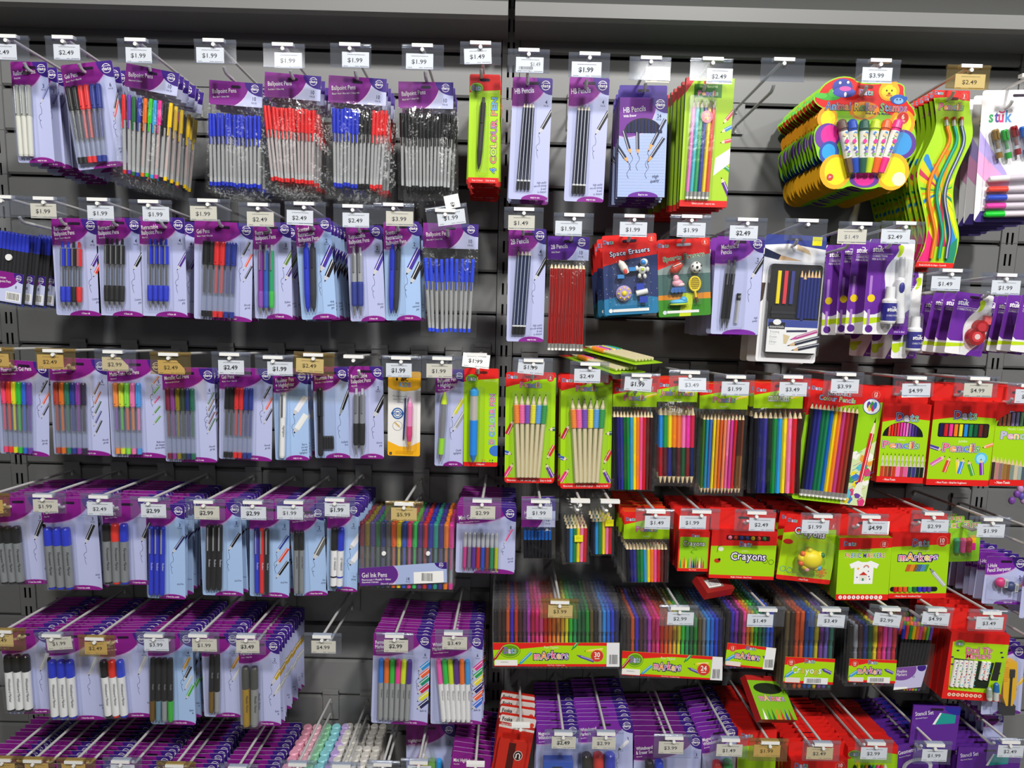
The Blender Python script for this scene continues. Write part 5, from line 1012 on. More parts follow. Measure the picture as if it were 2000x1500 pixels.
fr, root = P('c6', 'fountain_pen_card', 'stationery card', C2, (555, 180), (812, 178), (570, 832)); w, h = fr.w, fr.h
card = dats(w, h, ['Fountain Pen'], 'Blue Ink + 3 Ink Cartridges', '', 'easy to use', ('Refillable', 'flow'), [(w * .22, -h * .54, 1.2, .07, .007, '#17181c', '#8a8d93')], col='#a9bce6', ry=.052).build('card', root)
row(fr, root, 'fountain_pen', (592, 640, 322, 600, 648, 805), ['#1c1e24'], lambda c, L, r: fine(L, r, c, c, '#4a4d54', .42))
for i in range(4):
    a = fr.loc(*zp(C2, (650 + i * 18, 668))); mb = MB(); mb.lathe((a[0], -.005, a[1]), (a[0], -.005, a[1] - .029), [(0, .0022), (.003, .0032), (.028, .0032)], '#17181f', 8); mb.build('ink_cartridge', root)
blister(fr, root, .1, .62, .2, .97, .014); done(fr, root, 'c6', 1, .04, 0, card)
DC('c6b', 'retractable_pen_card', C2, (818, 168), (1068, 168), (818, 835), ['Retractable', 'Ballpoint Pens'], 'Black Ink', '2', '1.0mm nib', ('Silicone', 'grip'), [(.70, .56, 1.1, .06, .0095, '#1c1a1e')], (858, 945, 325, 855, 942, 802), [GB, GB], lambda c, L, r: retract(L, r, '#9a9da3', c, btn='#c9ccd2', g0=.52, g1=.85), 'retractable_pen', 0)
fr, root = P('c7', 'kids_pencil_card', 'pencil card', C2, (1105, 205), (1342, 205), (1082, 815)); w, h = fr.w, fr.h; hw = w / 2
mb = base(w, h, '#e9e8e4', .004, side=W); mb.poly([(-hw, 0), (-hw, -.034), (-hw + .01, -.04), (0, -.043), (hw - .01, -.04), (hw, -.034), (hw, 0)], '#f2b21c'); mb.poly([(-hw, -h), (hw, -h), (hw, -h + .032), (.01, -h + .020), (-.01, -h + .021), (-hw, -h + .032)], '#f2b21c')
mb.text('BIC', .0, -.0205, .0085, K, al='c', off=.03, rot=-.06, shear=.2); mb.ball((-.016, -mb.ly * -1, -.017), (.0025, .0005, .004), K, 8, 4); mb.logo('KIDS', .001, -.033, .009, ['#3a9ad8', '#d8342a', '#3a9a4a', '#7a4ab0'], W, '#1c2a6a', w=.024)
for i, t in enumerate(('Mechanical pencil,', 'easier to hold for', 'writing')): mb.text(t, -.009, -.055 - i * .0065, .0036, '#5a5c62', al='c')
for r_, c in ((.0125, '#2a5a9c'), (.0095, '#e9e8e4'), (.008, '#3a6aac'), (.006, '#e9e8e4')): mb.poly(ell(-.014, -.091, r_, r_), c)
strip(mb, [(-.0275, -.091), (-.001, -.091)], .005, '#2a5a9c'); mb.text('EASY GRIP', -.014, -.0925, .003, W, al='c', off=.01)
mb.poly(ell(-.014, -.118, .0105, .0105), '#5a5c62'); mb.poly(ell(-.014, -.118, .0098, .0098), '#e9e8e4'); penart(mb, -.007, -.123, 2.4, .018, .004, '#c8a24a'); mb.poly(rrect(-.018, .02, -h + .004, -h + .011, .002), '#e0a014'); mb.poly([(-hw + .004, -h + .002), (-hw + .009, -h + .002), (-hw + .009, -h + .008), (-hw + .004, -h + .008)], K); mb.text('1', -hw + .0065, -h + .0032, .0035, W, al='c'); painted_slot(mb, -.010, .022, '#7a5a10'); card = mb.build('card', root)
row(fr, root, 'mechanical_pencil', (1245, 1288, 385, 1238, 1278, 765), ['#e87ab8'], lambda c, L, r: [('pencil', [([(.012, r * .7), (.02, r), (L * .55, r)], M('#f08ac0', .35))]), ('grip', [([(L * .55, r), (L * .72, r * 1.05), (L * .84, r * .75)], M('#d83a7a', .5))]), ('tip', [([(L * .84, r * .7), (L * .9, r * .6), (L, r * .12)], M('#e8a02a', .3))]), ('eraser', [([(0, r * .5), (.013, r * .6)], M('#f2c2da', .5))])])
put(root, 'lead_refill', fr.loc(*zp(C2, (1232, 395)))[:1] + (-.004,) + fr.loc(*zp(C2, (1232, 395)))[1:], fr.loc(*zp(C2, (1215, 735)))[:1] + (-.004,) + fr.loc(*zp(C2, (1215, 735)))[1:], [('refill', [([(0, .0016), (.09, .0016)], M('#1f2a7a', .3), 6)])])
blister(fr, root, .52, .9, .24, .94, .014)
DC('c8', 'highlighter_pen_card', C2, (1447, 200), (1655, 195), (1405, 890), ['Ballpoint Pen', '+ Highlighter'], 'Blue + fluorescent yellow ink', '', 'easy to use', ('Chunky', 'highlighter'), [(.58, .5, 1.05, .05, .008, '#c8c82a'), (.62, .64, 1.05, .05, .009, '#9a9da3', '#c8d82a')], (1492, 1540, 350, 1465, 1505, 850), ['#a8d42a'], lambda c, L, r: [('pen', [([(L * .17, r * .9), (L * .4, r), (L * .66, r * .85)], M('#b4b7bb', .25, .6))]), ('cap', [([(0, r * .3), (.012, r * .8), (L * .17, r)], M('#d0e82a', .35))]), ('grip', [([(L * .66, r * .95), (L * .89, r * .95)], M('#98dc2c', .45))]), ('tip', [([(L * .89, r * .8), (L, r * .12)], M('#b9bcc2', .25, .7))])], 'highlighter_pen', 2, .03, ry=.05)
fr, root = P('c9', 'colour_pen_card', 'pen card', C2, (1655, 183), (1905, 182), (1632, 892)); w, h = fr.w, fr.h
mb = red_green(w, h, .1, .045, '1 Ballpoint', .008); oval_logo(mb, -w / 2 + .0165, -.023, .0125, .009, .018); mb.text('RETRACTABLE', .006, -.0285, .0036, '#e6f09a', sq=.8); painted_slot(mb, -.009, .026, '#5a120e'); mb.poly(ell(w / 2 - .004, -h + .035, .014, .012), '#3a72c8')
mb.logo('10 COLOUR PEN', w / 2 - .0075, -h + .05, .0105, ['#c83a4a', '#d8543a', '#3a7ad0', '#e0a82a', '#d8487a', '#8ac83a', '#8a4fb0', '#d8487a', '#c83a3a', '#d8543a'], '#e8f0f0', '#2a9ac8', w=.108, rot=pi / 2, al='l', o1=.045, o2=.11)
for i in range(10): mb.poly(ell(-.002 + (i % 5) * .0055 + .006, -h + .014 - (i // 5) * .005, .0014, .0014, 8), ('#c83a3a', '#e0701c', '#e8c81c', '#3a8a3a', K, '#2a3a9a', '#7a3a9a', '#8a5a2a', '#3a6a4a', '#1c2a3a')[i])
card = mb.build('card', root)
row(fr, root, 'colour_pen', (1695, 1765, 318, 1690, 1750, 850), ['#2a78d8'], lambda c, L, r: [('pen', [([(L * .43, r * .92), (L * .9, r * .85), (L, r * .2)], M('#2a86e0', .3))]), ('clear_barrel', [([(L * .1, r * .9), (L * .43, r * .9)], clearp())]), ('top', [([(0, r * .5), (.004, r * .75), (L * .03, r * .75), (L * .035, r), (L * .1, r * .95)], M('#3a9ad8', .3))]), ('refill', [('clip', L * .1, L * .43, r * .2, r * .4, M('#e08a5a', .4)), ('clip', L * .1, L * .43, r * .2, -r * .3, M('#c84a4a', .4))])])
blister(fr, root, .14, .6, .18, .96, .018)
# ---- third row, right bay
def grip(key, TL, TR, BL, q, n):
    fr, root = P(key, 'grip_pencil_card', 'pencil card', C3, TL, TR, BL); w, h = fr.w, fr.h; hw = w / 2
    mb = red_green(w, h, .045, .048, 'Non-toxic  -  Soft comfort grips  -  Easy to hold', .022, r=.006, green='#a4d612'); dats_word(mb, -hw + .014, -.014, .008, .022); disc_count(mb, hw - .012, -.012, '6', .0075); mb.text('6 Colour', 0, -.019, .004, '#eef6c8', al='c'); mb.logo('Pencils', .0, -.033, .0115, LC, '#f2f2ee', '#2c1752', w=.046); painted_slot(mb, -.010, .024, '#6a120e')
    for x, z, a, c in ((-hw + .018, -h * .43, 2.4 + pi / 2 + .3, '#b8243a'), (hw - .016, -h * .78, 1.1, '#c8342a'), (-hw + .016, -h * .74, 2.85, '#3a5ab8'), (hw - .018, -h * .82, -1.1, '#6a2a9c'), (-hw + .018, -h * .82, -2.1, '#e82a7a'), (hw - .014, -h * .51, .1, '#2a6a4a')): penart(mb, x, z, a, .034, .0085, c, '#ead9b0')
    card = mb.build('card', root)
    row(fr, root, 'grip_pencil', q, ['#ee8a2a', '#ee6aa8', '#7a4ab8', '#e8e02a', '#5aa0e0', '#2a9a4a'], lambda c, L, r: [('pencil', [([(.02, r * .74), (L, r * .74)], M('#d9cda6', .5), 6)]), ('point', [([(.004, r * .2), (.02, r * .74)], M('#e6d8b0', .6), 8), ([(0, r * .05), (.0045, r * .22)], M('#3a3a3c', .4), 6)]), ('grip', [([(L * (.13 + .0138 * i / 1.0) + dz, rr_ * r) for i in range(16) for dz, rr_ in ((0, .92), (.0008, 1.02), (.0014, 1.02))], M(c, .5), 12)])])
    bl(fr, root, q, .014, .005); done(fr, root, key, n, .02, 0, card, dx=-.0005)
grip('c10', (108, 178), (486, 182), (94, 1010), (160, 430, 340, 188, 362, 962), 1)
grip('c11', (522, 203), (910, 207), (526, 1052), (582, 860, 372, 622, 806, 1000), 4)
def pheader(t1, pre='', cols=None, big=None):
    def f(w, h, title, sub, pack):
        mb = MB(); mb.box(-w / 2, w / 2, -.0012, 0, -h, 0, LIME); mb.ly = -.0012; mb.clip = [(-w / 2, -h), (w / 2, -h), (w / 2, 0), (-w / 2, 0)]
        mb.poly([(-w / 2, 0), (-w / 2, -h * .48), (0, -h * .3), (w / 2, -h * .38), (w / 2, 0)], RED); dats_word(mb, -w / 2 + .015, -h * .34, .0075, .02); mb.logo(t1, 0, -h * .72, .0115, cols or LC, '#f2f2ee', '#2c1752', w=big or min(w * .6, .046)); mb.text(pre or 'Colour', 0, -h * .5, .0036, '#eef6c8', al='c')
        disc_count(mb, w / 2 - .011, -h * .22, '12', .0065); mb.text('Non-toxic', 0, -h * .92, .003, W, al='c'); penart(mb, w / 2 - .03, -h * .6, .25, .03, .006, '#e8d01c', '#e6d8b0'); painted_slot(mb, -.007, .02, '#5a120e'); return mb
    return f
PC12 = ['#141824', '#2a2468', '#2f3390', '#14602c', '#17863e', '#2a9ad8', '#f2d81c', '#f0801c', '#f0589a', '#c8202a', '#5a2a26', '#3a2024']
cp = lambda c, L, r: pencil(L, r, c, c, '#e9d4aa', None, tip=.015)
bagged('c12', 'colour_pencil_bag', C3, (915, 258), (1246, 265), (912, 437), 1062, '', '', (905, 1212, 462, 922, 1195, 1055), PC12, cp, 4, .03, 1, 'colour_pencil', .0003, pheader('Pencils'), .010, n_=6)
bagged('c13', 'jumbo_pencil_bag', C3, (1248, 225), (1552, 235), (1245, 398), 1030, '', '', (1252, 1525, 436, 1246, 1512, 1015), [('#2a86d8', '#a81c28'), ('#1f9a4a', '#5a2028'), ('#f2e01c', '#2c2a78'), ('#f08a1c', '#20242c'), ('#f27a3a', '#5a2028'), ('#f27ab8', '#1c5a38'), ('#e83aa8', '#7a2428'), ('#c82a4a', '#1f2a5a')], lambda c, L, r: pencil(L, r, c[0], c[0], '#e9d4aa', 'cone', tip=.018, col2=c[1]), 3, .03, 1, 'jumbo_pencil', .0003, pheader('Jumbo Pencils', 'Two ended', None, .072), .012, n_=6)
bagged('c14', 'colour_pencil_bag', C3, (1570, 262), (1932, 275), (1564, 452), 1100, '', '', (1582, 1900, 488, 1555, 1860, 1088), [('#3a6a2a', '#3a6a2a'), ('#1f86a8', '#1f86a8'), ('#3a6ab8', '#3a6ab8'), ('#e8d01c', '#e8d01c'), ('#e8941c', '#e8941c'), ('#e0601c', '#e0601c'), ('#f08a5a', '#f08a5a'), ('#f07aa8', '#e8609a'), ('#d83aa0', '#d83aa0'), ('#c8242a', '#c8242a'), ('#4a2a22', '#6a4a2a'), ('#6a3a2a', '#8a5a3a')], lambda c, L, r: pencil(L, r * .86, c[0], c[0], '#e9d4aa', 'cone', tip=.013, col2=c[1]), 3, .03, 1, 'colour_pencil', .0004, pheader('Pencils', 'Bicolour'), .010, n_=6)
bagged('c15', 'colour_pencil_bag', C4, (155, 235), (492, 240), (145, 410), 992, '', '', (140, 475, 428, 118, 452, 985), ['#14161f', '#23265e', '#3a3494', '#152a20', '#158a3e', '#2a9ae0', '#f2d81c', '#f07ab0', '#d8202a', '#3a1f20'], cp, 3, .03, 1, 'colour_pencil', .0003, pheader('COLOUR PENCILS', '', ['#f4f4f4'], .044), .012, n_=6)
fr, root = P('c16', 'erasable_pencil_card', 'pencil card', C4, (545, 205), (1050, 285), (447, 1022), -.240); w, h = fr.w, fr.h; hw = w / 2; L_ = lambda x, y: fr.loc(*zp(C4, (x, y)))
mb = red_green(w, h, .12, 0, '', .045, r=.006, green='#96cf14', foot=False); dats_word(mb, -hw + .015, -.020, .008, .022); disc_count(mb, hw - .018, -.017, '12', .0085); a = L_(735, 325); mb.logo('ERASABLE', a[0], a[1], .009, ['#f4f4f4'], '#1c1a2e', '#1c1a2e', w=.05, o1=.04, o2=.06); a = L_(718, 365); mb.logo('Colour Pencils', a[0], a[1], .0105, ['#4ab0e0', '#e8e02a', '#7ac83a', '#f0a03a', '#e87ab0'], '#f0f0f4', '#3a1a6a', w=.078); painted_slot(mb, -.008, .024, '#6a120e')
a = L_(955, 400); mb.poly(ell(a[0], a[1], .019, .0175), '#2a4a9a'); mb.poly(ell(a[0], a[1], .0175, .016), '#f0f0f0')
for i, c in enumerate(('#5a3aa8', '#e8c82a', '#3a9a4a', '#c83a7a', '#3a7ac8')): mb.poly(ell(a[0] - .007 + i * .0035, a[1] + .003 * (-1) ** i, .004, .008, 10), c)
rr2 = random.Random(3); PCOL = ['#6a3a9c', '#e8d81c', '#3aa04a', '#3a7ac8', '#d83a7a', '#e8a03a', '#5ac0c8', '#f0f0e8', '#a8d048']
mb.poly([(hw * .33, -h), (hw * .3, -h * .66), (hw * .55, -h * .56), (hw, -h * .44), (hw, -h)], '#cfe0a8')
for i in range(26):
    cx_, cz_ = rr2.uniform(hw * .42, hw * .95), -h * rr2.uniform(.56, .97); n_ = 5; a0 = rr2.uniform(0, 6); mb.poly([(cx_ + .011 * math.cos(a0 + q * 2 * pi / n_) * rr2.uniform(.6, 1), cz_ + .012 * math.sin(a0 + q * 2 * pi / n_) * rr2.uniform(.6, 1)) for q in range(n_)], PCOL[i % 9])
for i in range(30): a0 = (rr2.uniform(hw * .4, hw * .95), -h * rr2.uniform(.56, .97)); strip(mb, [a0, (a0[0] + .012, a0[1] + .008)], .0007, PCOL[(i * 5 + 2) % 9])
a = L_(985, 470); b = L_(872, 920); penart(mb, a[0], a[1], math.atan2(b[1] - a[1], b[0] - a[0]), math.hypot(a[0] - b[0], a[1] - b[1]), .009, '#c8202a', '#ead9b0'); mb.poly(smooth([(b[0] - .006, b[1]), (b[0] + .008, b[1] + .002), (b[0] + .006, b[1] - .02), (b[0] + .014, b[1] - .034), (b[0] - .002, b[1] - .022), (b[0] - .012, b[1] - .03)])[::-1], '#e4ead8'); card = mb.build('card', root)
row(fr, root, 'erasable_pencil', (528, 868, 385, 448, 778, 1018), ['#1c1f1c', '#262a6a', '#32328c', '#1c6a4a', '#1f7a52', '#1f62b8', '#e8c81c', '#e8802a', '#b83a7a', '#a82a2e', '#8a3c2a', '#3a2220'], lambda c, L, r: pencil(L, r, c, c, '#e9d4aa', 'eraser', tip=.013), n=6)
done(fr, root, 'c16', 4, .035, 0, card)
def pbox(key, Z, TL, TR, BL, window, n, extra, Y=-.232, d=.016, step=.019, tab=.032):
    fr, root = P(key, 'pencil_box', 'pencil box', Z, TL, TR, BL, Y); w, h = fr.w, fr.h; hw = w / 2
    mb = carton(w, h, d, '#a2d412', '#c8201c', tab, '#d8241f')
    mb.poly([(-hw, 0), (-hw, -.040), (0, -.030), (hw, -.034), (hw, 0)], RED); mb.poly([(-hw, -h), (hw, -h), (hw, -h + .0135), (-hw, -h + .0135)], RED); mb.box(-hw - 1e-5, hw + 1e-5, -d - 2e-5, 0, -h - 1e-5, -h + .012, RED)
    dats_word(mb, .002, -.037, .018, .048); extra(fr, mb, w, h); card = mb.build('carton', root); window(fr, root, w, h, d)
    done(fr, root, key, n, step, 0, card, jr=.01); return fr, root
def w1(fr, root, w, h, d): win_pens(fr, root, 'pencil', .14, .82, lambda u: (.070 - .030 * math.sqrt(max(.03, 1 - ((u - .45) / .42) ** 2))) / h, .070 / h, ['#f0581c', '#f02a2a', '#d83a1c', '#e83a5a', '#f03aa8', '#e85ac0', '#f07ac8', '#8a5ab0', '#5a3a98', '#3a2a7a', '#1c1c28'], d)
def x1_(fr, mb, w, h):
    hw = w / 2; mb.poly(ell(-.004, -.0705, w * .43, .0315, 24, 0, pi), '#10111a'); mb.text('Colour', -.006, -.0795, .005, '#e8f0b0', al='c'); mb.logo('Pencils', -.006, -.096, .015, LC, '#f4f4ee', '#5a5f8a', w=.078); mb.text('- Non-Toxic', -hw + .014, -h + .0045, .0045, W, off=.015)  # dark half ellipse carries the shade behind the arched window
    for i in range(12):
        x = -hw + .006 + i * .0085; mb.poly([(x, -h + .048), (x + .006, -h + .048), (x + .003, -h + .066)], '#d8cfb4'); mb.poly([(x + .002, -h + .060), (x + .004, -h + .060), (x + .003, -h + .066)], '#2a2a2c'); mb.poly([(x, -h + .04), (x + .006, -h + .04), (x + .003, -h + .053)], '#b8b4a4')
        c = ['#c8402a', '#a83a2a', '#8a2a2a', '#c8342a', '#f07ab8', '#c83a6a', '#e05a9a', '#2c2a5a', '#3a3480', '#1c2030', '#15171c', '#e0e0e0'][i]; mb.poly([(x, -h + .0135), (x + .0075, -h + .0135), (x + .0075, -h + .036), (x, -h + .036)], c); mb.poly([(x, -h + .036), (x + .0075, -h + .036), (x + .0037, -h + .047)], '#cfc8b0')
pbox('c17', C4, (1018, 375), (1340, 375), (942, 908), w1, 7, x1_)
def w2(fr, root, w, h, d): win_pens(fr, root, 'jumbo_pencil', .11, .9, lambda u: .048 / h, .0745 / h, ['#1c2050', '#d0202a', '#f03a9a', '#f0801c', '#e0d81c', '#2a8ad8', '#17804a', '#12583a', '#7a2a26', '#3a1f1c'], d)
def x2_(fr, mb, w, h):
    hw = w / 2; mb.poly(rrect(-hw * .8, hw * .82, -.0765, -.046, .004), '#14161c'); mb.text('Jumbo', .002, -.0875, .006, '#eef6c8', al='c'); mb.logo('Pencils', 0, -.108, .0175, LC, '#f4f4ee', '#5a5f8a', w=.078); mb.text('- Non-Toxic - Ideal for beginners', -hw + .02, -h + .0045, .0042, W, off=.015)  # oblong window shade painted as a dark patch
    mb.poly(ell(hw - .022, -.122, .0135, .0135), '#5ac0e8'); mb.poly(ell(hw - .022, -.122, .0095, .0095), '#9adcf2')
    for x, z, a, c in ((-.032, -.118, 3.75, '#d86ab0'), (-.022, -.119, 4.45, '#d8442a'), (-.006, -.121, 4.85, '#e8d82a'), (.008, -.121, 4.5, '#3a86d8'), (.018, -.126, 5.1, '#4aa03a'), (hw - .022, -.122, -1.42, '#7a2aa8')): penart(mb, x, z, a, .036, .009, c, '#e4c89a')
    penart(mb, -hw + .026, -.105, 2.85, .03, .008, '#4a3aa0', '#e4c89a'); penart(mb, hw - .022, -.098, .35, .03, .008, '#e8944a', '#e4c89a')
pbox('c18', C4, (1360, 352), (1787, 370), (1310, 920), w2, 8, x2_)
def w3(fr, root, w, h, d): win_pens(fr, root, 'metallic_pencil', .05, .95, lambda u: (.050 - .030 * math.sqrt(max(.03, 1 - ((u - .5) / .5) ** 2))) / h, .050 / h, ['#8a4a34', '#a8583a', '#9a6a58', '#9a86b8', '#8a8ab0', '#5a7a5a', '#4a8a5a', '#5a9a6a', '#6a8ac0', '#6a7ab0'], d)
def x3_(fr, mb, w, h):
    hw = w / 2; mb.poly(ell(0, -.0505, w * .47, .032, 24, 0, pi), '#1a1c20'); mb.text('Metallic Colour', -.005, -.059, .005, '#e8f0b0', al='c'); mb.logo('Pencils', 0, -.078, .0155, ['#b8b0d8', '#e8a0c0', '#f0d080', '#9ac8a0', '#a0b8e0', '#e8b090', '#c8a0d0'], '#f4f4ee', '#5a5f8a', w=.072); mb.text('- Non-Toxic', -hw + .012, -h + .0045, .0055, W, off=.02)  # shade inside this window painted as a dark arch
    for i, c in enumerate(('#3a2a2a', '#b87a7a', '#8a6a78', '#9a6a3a', '#8a5a34', '#7a8a86', '#c8b8a0', '#9aa8a4', '#4a5a6a', '#8a4a6a')): x = -hw + .001 + i * .0083; mb.poly([(x, -h + .0135), (x + .0078, -h + .0135), (x + .0078, -h + .052 - i * .0012), (x, -h + .052 - i * .0012)], c); mb.poly([(x, -h + .052 - i * .0012), (x + .0078, -h + .052 - i * .0012), (x + .003, -h + .066 - i * .0012)], '#e0c498')
pbox('c19', C4, (1788, 362), (2110, 372), (1735, 925), w3, 4, x3_)
# glitter bags seen behind the pencil boxes at the edge
H['x1'] = 'purple clear bag of novelty erasers, behind the metallic pencil box'
fr, root = P('x1', 'novelty_eraser_bag', 'eraser bag', C4, (1905, 790), (2080, 800), (1880, 1070), -.16); w, h = fr.w, fr.h
mb = base(w, h * .35, '#d8302e', 0, .001); mb.poly(ell(0, -.02, .012, .011), '#f0d0b0'); mb.poly(ell(-.018, -.022, .008, .008), '#f2e6dc'); painted_slot(mb, -.006, .02); mb.build('header_card', root); bag(fr, root, .3, 1.05, .02, .0, 1.0, 8, 8)
for i in range(9): mb = MB(); mb.ball((R.uniform(-.02, .02), -.006, -h * R.uniform(.45, .95)), (.008, .006, .009), R.choice(['#8a4ab8', '#d8a8e0', '#e8a03a', '#6a5ac8', '#c83a8a']), 8, 6); mb.build('novelty_eraser', root)
# small pencil packs lying on top of the third row wires
for i, (dx, dz, ang, lab) in enumerate(((0, 0, -.16, 'upper lime pencil pack lying flat on the hooks'), (-.03, -.02, -.05, 'lower pencil pack lying flat on the hooks'))):
    p = at(1142 - 22 * i, 677 + 16 * i, -.13); r = bpy.data.objects.new('grip_pencil_card', None); C.objects.link(r); r.location = p; tag(r, lab, 'pencil card'); r.rotation_euler = (G(-84), 0, G(40 - 6 * i))
    mb = base(.09, .19, '#9ccf14', .005); mb.poly([(-.045, 0), (.045, 0), (.045, -.02), (-.045, -.02)], RED); mb.build('card', r)
    for j, c in enumerate(('#ee8a2a', '#ee6aa8', '#7a4ab8', '#e8e02a', '#5aa0e0', '#2a9a4a')):
        x = -.026 + j * .0105; put(r, 'grip_pencil', (x, -.007, -.025), (x, -.007, -.175), [('pencil', [([(.02, .0036), (.15, .0036)], M('#d9cda6', .5), 6)]), ('point', [([(.002, .001), (.02, .0036)], M('#e6d8b0', .6), 8)]), ('grip', [([(.025, .005), (.06, .005)], M(c, .5), 10)])])
# ---- fourth row, left bay
def mcard(key, Z, TL, TR, BL, title, sub, pack, q, specs, body, n, txt='Permanent Marker', tc='#23262c', art='#2a2c30', step=.0172, c=.28, name='marker_card', nib='1.5mm line width', hand=('Bullet', 'tip'), plug=None, **k):
    mk = lambda s, L, r: marker(L, r, s, body, c, plug or s, txt, tc)
    return DC(key, name, Z, TL, TR, BL, title, sub, pack, nib, hand, [(.74, .5, 1.12, .05, .0085, art, '#2a2c30')], q, specs, mk, 'marker', n, step, y=None, **k)
GR = '#83878a'
mcard('d0', D1, (-60, 205), (335, 200), (22, 885), ['Permanent', 'Markers'], 'Black Ink', '3', (-22, 185, 420, 40, 218, 858), [GB] * 3, GR, 14)
mcard('d1', D1, (315, 212), (752, 208), (358, 928), ['Permanent', 'Markers'], 'Blue Ink', '3', (360, 570, 430, 400, 605, 900), [B_] * 3, GR, 14)
mcard('d2', D1, (792, 222), (1190, 222), (822, 885), ['Permanent', 'Markers'], 'Black + Red + Blue', '3', (815, 1020, 400, 838, 1030, 860), [GB, '#e83024', B_], GR, 14)
def fcard(key, Z, TL, TR, BL, title, sub, pack, q, specs, mk, n, arts, col=SKY, nib='0.4mm line width', hand=('Acid free',), **k):
    return DC(key, 'fineliner_card', Z, TL, TR, BL, title, sub, pack, nib, hand, [(.66, .52 + .14 * i, 1.0, .05, .0065, c, c) for i, c in enumerate(arts)], q, specs, mk, 'fineliner', n, .0172, col=col, **k)
fl = lambda c, L, r: fine(L, r, c, c, '#c9ccd2', .4, 'Fineliner', '#dfe2f0')
fcard('d3', D1, (1140, 255), (1442, 258), (1125, 992), ['Fineliners'], 'Blue Ink', '3', (1172, 1305, 425, 1172, 1300, 955), [B_] * 3, fl, 14, ['#26306a'])
fcard('d4', D1, (1560, 245), (1882, 240), (1555, 972), ['Fineliners'], 'Black Ink', '3', (1620, 1752, 412, 1618, 1745, 915), [K] * 3, fl, 14, ['#17181c'])
fcard('d5', D2, (100, 232), (378, 240), (88, 872), ['Fineliners'], 'Black + Red + Blue Ink', '3', (135, 245, 392, 140, 243, 842), [B_, R_, K], fl, 13, ['#26409a', '#d8402a', K])
DC('d6', 'marker_card', D2, (375, 262), (612, 245), (372, 875), ['Laundry Markers'], 'Black Ink + Bullet Tip', '2', '1.0mm line width', ('Fast', 'drying'), [(.62, .6, 1.05, .06, .012, '#6a6a66', K)], (412, 488, 410, 412, 485, 840), [GB, GB], lambda s, L, r: marker(L, r, s, GR, .3, None, 'Laundry Marker', '#23262c'), 'marker', 13, .0175, col=SKY)
DC('d7', 'marker_card', D2, (642, 228), (862, 232), (612, 835), ['CD Markers'], 'Black + Blue Ink + Dual Tip', '2', '1.0mm line width', ('Fast', 'drying'), [(.72, .52, 1.0, .05, .011, '#e8e8ee', '#1c2a6a'), (.74, .7, 1.0, .05, .011, '#e8e8ee', '#1f2a8a')], (672, 770, 385, 668, 752, 800), [GB, B_], lambda s, L, r: marker(L, r, s, '#f1f1f2', .37, s, 'CD MARKER', '#3a3d45') + [('lower_cap', [([(L * .8, r * .99), (L * .985, r * .85)], M(s, .3))])], 'marker', 14, .017, col=SKY, full=1)
# gel ink wallet of eighteen
fr, root = P('d8', 'gel_pen_wallet', 'pen wallet', D2, (872, 335), (1535, 345), (862, 805), -.236); w, h = fr.w, fr.h; L_ = lambda x, y: fr.loc(*zp(D2, (x, y)))
G18 = ['#7a2a3a', '#7a6a1c', '#4a3a7a', '#1f6a44', '#2a3a7a', '#5a5c66', '#f0601c', '#f2d81c', '#1f5ad0', '#f03a8a', '#2ac85a', '#5a2a8a', '#c8202a', '#1f2fae', '#1f9a8a', '#3a2a8a', '#f0801c', '#d83a9a']
def g18(r_, full=True):
    q = uvb(fr, 872, 1530, 352, 872, 1525, 800)
    if full: return rowpens(fr, r_, 'gel_pen', q[0], q[1], .02, q[3], G18, lambda c, L, r: gel(c, L, r, c, c, .36, .7), -.009)
g18(root)
mb = MB(); hw = w / 2; mb.box(-hw, hw, -.0185, -.0183, -h, -h * .55, blis()); mb.box(-hw, hw, .0003, .0006, -h, 0, blis()); mb.build('clear_sleeve', root)
mb = MB(); o = rrect(-hw + .004, hw - .002, -h * .55, -.0, .02); mb.prism(o, -.0195, -.0191, blis()); mb.build('clear_flap', root); zf = L_(1045, 552)[1]
for x in (1045, 1350): a = L_(x, 552); mb = MB(); mb.lathe((a[0], -.0225, a[1]), (a[0], -.019, a[1]), [(0, .0042), (.002, .005), (.0035, .005)], WHITE, 16); mb.build('snap_button', root)
a, b, c_, d_ = L_(872, 655), L_(1478, 612), L_(1480, 752), L_(880, 778); mb = MB(); quad = [d_, c_, b, a]; mb.prism(quad, -.0189, -.0186, '#a8b8e0'); mb.ly = -.0189; mb.clip = quad; mb.poly(ell(a[0] - .01, a[1] - .012, .098, .045, 40), '#c8a8d8'); mb.poly(ell(a[0] - .01, a[1] - .012, .096, .043, 40), '#5f2a86'); mb.poly(ell(b[0] - .005, b[1], .022, .016), DPU); dats_logo(mb, b[0] - .012, b[1] - .007, .55)
rr_ = .06; mb.text('Gel Ink Pens', a[0] + .007, a[1] - .021, .0105, W, rot=rr_, off=.004, sq=.72); mb.text('Fluorescent + Metallic + Glitter', a[0] + .007, a[1] - .0285, .0042, W, rot=rr_, off=.012); mb.text('Assorted Colours', a[0] + .007, a[1] - .034, .0042, W, rot=rr_, off=.012); mb.text('Smooth gel ink', a[0] + .048, a[1] - .036, .0046, W, rot=rr_, shear=.2); x, z = L_(1212, 738); mb.text('18', x, z, .0065, INK, al='c', off=.012); mb.text('PACK', x, z - .005, .0033, INK, al='c')
p, q = L_(1252, 690), L_(1455, 690); mb.poly([L_(1252, 768), L_(1458, 752), L_(1455, 672), L_(1250, 682)], W); e = L_(1305, 742); f_ = L_(1380, 690); barcode(mb, e[0], f_[0], e[1], f_[1], False); mb.build('printed_insert', root)
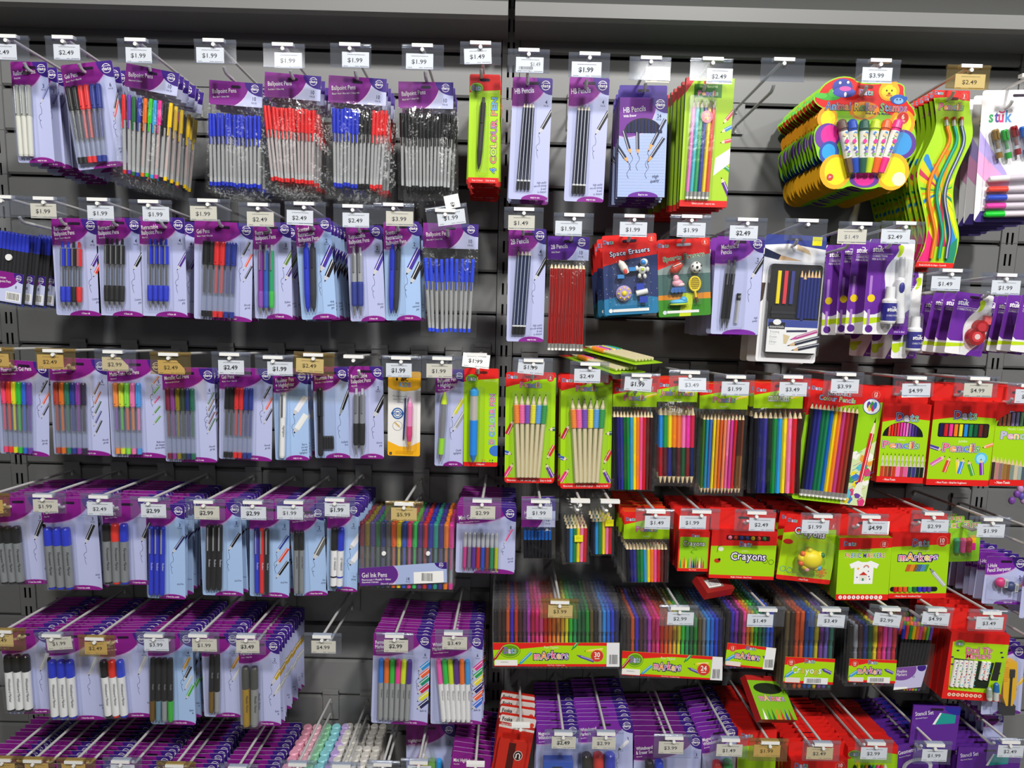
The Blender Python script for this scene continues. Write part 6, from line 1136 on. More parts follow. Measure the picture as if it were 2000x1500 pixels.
# further wallets: sleeve with its row of pen tops
s = MB(); s.box(-hw, hw, .0003, .0006, -h, 0, blis()); s.box(-hw, hw, -.0185, -.0183, -h, -h * .55, blis())
for i, c in enumerate(G18): x = (uvb(fr, 872, 1530, 352, 872, 1525, 800)[0] - .5) * w + (i + .5) / 18 * w * .985; s.lathe((x, -.009, -.003), (x, -.009, -h * .96), [(0, .004), (.003, .0047), (.042, .0047)], M(c, .3), 8); s.lathe((x, -.009, -.003), (x, -.009, -h * .96), [(.042, .0042), (h * .9, .0042)], clearp(), 8)
sm = bpy.data.objects.new('gel_pen_wallet', s.mesh('gel_pen_wallet')); done(fr, root, 'd8', 11, .0225, 0, sm, jr=.006); bpy.data.objects.remove(sm)
DC('d9', 'gel_pen_card', D2, (1545, 242), (1960, 250), (1527, 708), ['Mini Gel Pens'], 'Glitter + Assorted Ink Colours', '8', '1.0mm nib', ('Smooth', 'gel ink'), [(.80, .56, 1.1, .04, .004, '#e8408a')], (1590, 1838, 420, 1580, 1832, 690), ['#c8388a', '#7a6a86', '#5a2a9a', '#c8202a', '#2848c8', '#8a3a2a', '#1f8a5a', '#b8c01c'], lambda c, L, r: [('pen', [([(L * .38, r * .9), (L * .9, r * .9), (L * .96, r * .5), (L, r * .3)], M(c, .3))]), ('cap', [([(0, r * .5), (.004, r * .9), (L * .24, r * .95), (L * .38, r * .8)], clearp())])], 'mini_gel_pen', 13, .0175, ry=.042, rx=.8, th=.009, tz=-.033)
# ---- fourth row, right bay
bagged('d10', 'black_pencil_bag', D3, (205, 190), (436, 195), (207, 378), 592, 'HB Pencils', 'With Eraser', (218, 408, 400, 218, 408, 585), ['#1f62b0'] * 8, lambda c, L, r: [('pencil', [([(L * .32, r), (L, r)], M('#1c1d22', .3), 6)]), ('dipped_end', [([(0, r * .95), (L * .32, r)], M('#1f66c0', .3), 6)])], 1, .04, 1, 'pencil', .0002, d=.008, n_=6)
MINI = ['#1c2030', '#2a94d8', '#17824a', '#e8d81c', '#f078b0', '#c8202a']
def minibag(key, TL, TR, BL, q, stx):
    fr, root = P(key, 'mini_pencil_bag', 'pencil bag', D3, TL, TR, BL); row(fr, root, 'mini_pencil', q, MINI, lambda c, L, r: pencil(L, r, c, c, '#e9d4aa', None, tip=.012), -.006, .0003, 6)
    bag(fr, root, 0, 1.0, .012, 0, 1, 10, 14, .0028); a = fr.loc(*zp(D3, stx)); mb = MB(); mb.prism([(a[0] - .009, a[1] - .0075), (a[0] + .009, a[1] - .0075), (a[0] + .009, a[1] + .0075), (a[0] - .009, a[1] + .0075)], -.0137, -.0133, '#e8e418'); mb.ly = -.0137; mb.text('$0.99', a[0], a[1] - .002, .0042, '#a8a412', al='c'); mb.build('yellow_price_sticker', root); done(fr, root, key, 3, .03, 3)
minibag('d10b', (478, 235), (665, 235), (488, 630), (505, 652, 345, 505, 645, 610), (590, 445)); minibag('d10c', (675, 205), (838, 205), (676, 572), (678, 822, 300, 680, 815, 556), (798, 340))
bagged('d11', 'half_size_pencil_bag', D3, (903, 270), (1216, 278), (903, 458), 752, '', '', (908, 1195, 480, 920, 1190, 745), PC12, cp, 14, .0175, 1, 'colour_pencil', .0003, pheader('Pencils'), .010, n_=6)
def zbox(key, name, cat, Z, TL, TR, BL, d, tab, n, step, art, Y=-.232, side='#c8201c', front='#a2d412', tabcol='#e0241f'):
    fr, root = P(key, name, cat, Z, TL, TR, BL, Y); w, h = fr.w, fr.h
    mb = carton(w, h, d, front, side, tab, tabcol); art(fr, mb, w, h, w / 2); card = mb.build('carton', root); done(fr, root, key, n, step, 0, card, jr=.008); return fr, root, mb
def redframe(mb, hw, h, top, bot): mb.poly([(-hw, 0), (-hw, -top - .006), (hw, -top), (hw, 0)], RED); mb.poly([(-hw, -h), (hw, -h), (hw, -h + bot), (-hw, -h + bot)], RED)
CR10 = ['#2a9a4a', '#e8a02a', '#d83a2a', '#e8e02a', '#3aa84a', '#f07ab0', '#3a5ac8', '#1c1c24', '#6a3a9a', '#d8202a', '#e8e8e8', '#c83a8a', '#d8402a']
def art12(fr, mb, w, h, hw):
    mb.poly([(-hw, -h), (hw, -h), (hw, 0), (-hw, 0)], RED); mb.poly(rrect(-hw + .003, hw - .002, -h + .007, -.012, .002), '#96d01c'); dats_word(mb, .003, -.012, .006, .016); mb.logo('Crayons', 0, -.032, .011, ['#f2f2f0'], '#1c2410', '#1c2410', w=.047, o1=.05, o2=.08, jig=.1)
    for i, c in enumerate(CR10): x = -hw + .0045 + i * .0042; mb.poly([(x, -h + .008), (x + .004, -h + .008), (x + .003, -h + .022), (x + .002, -h + .028 + .004 * (i % 3)), (x + .0008, -h + .022)], c)
    squig(mb, 0, -.038, .012, .008, '#3a7a1c'); mb.text('Non Toxic', 0, -h + .0025, .003, W, al='c')
zbox('d12', 'crayon_box', 'crayon box', D3, (1270, 400), (1480, 402), (1252, 668), .012, .042, 11, .0145, art12)
def art13(fr, mb, w, h, hw):
    redframe(mb, hw, h, .030, .008); mb.poly(rrect(-hw * .55, hw * .78, -.021, -.010, .003), '#3a0f10'); dats_word(mb, .004, -.035, .011, .027); mb.text('JUMBO', .004, -.047, .004, '#e6f0a0', al='c'); mb.logo('Crayons', .012, -.065, .0165, ['#f2f0f4'], '#3a2060', '#3a2060', w=.076, o1=.06, o2=.1, jig=.15)
    mb.text('Bright Colours - Non-Toxic', .0, -h + .0025, .0034, W, al='c', off=.01); mb.poly(ell(-hw + .016, -.069, .007, .005, 14), '#c8301c'); mb.poly(ell(-hw + .020, -.066, .003, .003, 10), K); mb.poly(ell(-hw + .022, -.042, .006, .005, 12), '#eef0d8'); strip(mb, [(-hw + .014, -.05), (-hw + .016, -.036), (-hw + .024, -.033)], .001, K); strip(mb, ell(hw - .022, -.066, .0055, .0055, 14) + [(hw - .0165, -.066)], .0008, K); strip(mb, ell(hw - .009, -.068, .0055, .0055, 14) + [(hw - .0035, -.068)], .0008, K)
fr, root, mb_ = zbox('d13', 'crayon_box', 'crayon box', D3, (1490, 388), (1932, 396), (1458, 710), .017, .040, 8, .021, art13)
for i, c in enumerate(('#e87a9a', '#c83a2a', '#2a3a8a', '#3a3a7a', '#f0d81c', '#e0483a', '#2a7a3a')): x = -fr.w * .22 + i * .0125; mb = MB(); mb.lathe((x, -.021, -.0155), (x, -.014, -.0155), [(0, .0022), (.003, .0046), (.007, .0046)], M(c, .5), 12); mb.build('crayon', root)
fr, root = P('d14', 'ball_crayon_card', 'crayon card', D4, (372, 285), (742, 330), (302, 732), -.234); w, h = fr.w, fr.h; hw = w / 2; L_ = lambda x, y: fr.loc(*zp(D4, (x, y)))
mb = red_green(w, h, .16, .07, '- Non-Toxic', .02, r=.004, green='#b0dc12'); dats_word(mb, -hw + .016, -.018, .008, .02); disc_count(mb, hw - .014, -.018, '6', .007); a = L_(525, 440); mb.logo('Crayons', a[0], a[1], .0145, ['#f2f0f4'], '#4a2a60', '#4a2a60', w=.068, rot=-.1, o1=.05, o2=.09, jig=.15); a = L_(380, 478); mb.poly(ell(a[0], a[1], .011, .006), '#c8241c'); a = L_(605, 690); mb.poly(ell(a[0], a[1], .006, .006, 12), '#f08a2a')
for i in range(8): t = i * pi / 4; mb.poly(ell(a[0] + .0095 * math.cos(t), a[1] + .0095 * math.sin(t), .0032, .0026, 8), '#c8901c')
a = L_(365, 665); strip(mb, ell(a[0] - .007, a[1], .006, .006, 14) + [(a[0] - .001, a[1])], .0009, '#2a8ac8'); strip(mb, ell(a[0] + .008, a[1] - .002, .006, .006, 14) + [(a[0] + .014, a[1] - .002)], .0009, '#2a8ac8'); painted_slot(mb, -.008, .022, '#6a120e'); card = mb.build('card', root)
a = L_(515, 580); b = MB(); b.ball((a[0], -.018, a[1]), (.024, .018, .022), M('#f0dc1c', .4), 18, 12)
for t in (.6, 1.9, 3.1, 4.2, 5.3): b.ball((a[0] + .021 * math.cos(t), -.018, a[1] + .019 * math.sin(t)), .0095, M('#f0dc1c', .4))
o = b.build('ball_crayon', root); b = MB()
for t, c in ((.6, '#2a7a3a'), (1.9, '#e8e02a'), (2.6, '#e8702a'), (3.6, '#e0602a'), (4.4, '#e8a0a0'), (5.5, '#4aa8e0')): b.ball((a[0] + .025 * math.cos(t), -.022, a[1] + .023 * math.sin(t)), .0062, M(c, .4))
b.build('coloured_tips', o); blister(fr, root, .14, .86, .28, .86, .038); done(fr, root, 'd14', 5, .04, 0, card, jr=.05)
def art15(fr, mb, w, h, hw):
    redframe(mb, hw, h, .022, .0135); dats_word(mb, -hw + .024, -.018, .010, .026); disc_count(mb, hw - .017, -.015, '10', .0085); mb.text('Permanent', -.0, -.0305, .0052, '#f0f6c8', al='c', off=.005)
    mb.logo('FABRIC MARKERS', 0, -.045, .0105, ['#c83a3a', '#e8702a', '#3a7ac8', '#3a9a4a', '#8a4ab0', '#3a3a9a', '#2a2a7a', '#c83a3a', '#e8922a', '#3a9a4a', '#2a7ac8', '#8a3a9a', '#c83a5a'], None, '#f2f2ea', w=.086, o1=0, o2=.05)
    sh_ = [(-.014, -.052), (-.006, -.055), (.006, -.055), (.014, -.052), (.0325, -.060), (.028, -.070), (.021, -.0675), (.0205, -.105), (-.0205, -.105), (-.021, -.0675), (-.028, -.070), (-.0325, -.060)][::-1]; mb.poly(sh_, '#f4f4f2'); mb.poly([(-.009, -.098), (.008, -.097), (.008, -.085), (-.009, -.085)], '#e8e4dc'); mb.poly([(-.010, -.085), (.009, -.085), (-.0005, -.077)], '#c8302a'); mb.poly([(-.003, -.098), (.001, -.098), (.001, -.092), (-.003, -.092)], '#2a8a6a')
    for i, c in enumerate(('#d83a3a', '#e8a02a', '#3a9ad8')): strip(mb, [(.005 + (.006 - i * .001) * math.cos(t), -.068 + (.006 - i * .001) * math.sin(t)) for t in [pi * k / 8 for k in range(9)]], .001, c)
    mb.poly(ell(-.0125, -.07, .0025, .0025, 10), '#e8b02a')
    for x, z, c in ((-.014, -.09, '#3a6a9a'), (.012, -.088, '#5a4a8a'), (.014, -.094, '#2a5a3a'), (.010, -.076, '#8a6a9a')): mb.poly(ell(x, z, .0016, .0016, 8), c)
    for i in range(10): mb.poly(ell(-hw + .0095 + i * .0098, -h + .0066, .004, .0045, 12), W); strip(mb, [(-hw + .0095 + i * .0098, -h + .009), (-hw + .0095 + i * .0098, -h + .0045)], .0014, '#c8402a')
zbox('d15', 'marker_box', 'marker box', D4, (710, 440), (1067, 436), (678, 860), .016, .045, 9, .0185, art15, -.236, '#7aa81c')
def art16(fr, mb, w, h, hw):
    redframe(mb, hw, h, .024, .0115); dats_word(mb, 0, -.029, .017, .036); disc_count(mb, hw - .017, -.018, '10', .0115); mb.text('Colour Change', -.002, -.0405, .0058, '#dff08a', al='c')
    mb.logo('mArkers', -.004, -.061, .016, ['#e0457a', '#f0a02a', '#8a4fb0', '#d83a7a', '#e8c832', '#c85ab8', '#7a5ab8'], '#f2eef2', '#3a1a5a', w=.084, o1=.06, o2=.15, jig=.12)
    for i in range(16): x = -.030 + i * .003; strip(mb, [(x, -.086), (x + .005, -.070)], .0022, ['#c8242a', '#e8702a', '#7a2a2a', '#2a3a9a', '#3a7ac8', '#2a8a3a'][i * 6 // 16])
    mb.poly(rrect(-hw + .002, hw - .02, -h + .016, -h + .027, .005), '#15171a'); penart(mb, .022, -.078, -.85, .055, .008, '#b8bcc0', '#8a8d92'); mb.text('- Water Based - Ventilated Caps', -hw + .012, -h + .0035, .0038, W, off=.01)
fr, root, mb_ = zbox('d16', 'marker_box', 'marker box', D4, (1068, 402), (1458, 415), (1056, 838), .017, .04, 8, .0185, art16)
for i, c in enumerate(('#c8241c', '#e8541c', '#e85a2a', '#5ac03a', '#1f6a3a', '#2a3ac0', '#4a2ab0', '#5a3a9a')): x = -fr.w / 2 + .014 + i * .0106; mb = MB(); mb.lathe((x, -.0158, -fr.h + .0268), (x, -.0158, -fr.h + .0162), [(0, .005), (.0106, .005)], M(c, .35), 10); mb.build('marker', root)
H['x2'] = 'lime card of rubber pencil grips, behind the colour change markers'
fr, root = P('x2', 'pencil_grip_card', 'pencil grip card', D4, (1405, 350), (1695, 352), (1400, 615), -.21); w, h = fr.w, fr.h; hw = w / 2
mb = base(w, h + .0, '#8fcb2a', .003); mb.logo('PENCIL GRIPS', hw - .006, -.012, .0105, ['#3a3a8a', '#c83a3a', '#2a8a4a', '#e8922a', '#c83a3a', '#2a2a7a'], None, '#f0f4e6', w=.085, al='r', o1=0, o2=.05); mb.poly(rrect(hw - .022, hw - .009, -.065, -.048, .003), '#e0288a'); mb.poly([(hw - .022, -.048), (hw - .009, -.048), (hw - .009, -.03), (hw - .022, -.03)], '#f0b81c'); card = mb.build('card', root); 
for i, c in enumerate(('#3a9a6a', '#e85a9a', '#c8424a')): x = .0 + i * .0135 - .008; mb = MB(); mb.lathe((x, -.007, -.034), (x, -.007, -.066), [(0, .005), (.004, .0066), (.02, .006), (.032, .0055)], M(c, .5), 10); mb.build('pencil_grip', root)
blister(fr, root, .3, .76, .38, .9, .016); done(fr, root, 'x2', 3, .03, 0, card)
fr, root = P('d17', 'sharpener_card', 'sharpener card', D4, (1735, 588), (2010, 580), (1675, 908), -.228); w, h = fr.w, fr.h; hw = w / 2
mb = dats(w, h, ['1-Hole', 'Pencil Sharpener'], '', '2', 'easy to use', (), [], pur='#7a2aa0', ry=.044, th=.008, tz=-.026); penart(mb, hw - .012, -.072, .9, .022, .006, '#e0922a'); penart(mb, hw - .02, -.084, .5, .018, .004, '#1f3a4a'); card = mb.build('card', root)
for x, z, c in ((-.014, -.056, '#d82a7a'), (.010, -.065, '#2a3a6a')):
    b = MB(); b.ball((x, -.010, z), (.012, .009, .0115), c, 14, 10); o = b.build('sharpener', root); b = MB(); b.box(x + .003, x + .010, -.020, -.014, z - .008, z + .010, '#c9cacb'); b.box(x + .0045, x + .0085, -.0208, -.02, z - .005, z + .007, '#8a8c90'); b.build('steel_blade', o)
blister(fr, root, .06, .8, .4, .9, .022); done(fr, root, 'd17', 9, .025, 0, card)
H['d18'] = 'blue card of pencil sharpeners cut by the right photo edge'
fr, root = P('d18', 'sharpener_card', 'sharpener card', D4, (1985, 700), (2250, 705), (1955, 1000), -.240); card = dats(fr.w, fr.h, ['2-Hole'], '', '2', '', (), [], pur='#7a2aa0', ry=.03).build('card', root); done(fr, root, 'd18', 4, .04, 0, card)
# ---- fifth row, left bay
WB = '#eceded'
mcard('e0', E1, (-5, 322), (375, 318), (80, 975), ['Whiteboard', 'Markers'], 'Black Ink', '3', (52, 255, 500, 82, 285, 925), [GB] * 3, WB, 12, 'Whiteboard Marker', '#3a3d45', '#c9ccd2')
mcard('e1', E1, (348, 342), (772, 330), (395, 1028), ['Whiteboard', 'Markers'], 'Blue Ink', '3', (395, 598, 540, 420, 632, 980), [B_] * 3, WB, 13, 'Whiteboard Marker', '#3a3d45', '#c9ccd2')
mcard('e2', E1, (768, 345), (1150, 340), (828, 1005), ['Whiteboard', 'Markers'], 'Black + Red + Blue Ink', '3', (795, 985, 540, 838, 1022, 975), [GB, '#e83024', '#2a44d0'], WB, 13, 'Whiteboard Marker', '#3a3d45', '#c9ccd2')
DC('e3', 'metallic_marker_card', E1, (1150, 345), (1502, 340), (1155, 1060), ['Metallic', 'Markers'], 'Assorted', '4', '1.0mm line width', ('Bullet', 'tip'), [(.74, .42, 1.1, .04, .007, '#d8a02a'), (.76, .52, 1.1, .04, .007, '#3a3a3a'), (.78, .62, 1.1, .04, .007, '#b8bcc0'), (.8, .72, 1.1, .04, .007, '#4aa83a')], (1185, 1365, 520, 1180, 1370, 1018), ['#7a5a1c', '#7aa0b8', '#a8acb0', '#4ac84a'], lambda c, L, r: [('marker', [([(.003, r * .9), (.02, r), (L * .67, r)], M('#17181c', .3)), ('label', 'Metallic', L * .4, r * .62, r, '#9a9da3')]), ('coloured_end', [([(L * .67, r), (L * .97, r * .92), (L, r * .7)], M(c, .3, .3))])], 'marker', 13, .017, col=SKY)
DC('e4', 'metallic_marker_card', E1, (1570, 345), (1862, 342), (1578, 1000), ['Metallic', 'Markers'], 'Gold + Silver', '2', '1.0mm line width', (), [(.74, .46, 1.05, .045, .007, '#c8902a'), (.78, .58, 1.05, .045, .006, '#c9ccd2')], (1645, 1732, 495, 1640, 1728, 950), ['#8a6a2a', '#b4b7bb'], lambda c, L, r: [('marker', [([(.003, r * .9), (.02, r), (L * .63, r)], M('#17181c', .3)), ('label', 'Metallic', L * .3, r * .62, r, '#9a9da3')]), ('coloured_end', [([(L * .63, r), (L * .97, r * .92), (L, r * .7)], M(c, .3, .4))])], 'marker', 13, .017)
DC('e5', 'metallic_marker_card', E2, (20, 368), (316, 372), (35, 985), ['Metallic', 'Markers'], 'Gold + Silver Ink', '2', '1.0mm line width', ('Bullet', 'tip'), [(.76, .54, 1.05, .085, .0085, '#b8961c', '#8a7a1c'), (.82, .66, 1.05, .075, .0085, '#b4b7bb')], (52, 182, 545, 65, 178, 968), ['#a8862a', '#8f928f'], lambda c, L, r: marker(L, r * .9, '#4a4b48', c, .36, None, 'Metallic Marker', '#3a3a30', .3), 'marker', 12, .019, full=1)
BR6 = ['#2a7ad8', '#f0701c', '#2ac03a', '#f03a9a', '#d8e81c', '#4a2a8a']
a6 = lambda cs: [(.80, .40 + .085 * i, .75, .035, .011, c, c) for i, c in enumerate(cs)]
DC('e7', 'bright_marker_card', E2, (1000, 318), (1414, 335), (975, 968), ['Permanent', 'Markers'], 'Assorted Bright Colours', '6', '1.5mm line width', ('Bullet tip',), a6(['#3a96d8', '#e8603a', '#1f8a6a', '#c82a4a', '#d8d82a', '#26285a']), (1038, 1285, 498, 1032, 1262, 930), BR6, lambda s, L, r: marker(L, r, s, '#9a9d9e', .38, None, 'Permanent', '#3a3d45'), 'marker', 13, .018, arch=.2, ry=.056)
DC('e8', 'bright_marker_card', E2, (1412, 325), (1788, 350), (1448, 965), ['Whiteboard', 'Markers'], 'Assorted Bright Colours', '6', '1.5mm line width', ('Bullet tip',), a6(['#e0388a', '#2a9a4a', '#e0d02a', '#2a2468', '#e8603a', '#3a6ad0']), (1450, 1700, 500, 1490, 1702, 942), ['#f05ab0', '#2ac04a', '#c8e01c', '#5a2a8a', '#f0701c', '#3a9ae0'], lambda s, L, r: marker(L, r, s, '#ececec', .38, None, 'Whiteboard', '#4a4d55'), 'marker', 13, .018, arch=.2, ry=.056, full=1)
# ---- fifth row, right bay: wallets of markers
M30 = ['#15151a', '#3a2420', '#2f1d1a', '#c8501c', '#3a22c0', '#c8301c', '#4a1f24', '#5a2a5a', '#b83ab8', '#c8205a', '#f0288a', '#f05a9a', '#d8241c', '#f0641c', '#f0882a', '#f0a04a', '#e8b82a', '#e8e01c', '#2ac83a', '#1f9a5a', '#1f6a3a', '#145a34', '#178a2c', '#5a4a1c', '#1f1c1c', '#6a6c72', '#2a8ad8', '#1f6ad0', '#1f3ac8', '#141c5a']
def wallet(key, Z, TL, TR, BL, btl, btr, bbl, bbr, q, cols, num, n, word='mArkers', step=.0165, wd=None, lc=None, bars=True, fan=True, Y=-.236, fig=None):
    fr, root = P(key, 'marker_wallet', 'marker wallet', Z, TL, TR, BL, Y); w, h = fr.w, fr.h; hw = w / 2; L_ = lambda p: fr.loc(*zp(Z, p))
    mk = lambda s, L, r: [('marker', [([(L * .44, r * .62), (L * .46, r * .8), (L * .98, r * .8), (L, r * .6)], M('#e8e4e0' if False else s, .4))]), ('cap', [([(0, r * .7), (.002, r * .9), (L * .36, r), (L * .4, r * .7), (L * .45, r * .66)], M(s, .35))])]
    row(fr, root, 'marker', q, cols, mk, -.0062, .0002, 8)
    u0, u1, v0, v1, ub = uvb(fr, *q)
    mb = MB(); mb.box(-hw, hw, -.0125, -.0122, -h, -v0 * h * .55, slv()); mb.box(-hw, hw, .0004, .0007, -h, 0, slv()); mb.box(-hw, hw, -.0124, .0004, -h, -h + .0004, slv()); mb.build('clear_sleeve', root)
    a, b, c_, d_ = L_(btl), L_(btr), L_(bbr), L_(bbl); mb = MB(); quad = [d_, c_, b, a]; mb.prism(quad, -.0132, -.0126, LIME); mb.ly = -.0132; mb.clip = quad; bw = math.hypot(b[0] - a[0], b[1] - a[1]); bh = math.hypot(d_[0] - a[0], d_[1] - a[1]); rot = math.atan2(b[1] - a[1], b[0] - a[0])
    cr_, sr_ = math.cos(rot), math.sin(rot); T = lambda s, t: (a[0] + s * bw * cr_ + t * bh * sr_, a[1] + s * bw * sr_ - t * bh * cr_)
    mb.poly([T(-.1, -.2), T(-.1, .32), T(.18, .28), T(.5, .12), T(1.1, .14), T(1.1, -.2)][::1], RED); mb.poly([T(-.1, 1.2), T(1.1, 1.2), T(1.1, .9), T(.2, .9), T(-.1, .96)], RED)
    if num in ('30', '24'):
        p = T(.135, .34); oval_logo(mb, p[0], p[1], bw * .075, bh * .26, bw * .1); p = T(.46, .24); mb.text('Fine Tipped', p[0], p[1], bh * .1, '#f0f6c8', al='c', rot=rot); p = T(.46, .68); mb.logo(word, p[0], p[1], bh * .30, ['#f0508a', '#f0902a', '#8a4fb0', '#f0508a', '#f0b832', '#c85ab8', '#7a5ab8'], '#f2eef2', '#2c1752', w=bw * .27, rot=rot, o1=.05, o2=.13, jig=.15)
        for s, t, an, c in ((.62, .32, .9, '#2a9a3a'), (.72, .36, .12, '#e8d82a'), (.66, .52, -.35, '#5a4aa0'), (.2, .95, .8, '#3aa0d0'), (.0, .8, 1.0, '#a8241c')): p = T(s, t); penart(mb, p[0], p[1], an + rot, bw * .15, bh * .11, c, c)
        p = T(.825, .55); disc_count(mb, p[0], p[1], num, bh * .24, '#d03a26'); mb.poly([T(.9, -.05), T(1.02, -.05), T(1.02, 1.05), T(.9, 1.05)][::-1], '#e9e9ec'); p = T(.92, .9); p2 = T(.985, .5); barcode(mb, p[0], p2[0], p[1], p2[1], False); mb.poly([T(.015, .96), T(.195, .96), T(.195, .72), T(.015, .72)], '#f0eeea'); p = T(.06, .84); mb.text('WARNING:', p[0], p[1], bh * .055, '#5a5c62', rot=rot); p = T(.5, .965); mb.text('- Non-Toxic - Ventilated Caps', p[0], p[1], bh * .05, W, al='c', rot=rot)
    else:
        p = T(.13, .22); disc_count(mb, p[0], p[1], num, bh * .13, '#d03a26'); p = T(.5, .2); dats_word(mb, p[0], p[1], bh * .15, bw * .2, rot); p = T(.45, .62)
        if word == 'mArkers': mb.logo(word, p[0], p[1], bh * .26, ['#f0508a', '#f0902a', '#8a4fb0', '#f0508a', '#f0b832', '#c85ab8', '#7a5ab8'], '#f2eef2', '#2c1752', w=bw * .5, rot=rot, o1=.05, o2=.13, jig=.15)
        else: mb.logo(word, p[0], p[1], bh * .26, ['#f2f2f0', '#e8f0e0', '#f0b83a'], '#c8dca8', '#6aa03a', w=bw * .6, rot=rot, o1=.02, o2=.05, jig=.2)
        for s, t, an, c in ((.75, .4, -.4, '#5a4aa0'), (.02, .8, .7, '#3a9ad8')): p = T(s, t); penart(mb, p[0], p[1], an + rot, bw * .22, bh * .13, c, c)
        mb.poly([T(.42, 1.0), T(.9, 1.0), T(.9, .75), T(.42, .75)] if num != '12' else [T(.8, 1.02), T(1.02, 1.02), T(1.02, -.02), T(.8, -.02)], '#ececec'); p = T(.48, .97) if num != '12' else T(.84, .9); p2 = T(.76, .78) if num != '12' else T(.98, .5); barcode(mb, min(p[0], p2[0]), max(p[0], p2[0]), min(p[1], p2[1]), max(p[1], p2[1]), False); mb.poly([T(.04, .97), T(.34, .97), T(.34, .78), T(.04, .78)], '#e9dcd4')
    o = mb.build('printed_band', root); mb = MB(); mb.box(-hw, hw, -.0124, .0006, -h, -h + .0001, slv())
    # wallets behind: sleeve and one row of pens each, seen only as a top edge
    s = MB(); s.box(-hw, hw, .0004, .0007, -h, 0, slv()); s.box(-hw, hw, -.0125, -.0122, -h, -v0 * h * .55, slv())
    N = len(cols)
    for i, c in enumerate(cols): x = (u0 + (u1 - u0) * (i + .5) / N - .5) * w; r = (u1 - u0) * w / N / 2 * .97; s.lathe((x, -.006, -v0 * h), (x, -.006, -v1 * h), [(0, r * .7), (.003, r * .95), ((v1 - v0) * h, r * .85)], M(c, .4), 6)
    sm = bpy.data.objects.new('marker_wallet', s.mesh('marker_wallet')); done(fr, root, key, n, step, 0, sm, jr=.006); bpy.data.objects.remove(sm)
wallet('e9', D3, (5, 868), (870, 868), (5, 1325), (10, 1150), (866, 1150), (18, 1310), (866, 1312), (12, 864, 940, 12, 864, 1325), M30, '30', 14)
M24 = [c for i, c in enumerate(M30) if i not in (2, 5, 11, 15, 21, 24)]
wallet('e10', D3, (885, 935), (1582, 962), (880, 1380), (885, 1205), (1563, 1248), (880, 1368), (1560, 1405), (888, 1572, 988, 885, 1560, 1392), M24, '24', 14)
M12 = ['#1c1a1a', '#3a2ab8', '#8a2ab0', '#5a2a4a', '#f04a9a', '#f0802a', '#e8d81c', '#4ac83a', '#1f7a3a', '#1f6a6a', '#2a6ad8', '#2a4ac8']
wallet('e11', D3, (1590, 925), (1930, 925), (1578, 1325), (1595, 1150), (1925, 1188), (1578, 1303), (1905, 1335), (1600, 1920, 945, 1582, 1905, 1330), M12, '12', 13)
wallet('e12', D4, (355, 885), (700, 890), (325, 1468), (348, 1245), (685, 1260), (332, 1420), (668, 1434), (358, 692, 945, 330, 662, 1465), ['#5a4a2a', '#3a2a1c', '#c84a1c', '#d8581c', '#1f4a9a', '#1f5ab0', '#c8b81c', '#7a3a9a', '#6a5ab0', '#2a6a5a'], '10', 12, 'Crayons')
wallet('e13', D4, (775, 1000), (1118, 1010), (765, 1440), (780, 1258), (1102, 1268), (770, 1415), (1090, 1425), (785, 1118, 1035, 775, 1088, 1440), ['#1c1c1e', '#8a8c92', '#4a2a30', '#26367a', '#1f5a34', '#e8cf1c', '#d8303a', '#e83a9a', '#a83a9a', '#c82a3a'], '10', 12)
fr, root = P('e14', 'fineline_wallet', 'marker wallet', D4, (1148, 1040), (1372, 1040), (1072, 1488), -.232); w, h = fr.w, fr.h; hw = w / 2; L_ = lambda x, y: fr.loc(*zp(D4, (x, y)))
row(fr, root, 'fineliner', (1152, 1365, 1048, 1088, 1268, 1480), ['#2a3ac0', '#e0403a', '#1f8a3a', '#e8c81c', '#f07a3a', '#e85a9a', '#e8922a', '#6ab83a', '#5a3a9a'], lambda c, L, r: [('pen', [([(L * .2, r * .95), (L * .96, r * .95)], M('#191a1e', .35))]), ('cap', [([(0, r * .8), (.003, r), (L * .2, r)], M(c, .35))]), ('end', [([(L * .96, r * .9), (L, r * .8)], M(c, .35))])], -.006, .0002, 8)
mb = MB(); mb.box(-hw - .002, hw + .002, -.0125, -.0122, -h, -h * .25, film()); mb.box(-hw - .002, hw + .002, .001, .0013, -h, .012, film()); mb.build('clear_sleeve', root)
quad = [L_(1078, 1470), L_(1265, 1450), L_(1308, 1302), L_(1100, 1320)]; mb = MB(); mb.prism(quad, -.0132, -.0126, '#c3bfe2'); mb.ly = -.0132; mb.clip = quad; a = quad[3]; mb.poly(ell(a[0] + .01, a[1] - .002, .035, .028), '#7a4a9c'); mb.poly(ell(quad[2][0] - .012, quad[2][1] - .006, .010, .009), DPU); mb.text('Fineline', a[0] + .003, a[1] - .012, .007, W, sq=.7, rot=.1); mb.text('Markers', a[0] + .002, a[1] - .02, .007, W, sq=.7, rot=.1); mb.text('10', a[0] + .038, a[1] - .022, .005, INK, off=.01); mb.poly([(quad[0][0], quad[0][1]), (quad[0][0] + .03, quad[0][1] + .002), (quad[0][0] + .031, quad[0][1] + .009), (quad[0][0] + .001, quad[0][1] + .007)], W); mb.build('printed_band', root); done(fr, root, 'e14', 3, .03, 3)
